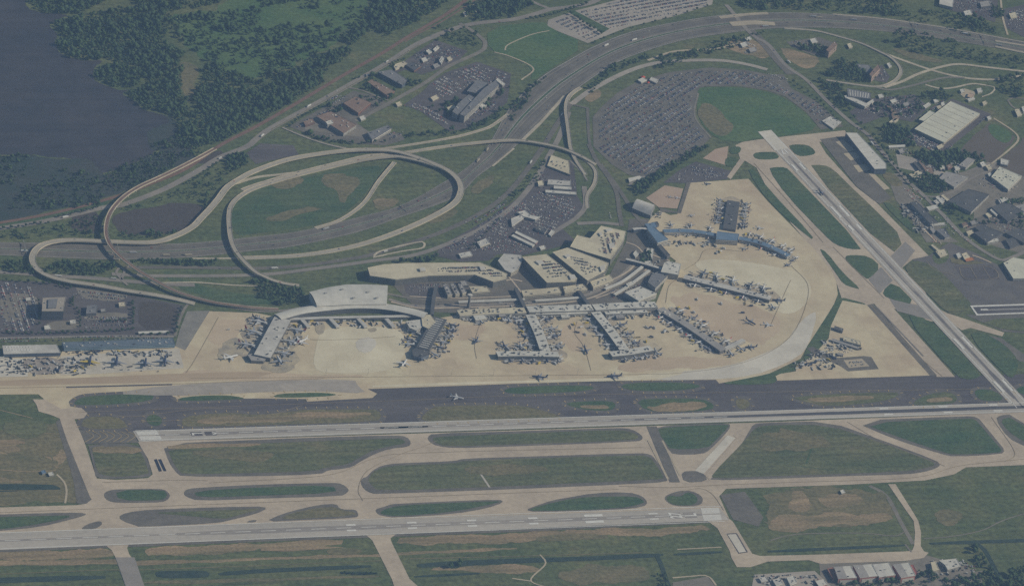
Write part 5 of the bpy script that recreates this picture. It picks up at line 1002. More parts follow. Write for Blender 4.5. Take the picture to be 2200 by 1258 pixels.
trees('120,468 180,455 215,445', 8, 4.5, 'from the west before the rail bridge', 'roadside trees before the rail bridge', 3)
trees('0,492 30,490 60,485 110,478', 7, 4.5, 'from the west in the gaps of the industrial road verge', 'roadside trees at the marsh', 3)
trees('395,398 430,380 470,350', 7, 5, 'from the west in the road median past the rail bridge', 'trees in the road median', 2)
trees('2105,1190 2120,1215 2140,1240', 6, 6, 'down the canal bank in the southeast', 'trees on the canal bank', 4)
trees('1998,1230 2010,1240 2000,1250', 5, 6, 'behind the fire station annex', 'trees behind the fire station annex', 4)
trees('1360,375 1390,345 1350,370', 0, 4, '', '')
trees('1700,175 1755,215 1800,262', 12, 4.5, 'down the arterial road beside the big car park', 'trees along the arterial road', 2)
trees('1750,170 1800,200 1840,260 1880,300', 10, 6, 'down the far side of the arterial road', 'trees opposite the big car park', 4)
trees('520,500 560,492 600,480', 0, 4, '', '')
trees('868,150 840,140 870,128', 5, 4.5, 'round the small restaurant lot', 'trees round the restaurant', 3)
trees('930,232 975,250 960,240', 6, 5, 'in front of the hotel slabs', 'trees in front of the hotel slabs', 6)
trees('1005,540 1040,505 1075,470', 8, 3.5, 'along the fence of the rental yards from the west', 'trees on the rental fence', 1)
trees('2080,330 2050,325 2100,345', 5, 6, 'on the edge of the bare field', 'trees on the bare field edge', 4)
trees('2155,478 2120,480 2085,475 2065,470', 7, 5.5, 'from the east behind the square dark warehouse', 'trees behind the dark warehouse', 5)
trees('735,1231 768,1233 812,1232', 7, 3.5, 'from the west by the little pond', 'bushes at the little pond', 1)

# ================================================================ aircraft
def lathe_x(prof, n=12):
    return [[(x, r*math.sin(a), z+r*math.cos(a)*f) for a in np.linspace(0, 2*math.pi, n+1)[:-1]] for x, r, z, f in prof]
def plane_parts():
    P = {}
    P['fuselage'] = (MB().tube(lathe_x([(18.3, .15, 3.0, 1), (17.9, .8, 3.1, 1), (16.8, 1.4, 3.3, 1), (15, 1.85, 3.5, 1), (13, 2.0, 3.6, 1), (-7, 2.0, 3.6, 1), (-11, 1.75, 3.9, 1), (-15, 1.0, 4.5, 1), (-18.4, .3, 4.9, 1)])), 0)
    w = MB(); w.v = []
    def wing(s, root, tip, th, zr, zt):
        (x0, x1, y0), (x2, x3, y1) = root, tip
        vs = [(x0, s*y0, zr+th), (x1, s*y0, zr+th), (x3, s*y1, zt+th*.3), (x2, s*y1, zt+th*.3), (x0, s*y0, zr), (x1, s*y0, zr), (x3, s*y1, zt), (x2, s*y1, zt)]
        f = [(0, 1, 2, 3), (7, 6, 5, 4), (0, 3, 7, 4), (1, 5, 6, 2), (3, 2, 6, 7), (0, 4, 5, 1)]
        if s < 0: f = [q[::-1] for q in f]
        return MB().add(vs, f)
    P['wing_a'] = (wing(1, (4.5, -3.2, 1.2), (-4.6, -6.4, 17.3), .55, 2.5, 3.9), 1); P['wing_b'] = (wing(-1, (4.5, -3.2, 1.2), (-4.6, -6.4, 17.3), .55, 2.5, 3.9), 1)
    P['tailplane_a'] = (wing(1, (-13.2, -16.6, .4), (-16.4, -18.2, 6.3), .3, 4.5, 5.0), 1); P['tailplane_b'] = (wing(-1, (-13.2, -16.6, .4), (-16.4, -18.2, 6.3), .3, 4.5, 5.0), 1)
    f = MB().add([(-11.5, .22, 5.0), (-16.8, .22, 5.2), (-18.6, .1, 12.2), (-16.2, .1, 12.2), (-11.5, -.22, 5.0), (-16.8, -.22, 5.2), (-18.6, -.1, 12.2), (-16.2, -.1, 12.2)], [(3, 2, 1, 0), (4, 5, 6, 7), (0, 4, 7, 3), (1, 2, 6, 5), (3, 7, 6, 2)]); P['tail_fin'] = (f, 2)
    for nm, s in (('engine_a', 1), ('engine_b', -1)):
        e = MB(); e.tube([[(x, s*5.8+r*math.sin(a), 1.9+r*math.cos(a)) for a in np.linspace(0, 2*math.pi, 9)[:-1]] for x, r in ((4.2, .95), (2.6, 1.15), (-.2, 1.0), (-1.4, .6))]); e.add([(1.8, s*5.8-.15, 2.7), (-1.5, s*5.8-.15, 3.1), (-1.5, s*5.8+.15, 3.1), (1.8, s*5.8+.15, 2.7), (1.8, s*5.8, 3.2), (-1.5, s*5.8, 3.4)], [(0, 1, 5, 4), (3, 4, 5, 2)]); P[nm] = (e, 3)
    g = MB(); g.box((13.5, 0, 0), (.9, .5, 2.0)); g.box((-1, 2.8, 0), (1.2, .7, 2.6)); g.box((-1, -2.8, 0), (1.2, .7, 2.6)); P['landing_gear'] = (g, 4)
    c = MB(); c.add([(17.3, -.8, 4.15), (17.3, .8, 4.15), (16.3, 1.1, 4.75), (16.3, -1.1, 4.75)], [(0, 1, 2, 3)]); P['cockpit_window'] = (c, 5)
    return P
PPT = plane_parts()
pw = mat('aircraft_white', (.60,.61,.62), (.54,.55,.57), .3, 3, rough=.45); pg = mat('aircraft_silver', (.45,.46,.48), (.38,.39,.42), .3, 3, rough=.4, metal=.3); pn = mat('aircraft_navy', (.035,.05,.11), (.05,.065,.12), .3, 3, rough=.45)
pr = mat('aircraft_red', (.5,.08,.07), (.42,.08,.07), .3, 3); py = mat('aircraft_yellow', (.62,.48,.06), (.55,.42,.07), .3, 3); pbr = mat('aircraft_brown', (.14,.075,.045), (.11,.06,.04), .3, 3)
LIV = {'white': (pw, pg, pn, pg), 'navy': (pn, pg, pn, pg), 'red': (pw, pg, pr, pg), 'silver': (pg, pg, pg, pg), 'white2': (pw, pw, pw, pw), 'brown': (pn, pg, pbr, pg), 'yellow': (pn, py, pbr, pg)}
LNAME = {'white': 'navy-tailed white airliner', 'navy': 'dark navy airliner', 'red': 'red-tailed white airliner', 'silver': 'bare silver airliner', 'white2': 'all-white airliner', 'brown': 'brown-tailed dark freighter', 'yellow': 'yellow-winged dark freighter'}
PM = {}
def airliner(p, hd, span, liv, label, group):
    """p: middle of the aircraft on the ground; hd: heading angle of the nose"""
    t = thing('airliner' if span > 27 else 'regional_jet', p, label, 'airplane' if span > 27 else 'small jet', group, hd, span/34.6)
    L_ = LIV[liv]
    for nm, (b, k) in PPT.items():
        key = (nm, liv)
        if key not in PM: PM[key] = MB(); PM[key].v, PM[key].f, PM[key].m = b.v, b.f, b.m; PM[key] = PM[key].mesh(nm, (L_+(darkm, glass))[k], smooth=(nm == 'fuselage'))
        o = bpy.data.objects.new(nm[:-2] if nm[-2:] in ('_a', '_b') else nm, PM[key]); link(o); o.parent = t
    return t
bridge_w = mat('bridge_white', (.55,.55,.53), (.45,.45,.44), .2, 3)
JB = {}
def jet_bridge(a, b, label, group):
    """from the pier face a to the door b"""
    d = b-a; L_ = max(8, round(d.length/4)*4); rz = math.atan2(d.y, d.x); t = thing('jet_bridge', (a.x, a.y, 0), label, 'jet bridge', group, rz)
    if L_ not in JB:
        JB[L_] = [('tunnel', MB().box((L_/2, 0, 4.2), (L_, 3.0, 2.8)).mesh('tunnel', bridge_w)), ('rotunda', MB().tube([[(r*math.cos(q), r*math.sin(q), z) for q in np.linspace(0, 2*math.pi, 9)[:-1]] for r, z in ((1.0, 0), (1.0, 4), (2.4, 4.01), (2.4, 7.3))]).mesh('rotunda', metal)),
                  ('cab', MB().box((L_+1, .6, 4.0), (4, 4.4, 3.4)).mesh('cab', metal)), ('support_leg', MB().box((L_*.75, 1.2, 0), (.9, .5, 4.2)).box((L_*.75, -1.2, 0), (.9, .5, 4.2)).box((L_*.75, 0, .2), (1.6, 3.6, .9)).mesh('support_leg', darkm))]
    for nm, me in JB[L_]: o = bpy.data.objects.new(nm, me); link(o); o.parent = t
# service vehicles of the apron
def small_vehicle(kind):
    b = MB()
    if kind == 'tug': b.box((2.2, 0, .35), (3.0, 1.7, 1.0)).box((1.6, 0, 1.35), (1.3, 1.5, .7), m=1)
    if kind == 'tug':
        for k in range(3): b.box((-1.8-3.6*k, 0, .5), (3.0, 1.7, .3), m=0).box((-1.8-3.6*k, 0, .8), (2.6, 1.5, 1.1), m=2)
    if kind == 'truck': b.box((0, 0, .9), (6.5, 2.4, 2.5)).box((4.4, 0, .6), (2.0, 2.3, 1.9)).box((4.9, 0, 1.5), (1.06, 2.1, .8), m=1)
    if kind == 'fuel': b.tube([[(x, 1.1*math.sin(a), 2.1+1.0*math.cos(a)) for a in np.linspace(0, 2*math.pi, 9)[:-1]] for x in (-4.5, 3)]); b.box((4.3, 0, .6), (2.2, 2.3, 2.0)).box((4.9, 0, 1.6), (1.1, 2.1, .8), m=1).box((-.5, 0, .7), (9, 1.8, .5))
    for x in (-2.2, 3.6): 
        for y in (-.95, .95): b.tube([[(x+.42*math.cos(a), y+d, .42+.42*math.sin(a)) for a in np.linspace(0, 2*math.pi, 7)[:-1]] for d in (-.14, .14)], m=2)
    return b
SVM = {}
for kd in ('tug', 'truck', 'fuel'):
    for cn, cm in (('white', pw), ('dark', pn), ('yellow', py)): SVM[kd, cn] = small_vehicle(kd).mesh('service_'+kd, [cm, glass, tyre])
SVN = {'tug': 'baggage tug', 'truck': 'catering truck', 'fuel': 'fuel truck'}
rp = random.Random(21); NSV = 0
def service(p, rz, where, group='service vehicles on the apron'):
    global NSV; NSV += 1; kd = rp.choice(('tug', 'truck', 'fuel', 'truck')); cn = rp.choice(('white', 'white', 'dark', 'yellow'))
    o = bpy.data.objects.new({'tug': 'baggage_tug', 'truck': 'catering_truck', 'fuel': 'fuel_truck'}[kd], SVM[kd, cn]); link(o); o.location = p; o.rotation_euler = (0, 0, rz); o.scale = (1.25,)*3
    tag(o, f'{cn} {SVN[kd]} {where}', 'service vehicle', group); return o
def gates(line, half, side, n, span, what, livs, start=.08, end=.97, bridge=True, sv=2, lean=0.0, extra=6):
    """airliners nose-in along one side of a pier; what: where, for the labels"""
    c = resample([G(x, y) for x, y in pts(line)], 4); nm = sides(c); k_ = span/34.6
    for i in range(n):
        j = min(len(c)-1, int((start+(end-start)*(i+.5)/n)*len(c))); p, q = c[j], nm[j]*side; u = Vector((q.y, -q.x, 0))
        q2 = (q+u*(lean+rp.uniform(-.12, .12))).normalized(); m = p+q*(half+extra)+q2*18.5*k_+u*rp.uniform(-3, 3); m.z = Z[6]; liv = rp.choice(livs)
        airliner(m, math.atan2(-q2.y, -q2.x), span*rp.uniform(.94, 1.12), liv, f'{LNAME[liv]} at the {nth(i)} stand, {what}', 'airliners parked at the gates')
        door = m-q2*13*k_+Vector((q2.y, -q2.x, 0))*3.4*side*k_
        if bridge: jet_bridge(p+q*half+u*9*side, door, f'white jet bridge of the {nth(i)} stand, {what}', 'jet bridges')
        for s_ in range(sv):
            v = m+u*(rp.choice((-1, 1))*rp.uniform(12, 20))*k_+q*(rp.uniform(-15, -5) if s_ == 0 else rp.uniform(5, 17)); v.z = Z[6]; service(v, rp.uniform(0, 6.28), f"by the {'tail' if s_ else 'nose'}, {nth(i)} stand, {what}")
mixed = ('white', 'white', 'navy', 'red', 'silver', 'white2'); us = ('white', 'navy', 'navy', 'white', 'silver')
gates('607,684 563,765', 21, -1, 3, 42, 'west side of the wide pale pier', mixed)
gates('607,684 563,765', 21, 1, 3, 44, 'east side of the wide pale pier', mixed)
gates('946,683 908,749', 17, -1, 4, 32, 'west side of the dark-roofed pier', us); gates('946,683 908,749', 17, 1, 5, 32, 'east side of the dark-roofed pier', us)
gates('1140,676 1158,715 1172,755', 13, -1, 4, 32, 'west side of the western T-shaped pier', us); gates('1140,676 1158,715 1172,755', 13, 1, 4, 32, 'east side of the western T-shaped pier', us)
gates('1068,760 1200,761', 12, -1, 5, 31, 'south face of the western crossbar', us, end=1.05); gates('1068,759 1140,760', 12, 1, 2, 31, 'north face of the western crossbar', us)
gates('1280,670 1312,710 1341,750', 13, -1, 4, 32, 'west side of the eastern T-shaped pier', us); gates('1280,670 1312,710 1341,750', 13, 1, 4, 32, 'east side of the eastern T-shaped pier', us)
gates('1312,760 1350,756 1400,747', 12, -1, 4, 31, 'south face of the eastern crossbar', us, end=1.05)
gates('1418,662 1480,700 1555,752', 11, -1, 6, 31, 'south side of the long diagonal pier', mixed); gates('1418,662 1480,700 1555,752', 11, 1, 5, 31, 'north side of the long diagonal pier', mixed)
gates('1470,594 1560,616 1655,640', 11, -1, 5, 32, 'south side of the vented diagonal pier', mixed); gates('1470,594 1560,616 1655,640', 11, 1, 5, 32, 'north side of the vented diagonal pier', mixed, extra=10)
gates('1567,492 1576,432', 17, 1, 8, 22, 'west side of the commuter pier', mixed, bridge=False, sv=1); gates('1567,492 1576,432', 17, -1, 8, 22, 'east side of the commuter pier', mixed, bridge=False, sv=1)
gates('1588,511 1630,520 1665,534 1695,549', 8.5, 1, 5, 24, 'north side of the eastern blue concourse', mixed, bridge=False, sv=1); gates('1588,511 1630,520 1665,534 1695,549', 8.5, -1, 3, 24, 'south side of the eastern blue concourse', mixed, bridge=False, sv=1)
gates('1426,496 1470,495 1510,499 1540,505', 8.5, -1, 4, 23, 'south side of the western blue concourse', mixed, bridge=False, sv=1); gates('1426,496 1470,495 1510,499 1540,505', 8.5, 1, 3, 23, 'north side of the western blue concourse', mixed, bridge=False, sv=1)
gates('985,680 1060,676 1120,674', 13, -1, 2, 30, 'south side of the western terminal bar', mixed)
def px_dir(x, y, dx, dy): a = G(x, y); b_ = G(x+dx, y+dy); return math.atan2((b_-a).y, (b_-a).x)
for x, y, dx, dy, sp, liv, lb in ((193, 780, 1, -9, 50, 'yellow', 'nosed up to the long cargo building, westernmost of four'), (250, 781, 1, -9, 50, 'brown', 'nosed up to the long cargo building, second from the west of four'), (312, 783, 1, -9, 46, 'brown', 'nosed up to the long cargo building, third from the west of four'), (354, 778, 1, -9, 48, 'brown', 'nosed up to the long cargo building, easternmost of four'),
        (1023, 734, -5, 9, 33, 'navy', 'taxiing alone on the cream apron east of the dark-roofed pier'), (1258, 755, 4, 9, 36, 'navy', 'taxiing alone between the two T-shaped piers'), (981, 856, 10, 2, 33, 'white2', 'rolling on the dark taxiway south of the apron'), (1159, 813, -10, -1, 38, 'navy', 'taxiing on the apron edge, western of two on the cream lane'), (1319, 811, -10, 0, 38, 'navy', 'taxiing on the apron edge, eastern of two on the cream lane'),
        (1612, 694, 9, 5, 34, 'navy', 'taxiing alone on the pink apron between the diagonal piers'), (1693, 571, -9, 4, 24, 'navy', 'alone on the pale apron east of the blue concourse'), (1703, 561, -9, 5, 22, 'navy', 'pushed back near the end of the eastern blue concourse'), (1710, 555, 9, -2, 22, 'silver', 'by the fence beyond the eastern blue concourse'), (868, 783, 6, -9, 40, 'white2', 'southwest of the head of the dark-roofed pier'), (645, 737, -9, 3, 46, 'white2', 'of wide body, broadside east of the wide pale-roofed pier'),
        (495, 770, 8, -2, 42, 'white2', 'of wide body west of the grey pavilion'), (600, 778, -5, -9, 46, 'white', 'south of the grey pavilion, tail to the taxi lane'), (555, 688, 9, 3, 36, 'navy', 'at the root of the wide pale-roofed pier'), (1650, 700, 8, 1, 28, 'white2', 'waiting on the eastern bend of the pink apron'), (1763, 416, 4, 5, 30, 'navy', 'landing roll on the crossing runway'), (1524, 521, 1, -9, 22, 'white', 'south of the blue hub, nose to the hub'), (1598, 536, -9, -2, 22, 'white', 'southeast of the blue hub'),
        (1632, 492, 9, 1, 24, 'white2', 'on the pale apron northeast of the blue concourse'), (1625, 508, 9, 2, 22, 'silver', 'between commuter pier and the eastern concourse'), (1455, 427, 9, 2, 17, 'white2', 'small jet alone on the pink pad'), (1440, 425, 9, 2, 16, 'white', 'small jet, western one on the pink pad'), (1485, 465, -9, 1, 20, 'silver', 'near the western rim of the commuter apron'), (1520, 397, 9, 0, 20, 'navy', 'near the northern rim of the commuter apron'),
        (905, 772, 1, -9, 34, 'navy', 'south of the dark eight-sided head'), (935, 765, -8, -5, 34, 'white', 'southeast of the dark eight-sided head'), (878, 742, 9, 1, 34, 'white', 'west of the dark eight-sided head'), (1570, 762, -6, -9, 32, 'white', 'at the fork of the long diagonal pier, western stand'), (1592, 752, -9, -7, 32, 'white', 'at the fork of the long diagonal pier, middle stand'), (1613, 748, -9, 0, 32, 'navy', 'at the fork of the long diagonal pier, eastern stand'), (1672, 648, -9, -1, 34, 'navy', 'off the tip of the vented diagonal pier'), (1660, 662, -6, -9, 32, 'white', 'south of the tip of the vented diagonal pier')):
    airliner(Vector((*G(x, y)[:2], Z[7])), px_dir(x, y, dx, dy), sp, liv, LNAME[liv]+' '+lb, 'airliners away from the gates')
# loose service vehicles and cargo dollies
for k, (x0, y0, x1, y1, n, w) in enumerate(((135, 765, 180, 800, 14, 'in the crowded cargo yard west of the freighters'), (60, 772, 130, 800, 12, 'on the dirty yard south of the skylit cargo building'), (210, 755, 365, 765, 14, 'along the front of the long blue-walled cargo building'), (640, 690, 870, 705, 12, 'between the stub gate buildings'), (1000, 682, 1120, 690, 10, 'south of the western terminal bar'), (1200, 690, 1260, 720, 6, 'between the two T-shaped piers'), (1380, 690, 1440, 735, 8, 'east of the eastern T-shaped pier'), (1470, 640, 1620, 700, 8, 'between the diagonal piers'), (1500, 525, 1560, 545, 6, 'south of the blue hub'))):
    for i in range(n): service(Vector((*G(rp.uniform(x0, x1), rp.uniform(y0, y1))[:2], Z[7])), rp.uniform(0, 6.28), f'{w}, {nth(i)} of these', 'loose service vehicles')

# ================================================================ road vehicles
def car_mesh(paint, kind='car'):
    b = MB()
    if kind == 'car':
        b.add([(2.25, -.85, .35), (2.25, .85, .35), (2.25, .85, .75), (2.25, -.85, .75), (1.2, -.88, .95), (1.2, .88, .95), (-2.0, -.88, .98), (-2.0, .88, .98), (-2.25, -.85, .8), (-2.25, .85, .8), (-2.25, -.85, .35), (-2.25, .85, .35)],
              [(0, 1, 2, 3), (3, 2, 5, 4), (4, 5, 7, 6), (6, 7, 9, 8), (8, 9, 11, 10), (0, 3, 4, 6, 8, 10), (1, 11, 9, 7, 5, 2)], 0)
        b.add([(1.1, -.8, .95), (1.1, .8, .95), (.4, .68, 1.42), (.4, -.68, 1.42), (-1.2, .68, 1.42), (-1.2, -.68, 1.42), (-1.9, .8, .97), (-1.9, -.8, .97)], [(0, 1, 2, 3), (5, 4, 6, 7), (0, 3, 5, 7), (1, 6, 4, 2)], 1); b.add([(.4, .68, 1.43), (.4, -.68, 1.43), (-1.2, .68, 1.43), (-1.2, -.68, 1.43)], [(0, 2, 3, 1)], 0); wx = (-1.4, 1.4); ww = .8
    elif kind == 'truck':
        b.box((-2, 0, 1.1), (12.5, 2.5, 2.8)).box((5.9, 0, .6), (2.6, 2.4, 2.4)).box((6.5, 0, 1.8), (1.45, 2.2, .9), m=1); wx = (-7, -5.8, 2.8, 6.2); ww = 1.1
    else:
        b.box((0, 0, .5), (11, 2.5, 2.6)).box((0, 0, 1.8), (11.06, 2.56, .8), m=1); wx = (-3.5, 3.5); ww = 1.15
    for x in wx:
        for y in (-ww, ww): b.tube([[(x+.34*math.cos(a), y+d, .34+.34*math.sin(a)) for a in np.linspace(0, 2*math.pi, 7)[:-1]] for d in (-.12, .12)], m=2)
    return b.mesh('paintwork', [paint, glass, tyre])
CC = {'white': (.72,.72,.70), 'silver': (.42,.43,.45), 'black': (.03,.03,.035), 'red': (.40,.05,.04), 'blue': (.06,.10,.28), 'beige': (.46,.41,.31), 'grey': (.16,.165,.18)}
CPM = {k: mat('car_paint_'+k, v, tuple(x*.9 for x in v), .5, 2, rough=.4, spec=.5) for k, v in CC.items()}
CM = {k: car_mesh(m) for k, m in CPM.items()}; TM = {k: car_mesh(CPM[k], 'truck') for k in ('white', 'silver', 'beige')}; BM = {k: car_mesh(CPM[k], 'bus') for k in ('white', 'blue')}
cw = ['white']*5+['silver']*5+['black']*5+['grey']*4+['blue']*2+['red']*2+['beige']*2
rv = random.Random(5); SHOWN = 0
def vehicle(p, rz, kind, col, label, group, sc=1.15):
    global SHOWN; SHOWN += kind == 'car'
    o = bpy.data.objects.new({'car': 'car', 'truck': 'truck', 'bus': 'bus'}[kind], {'car': CM, 'truck': TM, 'bus': BM}[kind][col]); link(o); o.location = p; o.rotation_euler = (0, 0, rz); o.scale = (sc,)*3
    return tag(o, label, kind, group)
N = len(ma)-1
use = sorted([(rv.uniform(.03, .97), rv.choice((.08, .13, .19, .26, .33, .40, .60, .67, .74, .81, .87))) for _ in range(78)]+[(.345, .30), (.352, .34), (.32, .74), (.455, .30), (.47, .36), (.39, .28)])
for i, (u, t) in enumerate(use):
    k = int(u*N); f = u*N-k; a = ma[k].lerp(ma[k+1], f); b_ = mb[k].lerp(mb[k+1], f); p = a.lerp(b_, t); d = ma[k+1]-ma[k]; p.z = Z[3]+.1
    kd = rv.choice(('car', 'car', 'car', 'car', 'truck')); col = rv.choice(list({'car': CM, 'truck': TM}[kd])) if kd == 'truck' else rv.choice(cw)
    vehicle(p, math.atan2(d.y, d.x)+(math.pi if t < .5 else 0), kd, col, f'{col} {"box truck" if kd == "truck" else "car"} on the motorway, {nth(i)} vehicle counted from the western end', 'vehicles on the motorway', 1.2)
for (c, l), n, what, w in ((VIA[0], 16, 'on the longest loop viaduct, counted from the cargo lots', 4), (VIA[1], 8, 'on the inner loop viaduct, counted from the terminals', 3), (VIA[2], 9, 'on the arching ramp viaduct, counted from the car park', 3)):
    for i in range(n):
        j = int((i+rv.uniform(.2, .8))/n*(len(c)-2)); p = c[j]+l; d = c[j+1]-c[j]; q = Vector((-d.y, d.x, 0)).normalized(); col = rv.choice(cw)
        vehicle(p+q*rv.choice((-w, w))*.6+Vector((0, 0, .1)), math.atan2(d.y, d.x), 'car', col, f'{col} car {what}, {nth(i)}', 'cars on the ramp viaducts')
for line, n, off, z, what in (('0,490 100,474 225,445 262,440 350,407 425,367 475,337 530,315 583,275 675,225 750,183 825,140 900,93 975,62 1100,42', 18, 4, 3, 'on the industrial road, counted from the marsh'), ('270,574 550,576 650,570 750,556 812,543 925,507 1000,475 1100,405 1165,318 1228,220', 12, 4, 3, 'on the upper access road, counted from the west'), ('0,584 200,597 330,608', 6, 4, 3, 'on the road below the long loop viaduct'),
        ('1650,95 1733,172 1825,260 1925,358 2025,460 2145,556', 14, 3, 4, 'on the arterial road, counted from the north'), ('880,655 985,655 1140,649 1250,636 1315,606', 12, 3, 4, 'on the terminal road, counted from the west')):
    c = resample([G(x, y, Z[z]+.15) for x, y in pts(line)], 4)
    for i in range(n):
        j = int((i+rv.uniform(.2, .8))/n*(len(c)-2)); p = c[j]; d = c[j+1]-c[j]; s_ = rv.choice((-1, 1)); q = Vector((-d.y, d.x, 0)).normalized(); kd = rv.choice(('car', 'car', 'car', 'truck', 'bus')); col = rv.choice(cw) if kd == 'car' else 'white'
        vehicle(p+q*off*s_, math.atan2(d.y, d.x)+(math.pi if s_ > 0 else 0), kd, col, f'{col} {kd} {what}, {nth(i)}', 'vehicles on the airport roads')
# parked cars in rows: those with a place of their own first, the rest one mass per colour
MASS = {k: [] for k in CC}
def rows(poly, dx, dy, z=Z[2]+.12, fill=.8, pitch=2.75, module=17.5, single=0, what='', group='', cols=cw, sc=1.0, hgt=None, margin=3, skip=None):
    """cars in double rows; (dx, dy) gives the row direction in survey units; the first rows are separate cars"""
    P = pts(poly) if isinstance(poly, str) else poly; hh = 0 if hgt is None else hgt
    w = [tuple(G(x, y, hh)[:2]) for x, y in P]; cx = sum(a[0] for a in w)/len(w); cy = sum(a[1] for a in w)/len(w); mx, my = sum(a[0] for a in P)/len(P), sum(a[1] for a in P)/len(P)
    a = px_dir(mx, my, dx, dy); u = Vector((math.cos(a), math.sin(a), 0)); v = Vector((-u.y, u.x, 0)); ww = inset(ccw(w), margin)
    T = [((x-cx)*u.x+(y-cy)*u.y, (x-cx)*v.x+(y-cy)*v.y) for x, y in w]; lo, hi = min(t[1] for t in T), max(t[1] for t in T); l0, l1 = min(t[0] for t in T), max(t[0] for t in T)
    k = 0; r = lo+3
    while r < hi:
        for half, o in ((0, -2.55), (1, 2.55)):
            n = 0; t = l0
            while t < l1:
                t += pitch
                x, y = cx+u.x*t+v.x*(r+o), cy+u.y*t+v.y*(r+o)
                if (t//34) % 2 == 0 and rv.random() < .04: t += 6
                if not inside((x, y), ww) or (skip and inside((x, y), skip)) or rv.random() > fill*(.75+.5*math.sin(t*.021+r*.05)): continue
                col = rv.choice(cols); rz = a+math.pi/2*(1 if half else -1)
                if single > 0 and SHOWN < 296:
                    single -= 1; vehicle((x, y, z), rz, 'car', col, f'{col} car {what}, {nth(k)} row, {nth(n)} space', group, 1.1)
                else: MASS[col].append((x, y, z, rz))
                n += 1
            k += n > 0
        r += module
GC = cw+['black']*8+['grey']*5
for (t, w, c, h, lb), (poly, dx, dy, sg) in zip(GAR, (('930,572 1030,569 1080,588 1080,594 1060,595 1025,586 935,588', 20, -.5, 22), ('1160,560 1195,562 1228,592 1175,598', 20, -2, 16), ('1215,548 1250,555 1292,578 1258,590', 22, 4, 14), ('1290,500 1335,500 1310,548 1285,540', 6, 20, 14))):
    rows(poly, dx, dy, z=h+.35, hgt=h, fill=.8, single=sg, what='on the roof of the '+' '.join(lb.replace(',', '').split()[:4]), group='cars on garage roofs', cols=GC, margin=1, module=16, sc=1)
rows('0,606 62,608 84,640 84,690 60,712 0,712', 3, 9, fill=.95, single=30, what='west of the tall grey office block', group='cars in the office car park')
rows('160,620 270,632 275,640 240,650 150,640', 9, 1, fill=.85, single=8, what='north of the small square office', group='cars in the office car park')
rows('180,680 270,678 280,705 180,706', 9, .2, fill=.75, single=8, what='south of the small square office', group='cars in the office car park')
rows('2,727 130,723 372,719 372,728 2,735', 9, -.2, fill=.85, margin=1, what='', group='')
rows('1700,778 1745,764 1805,775 1800,792 1712,797', 8, -3, fill=.5, single=10, what='on the triangular cargo pad', group='vehicles on the triangular pad', cols=['white', 'silver', 'black', 'grey'], pitch=5, z=Z[4]+.15)
rows('1815,773 1850,771 1864,785 1826,789', 9, -1, fill=.8, single=6, what='in the square vehicle pen', group='vehicles on the triangular pad', cols=['white', 'silver', 'black'], pitch=4, z=Z[6]+.15)
rows('1755,742 1770,733 1840,748 1830,762 1760,752', 8, 3, fill=.5, single=8, what='below the sawtooth building', group='vehicles on the triangular pad', cols=['white', 'silver', 'black'], pitch=5, z=Z[4]+.15)
ECO = '1285,258 1300,235 1335,205 1380,180 1440,160 1525,150 1600,155 1650,165 1690,192 1750,220 1785,252 1800,268 1765,272 1735,238 1690,204 1650,192 1588,182 1510,182 1492,200 1484,252 1515,296 1490,322 1432,352 1388,376 1352,368 1318,348 1285,318'
rows(ECO, 15, -10, fill=.94, pitch=2.7, module=18.5, cols=cw+['black', 'grey', 'blue', 'grey', 'black', 'silver', 'blue'])
rows('1325,4 1420,-20 1530,-20 1520,8 1445,32 1345,55 1310,62 1240,25', 20, -3.6, fill=.8, module=19); rows('1186,44 1215,34 1300,72 1262,88', 10, -4, fill=.75, module=18)
rows('628,272 700,236 730,232 690,250 672,262 640,275 690,290 740,292 690,294', 10, -4, fill=.85); rows('700,205 745,205 740,222 700,235', 9, -4, fill=.6); rows('860,225 900,220 945,245 965,270 900,242', 6, 3, fill=.7); rows('925,180 960,160 1025,138 1090,160 1080,200 1060,205 1040,180 980,200 950,215', 8, 4, fill=.8); rows('985,262 1060,215 1075,225 1060,240 1000,272', 9, -7, fill=.7)
rows('885,120 935,90 1000,110 980,128 940,146 905,150', 10, -4, fill=.5); rows('830,285 870,280 860,300 835,306', 8, -4, fill=.6)
rows('1000,540 1050,478 1100,445 1160,410 1230,425 1240,450 1225,470 1200,480 1190,500 1160,520 1120,545 1060,540', 9, 3, fill=.62, skip=[tuple(G(x, y)[:2]) for x, y in pts('1095,490 1165,510 1160,535 1090,510')]); rows('935,546 962,525 1000,500 1010,530 985,545', 9, -3, fill=.6); rows('1165,360 1175,385 1240,385 1240,410 1150,405', 9, .5, fill=.4)
rows('1435,388 1465,368 1498,350 1562,370 1555,382 1480,390', 9, 2, fill=.42, cols=['white', 'silver', 'white', 'black', 'blue'])
rows('1832,245 1880,225 1960,212 1985,230 1955,258 1900,246', 9, 4, fill=.55); rows('1880,205 1960,208 1900,215', 9, 1, fill=.6); rows('1965,282 2025,312 2035,318 2115,250 2124,250 2035,330 1945,300', 9, -9, fill=.66); rows('1930,300 1965,282 2020,312 2000,330', 9, 5, fill=.7); rows('1955,278 1985,262 2040,218 2030,212 1985,235 1945,270', 7, -5, fill=.6); rows('2030,0 2140,-20 2132,40 2060,22', 9, 2, fill=.7); rows('2160,25 2200,18 2200,70 2165,60', 9, 3, fill=.7)
rows('1640,150 1690,165 1700,180 1660,175', 9, 3, fill=.5); rows('1560,95 1610,85 1630,105 1600,120', 9, 4, fill=.5, cols=['white', 'black', 'silver']); rows('1700,85 1760,92 1740,105 1690,98', 9, 2, fill=.4); rows('1885,150 1905,145 1905,175 1880,172', 3, 9, fill=.5)
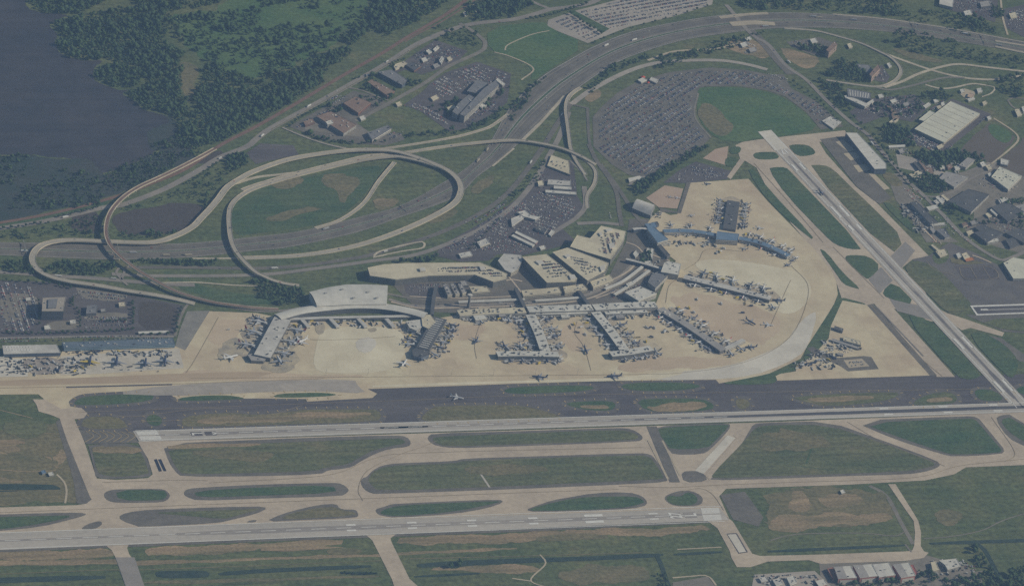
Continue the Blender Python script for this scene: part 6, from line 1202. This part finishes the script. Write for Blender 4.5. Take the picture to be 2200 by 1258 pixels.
rows('1935,440 1950,455 1995,500 1980,495 1930,450', 9, 9, fill=.6, cols=['red', 'white', 'beige', 'red', 'blue'], pitch=3.5); rows('1925,400 1965,405 1985,430 1950,430', 9, 6, fill=.5, cols=['white', 'beige', 'red']); rows('1995,500 2020,512 2028,528 2000,520', 9, 6, fill=.8, cols=['red', 'beige', 'red'], pitch=3); rows('2135,455 2100,470 2160,520 2190,480', 9, 4, fill=.3); rows('2040,372 2000,380 2040,400 2070,402', 9, -4, fill=.3); rows('2095,390 2130,370 2190,400 2150,425', 9, 3, fill=.4)
rows('1300,415 1310,420 1318,470 1308,472', 2, 9, fill=.4); rows('1770,1245 1640,1252 1640,1235 1750,1230', 9, -1, fill=.4); rows('2070,1205 2100,1215 2100,1235 2070,1225', 9, -2, fill=.5)
rows('1400,600 1330,612 1290,640 1330,645', 9, -4, fill=.4); rows('870,612 985,606 1010,615 870,622', 9, -.5, fill=.5)

for i in range(16): service(Vector((*G(1712+i*5.6+rp.uniform(-2, 2), 790-i*1.5+rp.uniform(-3, 3))[:2], Z[7])), rp.uniform(0, 6.28), f'in the cluster west of the vehicle pen, {nth(i)}', 'vehicles of the triangular pad')
rows('1935,400 2000,440 2060,500 2100,520 2070,520 1990,460', 9, 9, fill=.22); rows('2060,478 2120,476 2125,492 2070,496', 9, -3, fill=.5); rows('2095,390 2125,375 2150,400 2130,412', 9, 4, fill=.5); rows('1905,320 1950,318 1962,335 1925,343', 9, 2, fill=.6); rows('2150,465 2190,458 2200,470 2170,480', 9, -3, fill=.7); rows('2165,512 2190,530 2175,535 2155,520', 6, 9, fill=.6)
rows('1010,470 1050,450 1090,430 1080,470 1020,520', 9, -6, fill=.5); rows('1185,340 1220,350 1222,372 1180,352', 9, 1, z=5.4, hgt=5, fill=.25)

trees('5,604 60,607 110,612 160,622', 10, 4.5, 'from the west on the lot edge under the long loop viaduct', 'trees under the long loop viaduct', 3)
trees('82,640 84,670 86,700', 6, 4, 'down the column west of the tall office block', 'trees west of the tall office block', 2)
trees('215,690 270,690', 6, 4.5, 'from the west in the lot south of the small office', 'trees south of the small office', 3)
# ================================================================ further buildings of the eastern district and the terminal core
MORE = '''warehouse_annex|2017,357 2026,354 2030,360 2021,363|6|white|row of small white sheds above the tan-roofed warehouse, the western one
warehouse_annex|2033,356 2043,352 2047,358 2037,362|6|brown|brown shed above the tan-roofed warehouse
warehouse_annex|2050,358 2060,355 2063,362 2053,365|6|white|row of small white sheds above the tan-roofed warehouse, the eastern one
house|2105,350 2114,347 2119,354 2110,357|6|white|first white house by the lane between shed and factory
house|2118,357 2127,353 2131,361 2123,364|6|cream|cream house nearer the factory on the same lane
shed|2122,373 2128,371 2131,377 2125,379|5|white|tiny white shed at the corner of the factory
canopy|1909,313 1945,311 1945,315 1910,317|5|white|long white canopy in the car park behind the long hangar
office|1930,322 1940,319 1944,326 1934,329|5|grey|small grey office in the car park behind the long hangar
dock|1962,349 1967,347 1983,366 1977,368|6|dark|dark slanting roof in the pale depot yard
dock|1974,347 1979,345 1993,363 1988,366|6|tan|tan slanting roof in the pale depot yard
shed|2010,424 2016,421 2029,433 2023,437|5|white|first of two slanting white sheds west of the dark warehouse
shed|2022,421 2027,418 2040,428 2034,431|5|cream|second, cream slanting shed west of the dark warehouse
office|2148,427 2160,424 2171,436 2156,440|7|white|white office north of the ridged dark warehouse
loading_bay|2127,451 2132,448 2146,459 2140,463|6|white|white loading bay west of the ridged dark warehouse
loading_bay|2117,460 2123,457 2131,463 2124,467|5|cream|cream loading bay west of the ridged dark warehouse
office|2001,480 2030,478 2030,482 2002,484|6|white|long white office at the foot of the dark cargo shed
workshop|2017,493 2030,489 2040,506 2028,510|7|dark|dark workshop with a white rim south of the cargo shed
office|1998,492 2006,489 2012,497 2004,500|5|grey|grey office beside the dark workshop
canopy|2000,527 2005,525 2019,536 2014,539|4|cream|cream canopy at the end of the cargo road
hut|2054,545 2062,543 2066,551 2058,554|5|white|white hut at the orange works yard
hut|2066,546 2077,542 2084,551 2072,556|6|cream|cream hut in the orange works yard
workshop|2072,556 2090,553 2093,558 2076,561|4|orange|orange-roofed store of the works yard
warehouse_annex|2120,517 2144,512 2146,517 2122,522|7|white|white annex on the south side of the hipped warehouse
warehouse|2093,488 2112,482 2135,494 2112,502|8|dark|dark roof north of the hipped warehouse
warehouse|2160,515 2180,509 2190,524 2170,531|7|dark|dark square roof by the bend in the arterial road
office|2180,503 2196,500 2204,508 2190,513|7|white|white office east of the dark square roof
house|2066,480 2076,477 2080,483 2070,486|6|tan|tan house on the pale lot above the arterial road
house|2084,476 2095,473 2099,479 2088,482|6|grey|grey house on the pale lot above the arterial road
house|2076,498 2088,494 2092,500 2080,504|6|cream|cream house beside the arterial road
office|2005,215 2014,213 2017,218 2008,220|5|white|tiny white office north of the huge warehouse
office|2012,229 2021,226 2024,231 2015,234|5|cream|cream office beside the huge warehouse annex
office|2021,222 2028,219 2031,225 2024,228|5|white|white office touching the huge warehouse corner
office|1886,204 1896,202 1899,207 1889,210|5|white|white hut east of the ribbed parking deck
office|1918,244 1930,243 1933,248 1921,250|5|cream|cream hut at the south of the shady car park
office|1905,228 1911,226 1927,244 1921,247|4|tan|tan slanting canopy in the shady car park
office|1912,216 1924,212 1928,217 1916,221|5|white|white hut among trees in the shady car park
office|1940,222 1952,219 1955,225 1943,228|5|grey|grey hut among trees in the shady car park
office|2062,193 2070,191 2073,196 2065,199|5|white|white shop west of the pink forecourt
office|2098,191 2108,189 2111,196 2101,199|5|white|white shop east of the pink forecourt
office|2078,213 2092,209 2095,212 2081,217|5|white|thin white shop south of the pink forecourt
office|2110,220 2118,217 2121,221 2113,225|5|cream|cream hut northeast of the huge warehouse
office|2120,252 2127,249 2130,254 2123,257|5|white|white hut at the head of the pale lane
office|2070,25 2085,22 2089,30 2074,33|6|white|white shop in the northern car park
office|2105,5 2125,2 2129,12 2108,15|7|grey|grey shop in the northern car park
office|2168,30 2182,27 2186,36 2172,39|6|cream|cream shop in the northeastern car park
office|2195,230 2215,226 2218,236 2198,240|7|white|white office at the loop on the eastern edge
office|2180,236 2190,234 2196,246 2186,249|6|cream|cream office south of the loop on the eastern edge
motel_wing|652,262 672,255 676,262 656,269|7|brown|brown wing west of the rooftop-unit hotel
motel_wing|700,262 712,258 716,264 704,268|14|white|white lift tower on the rooftop-unit hotel
restaurant|772,252 782,248 786,254 776,258|5|white|white restaurant by the looping hotel road
restaurant|850,222 860,218 864,224 854,228|5|cream|cream restaurant by the hotel road junction
restaurant|905,127 915,123 919,129 909,133|5|white|white restaurant in the middle of the inn lots
restaurant|930,140 942,135 946,141 934,146|5|grey|grey restaurant at the south of the inn lots
restaurant|960,125 968,121 972,127 964,131|5|cream|cream hut in the east of the inn lots
restaurant|915,110 922,106 928,111 921,115|6|white|white pavilion in the upper inn lots
hotel_wing|960,232 975,225 980,231 965,238|7|cream|cream porch of the hotel slabs
hotel_wing|1030,228 1042,219 1048,224 1036,233|7|white|white banquet wing south of the long hotel slab
hotel_wing|1065,172 1080,184 1085,180 1070,168|7|white|white eastern wing of the long hotel slab
hotel_wing|925,210 938,204 943,210 930,216|5|cream|cream kiosk west of the hotel slabs
site_hut|1590,94 1602,90 1607,97 1595,101|5|white|white site hut in the dusty yard below the motorway
site_hut|1608,105 1622,101 1626,108 1612,112|5|grey|grey site hut in the dusty yard below the motorway
site_hut|1600,82 1612,79 1615,84 1603,87|5|white|long white trailer in the dusty yard
site_hut|1015,12 1022,8 1028,22 1022,26|5|cream|cream shed at the railway crossing
site_hut|995,28 1000,25 1005,31 999,34|5|white|white hut south of the railway crossing
site_hut|1740,85 1752,82 1757,90 1745,93|5|white|white hut inside the road loop
site_hut|1820,95 1828,93 1832,101 1824,103|5|cream|cream hut inside the road loop
site_hut|1905,137 1911,135 1916,142 1910,145|5|white|white van shelter inside the road loop
control_building|988,604 1000,603 1006,612 994,613|8|grey|grey stair block below the long garage
link_block|1016,677 1040,675 1047,683 1022,687|9|white|white hexagonal block south of the western terminal bar
link_block|1070,672 1085,671 1088,678 1073,680|8|grey|grey block south of the western terminal bar
link_block|1205,676 1222,675 1224,681 1207,682|8|white|white block south of the middle terminal bar
link_block|1322,676 1340,675 1343,682 1325,683|8|grey|grey block south of the eastern terminal bar
link_block|1412,664 1428,660 1432,668 1417,673|10|white|white block at the root of the long diagonal pier
link_block|1400,478 1412,476 1416,482 1404,484|8|dark|dark block north of the blue annex
link_block|1345,610 1358,604 1362,609 1349,615|8|white|white block northwest of the diamond terminal block
link_block|1385,562 1398,560 1401,567 1388,569|8|white|white block on the pale skybridge
link_block|1282,588 1296,583 1300,590 1286,594|9|cream|cream block south of the middle garage
link_block|1405,520 1412,517 1440,548 1433,552|9|dark|dark ramp roof south of the tilted blue hall
freight_office|150,688 162,687 163,693 151,694|6|white|white kiosk south of the tall grey office block
freight_office|216,664 226,663 227,668 217,669|5|grey|grey kiosk east of the small square office
freight_office|255,650 268,649 269,656 256,657|6|cream|cream shelter at the east of the office car park
freight_office|55,640 66,639 67,644 56,645|5|white|white shelter in the west office car park
'''
WM = {'white': (wallw, roofw), 'brown': (wallbr, roofbr), 'cream': (wallc, roofc), 'grey': (wallg, roofg), 'dark': (wallg, roofd), 'tan': (wallc, roofbr), 'orange': (wallc, mat('orange_roof', (.5,.2,.08), (.42,.18,.08), .1, 3))}
for ln in MORE.strip().split('\n'):
    nm, s, h, k, lb = ln.split('|'); bld(nm, s, float(h), lb, nm.replace('_', ' '), WM[k][0], WM[k][1], 3.5, 1 if float(h) > 5 else 0, usize=(2.5, 2, 1.2))
# huge warehouse roof seams and garage bay lines
def seams(t, a0, a1, b0, b1, n, h, m, nm='roof_seam', w=.7):
    for i in range(1, n):
        u = i/n; p = G(a0[0]+(a1[0]-a0[0])*u, a0[1]+(a1[1]-a0[1])*u, h); q = G(b0[0]+(b1[0]-b0[0])*u, b0[1]+(b1[1]-b0[1])*u, h); d = q-p; c = (p+q)/2-t.location
        MB().box((c.x, c.y, h-.02), (d.length-6, w, .25), math.atan2(d.y, d.x)).obj(nm, m, t)
ws = next(o for o in bpy.data.objects if o.name.startswith('warehouse') and 'huge cream' in (o.get('label') or ''))
seams(ws, (2043, 218), (1965, 277), (2105, 244), (2028, 306), 8, 10, roofbr)
hs = next(o for o in bpy.data.objects if o.name.startswith('hangar') and 'long white-roofed' in (o.get('label') or ''))
seams(hs, (1817, 286), (1879, 362), (1842, 287), (1903, 353), 7, 17, roofg)
pd = next(o for o in bpy.data.objects if 'ribbed parking deck north' in (o.get('label') or ''))
seams(pd, (1820, 191), (1872, 201), (1822, 206), (1869, 212), 9, 12, roofw, 'roof_rib', 2.2)
# control tower over the terminal road
ct = thing('control_tower', G(1006, 661), 'slender control tower standing over the terminal road, its cab dark-glazed', 'control tower')
MB().tube([[(r*math.cos(a), r*math.sin(a), z) for a in np.linspace(0, 2*math.pi, 9)[:-1]] for r, z in ((4.4, 0), (3.6, 12), (3.3, 31))]).obj('shaft', wallg, ct)
MB().tube([[(r*math.cos(a), r*math.sin(a), z) for a in np.linspace(0, 2*math.pi, 9)[:-1]] for r, z in ((3.4, 30.8), (6.2, 33.5), (6.2, 34.6))]).obj('collar', wallw, ct)
cb = MB().tube([[(r*math.cos(a), r*math.sin(a), z) for a in np.linspace(0, 2*math.pi, 9)[:-1]] for r, z in ((5.2, 34.6), (6.4, 38.6))]).obj('cab', glass, ct); MB().tube([[(r*math.cos(a), r*math.sin(a), z) for a in np.linspace(0, 2*math.pi, 9)[:-1]] for r, z in ((6.8, 38.6), (6.6, 39.4), (1, 39.8))]).obj('roof', wallw, ct)
MB().tube([[(.2*math.cos(a), .2*math.sin(a), z) for a in (0, 2.1, 4.2)] for z in (39.6, 46)]).obj('antenna', metal, ct)
# yards and gate staining
ground('bus_yard', '868,610 945,607 962,636 900,644 872,628', asphd, Z[3])
rows('872,612 940,610 955,634 900,640', 9, 1, fill=.35, pitch=6, z=Z[3]+.2, cols=['white', 'white', 'silver', 'beige'])
gst = mat('gate_stain', (.28,.25,.22), (.47,.405,.305), .022, 10, grain=.14, c3=(.56,.50,.365), lo=.34, hi=.54)
def halo(line, d0, k):
    c = resample([G(x, y) for x, y in pts(line)], 14); n = sides(c); r = random.Random(k)
    a = [p+q*(d0+r.uniform(-22, 12)) for p, q in zip(c, n)]; b_ = [p-q*(d0+r.uniform(-22, 12)) for p, q in zip(c, n)]
    e = (c[-1]-c[-2]).normalized()*d0*.8; w = chaikin(ccw([(p.x, p.y) for p in a+[c[-1]+e]+b_[::-1]]), 2); B = MB(); z = Z[4]+.1+k*.004
    B.add([(x, y, z) for x, y in w], [tuple(range(len(w)))]); tag(B.obj('gate_stained_slab', gst, loc=(w[0][0], w[0][1], z)), kind='structure')
PIERS = [('600,690 563,765', 70, 21), ('942,690 908,749', 55, 17), ('1142,684 1172,750', 52, 13), ('1072,760 1196,761', 46, 12), ('1284,680 1341,747', 52, 13), ('1316,760 1398,748', 44, 12), ('1425,668 1555,752', 46, 11), ('1478,597 1655,640', 46, 11), ('1569,486 1575,434', 50, 17), ('1595,513 1665,534 1693,548', 34, 8), ('990,676 1120,672', 34, 13), ('1150,672 1262,670', 24, 15)]
for k, (s, d, hw) in enumerate(PIERS): halo(s, d, k)
peach = mat('peach_concrete', (.495,.395,.285), (.56,.46,.335), .012, 9, grain=.07, cells=.05, cellsize=38)
for s in ('1440,640 1500,625 1560,640 1640,668 1690,700 1640,740 1560,735 1500,690 1450,660', '410,790 560,800 700,806 780,804 780,814 560,816 420,814 380,805', '1200,700 1250,690 1262,720 1250,760 1215,740', '950,700 1010,690 1050,700 1030,720 980,735', '1400,760 1500,770 1590,772 1540,785 1400,800 1300,795', '460,690 520,680 540,700 480,740 450,730', '1675,816 1700,806 1900,800 1980,805 1980,806'):
    ground('peach_slab', s, peach, Z[4]-.1013, 2)
for s in ('1300,815 1440,796 1480,800 1400,817', '800,826 1300,812 1400,808 1400,816 1100,822 800,832'): ground('pale_slab', s, mat('cream_concrete', (1,1,1)), Z[4]+.0512, 1)
# ground equipment thick round the gates
B = MB(); re_ = random.Random(77)
for s, d, hw in PIERS:
    c = resample([G(x, y) for x, y in pts(s)], 5); n = sides(c)
    for i in range(int(len(c)*5*.42)):
        j = re_.randrange(len(c)); o = (hw+2+abs(re_.gauss(0, 1))*d*.33)*re_.choice((-1, 1)); p = c[j]+n[j]*o
        L_ = re_.choice((2.5, 3.5, 5, 6, 9)); B.box((p.x, p.y, Z[7]), (L_, re_.choice((1.8, 2.2, 2.5)), re_.uniform(1.2, 3.2)), re_.choice((0, math.pi/2))+math.atan2(n[j].y, n[j].x)+re_.gauss(0, .2), m=re_.choice((0, 0, 0, 1, 1, 2)))
for x0, y0, x1, y1, n_ in ((0, 768, 185, 806, 130), (140, 754, 370, 766, 80), (185, 770, 385, 800, 15), (640, 690, 870, 702, 50), (1000, 682, 1125, 690, 50), (1290, 674, 1400, 684, 50), (1840, 415, 1990, 420, 0), (1430, 520, 1535, 530, 40), (1400, 560, 1425, 600, 20), (1395, 455, 1420, 470, 20), (1705, 778, 1800, 794, 30), (1765, 732, 1850, 752, 45), (1735, 752, 1800, 768, 40), (1938, 440, 1975, 470, 60), (1960, 465, 2010, 500, 60), (1995, 350, 2060, 372, 30), (1620, 1236, 1760, 1256, 40), (2000, 1205, 2080, 1240, 40)):
    for _ in range(n_):
        p = G(re_.uniform(x0, x1), re_.uniform(y0, y1)); L_ = re_.choice((2.5, 3.5, 6, 9, 12)); B.box((p.x, p.y, Z[7]), (L_, re_.choice((2, 2.5, 3)), re_.uniform(1.4, 3.4)), re_.choice((.1, 1.4, 1.7))+re_.gauss(0, .2), m=re_.choice((0, 0, 1, 1, 2)))
tag(B.obj('ground_equipment', [bridge_w, darkm, metal]), 'crowd of carts and stands around the gates', kind='stuff')
# sign gantries over the motorway
gm = mat('sign_green', (.04,.16,.09), (.035,.14,.08), .2, 2)
def gantry(x0, y0, x1, y1, label):
    a, b_ = G(x0, y0), G(x1, y1); d = b_-a; L_ = d.length; t = thing('sign_gantry', a, label, 'sign gantry', 'sign gantries over the motorway', math.atan2(d.y, d.x))
    for x in (0, L_): MB().box((x, 0, 0), (.5, .5, 8)).obj('post', metal, t)
    MB().box((L_/2, 0, 7.2), (L_, .7, .7)).obj('truss', metal, t)
    for u in (.25, .7): MB().box((L_*u, .8, 5.4), (L_*.16, .2, 2.6)).obj('sign_panel', gm, t)
for q in ((50, 520, 56, 549, 'sign gantry at the western end of the motorway'), (250, 524, 258, 556, 'sign gantry beside the railway viaduct'), (860, 441, 882, 458, 'sign gantry inside the big ramp loop'), (1960, 48, 1975, 75, 'sign gantry north of the road loops'), (2110, 74, 2122, 100, 'sign gantry near the pale eastern bridge decks')): gantry(*q)
# lamp masts of the big car park and aprons
k = 0
for x, y, w_ in [(1290+i*45, 225+j*38, 'in the big car park') for j in range(4) for i in range(5)]+[(700+i*90, 806, 'along the apron edge') for i in range(8)]:
    p = G(x, y); t = thing('lamp_mast', p, f'tall lamp mast {w_}, {nth(k)} counted from its northwest', 'lamp mast', 'lamp masts'); k += 1
    MB().tube([[(r*math.cos(a), r*math.sin(a), z) for a in np.linspace(0, 2*math.pi, 6)[:-1]] for r, z in ((.35, 0), (.2, 18))]).obj('pole', metal, t); MB().box((0, 0, 17.8), (3, .7, .4)).obj('lamp_head', metal, t)
# shore reeds and the outline lines on the dark heliport square
ground('reed_bank', '345,243 378,258 384,288 376,300 366,290 368,262', marsh, Z[2]+.03, 2)
for s in ('2060,574 2128,573 2142,597 2075,598 2060,574', '2085,574 2098,597', '2112,573 2127,597', '1990,560 2010,580 2050,590'): ribbon('painted_line', s, 1.5, mat('worn_line', (1,1,1)), Z[6])
for s in ('2089,548 2105,553 2130,564', '1985,492 2012,520'): ribbon('worn_strip', s, 5, mat('peach_concrete', (1,1,1)), Z[6])
for col, L_ in MASS.items():
    me0 = CM[col]; n = len(me0.vertices); V0 = np.empty(n*3); me0.vertices.foreach_get('co', V0); V0 = V0.reshape(-1, 3)
    # wheels are hidden at this range: only the body and glass faces are repeated
    F0 = [tuple(p.vertices) for p in me0.polygons if p.material_index < 2]; M0 = [p.material_index for p in me0.polygons if p.material_index < 2]; nv = max(max(f) for f in F0)+1
    A = np.array(L_); ca, sa = np.cos(A[:, 3])[:, None], np.sin(A[:, 3])[:, None]; V = V0[:nv]
    X = V[:, 0]*ca-V[:, 1]*sa+A[:, 0:1]; Y = V[:, 0]*sa+V[:, 1]*ca+A[:, 1:2]; Zz = V[:, 2][None]+A[:, 2:3]; co = np.stack([X, Y, Zz], -1).reshape(-1, 3)
    me = bpy.data.meshes.new('parked_'+col); lt = [len(f) for f in F0]; fl = np.array([i for f in F0 for i in f]); K = len(L_); loops = (fl[None]+(np.arange(K)*nv)[:, None]).ravel()
    me.vertices.add(len(co)); me.vertices.foreach_set('co', co.ravel().astype(np.float32)); me.loops.add(len(loops)); me.loops.foreach_set('vertex_index', loops.astype(np.int32))
    st = np.concatenate([[0], np.cumsum(lt*K)[:-1]]) if K*len(lt) > 1 else [0]; me.polygons.add(K*len(lt)); me.polygons.foreach_set('loop_start', np.array(st, dtype=np.int32)); me.materials.append(CPM[col]); me.materials.append(glass); me.polygons.foreach_set('material_index', np.tile(M0, K).astype(np.int32)); me.update(); me.validate()
    tag(link(bpy.data.objects.new('parked_car_mass', me)), f'rows of {col} cars in the far car parks', kind='stuff')
print('cars', SHOWN, {k: len(v) for k, v in MASS.items()}, 'service', NSV)
# ================================================================ haze
hz = MB(); hz.prism([(-20000, -20000), (20000, -20000), (20000, 20000), (-20000, 20000)], -1, ALT+60, bottom=True)
hm = bpy.data.materials.new('haze'); hm.use_nodes = True; n = hm.node_tree.nodes; n.clear()
ho = n.new('ShaderNodeOutputMaterial'); hv = n.new('ShaderNodeVolumePrincipled')
hv.inputs['Color'].default_value = (.35, .575, 1.0, 1); hv.inputs['Density'].default_value = HAZE
hv.inputs['Anisotropy'].default_value = 0.0
hm.node_tree.links.new(hv.outputs[0], ho.inputs['Volume'])
tag(hz.obj('haze', hm), kind='stuff')
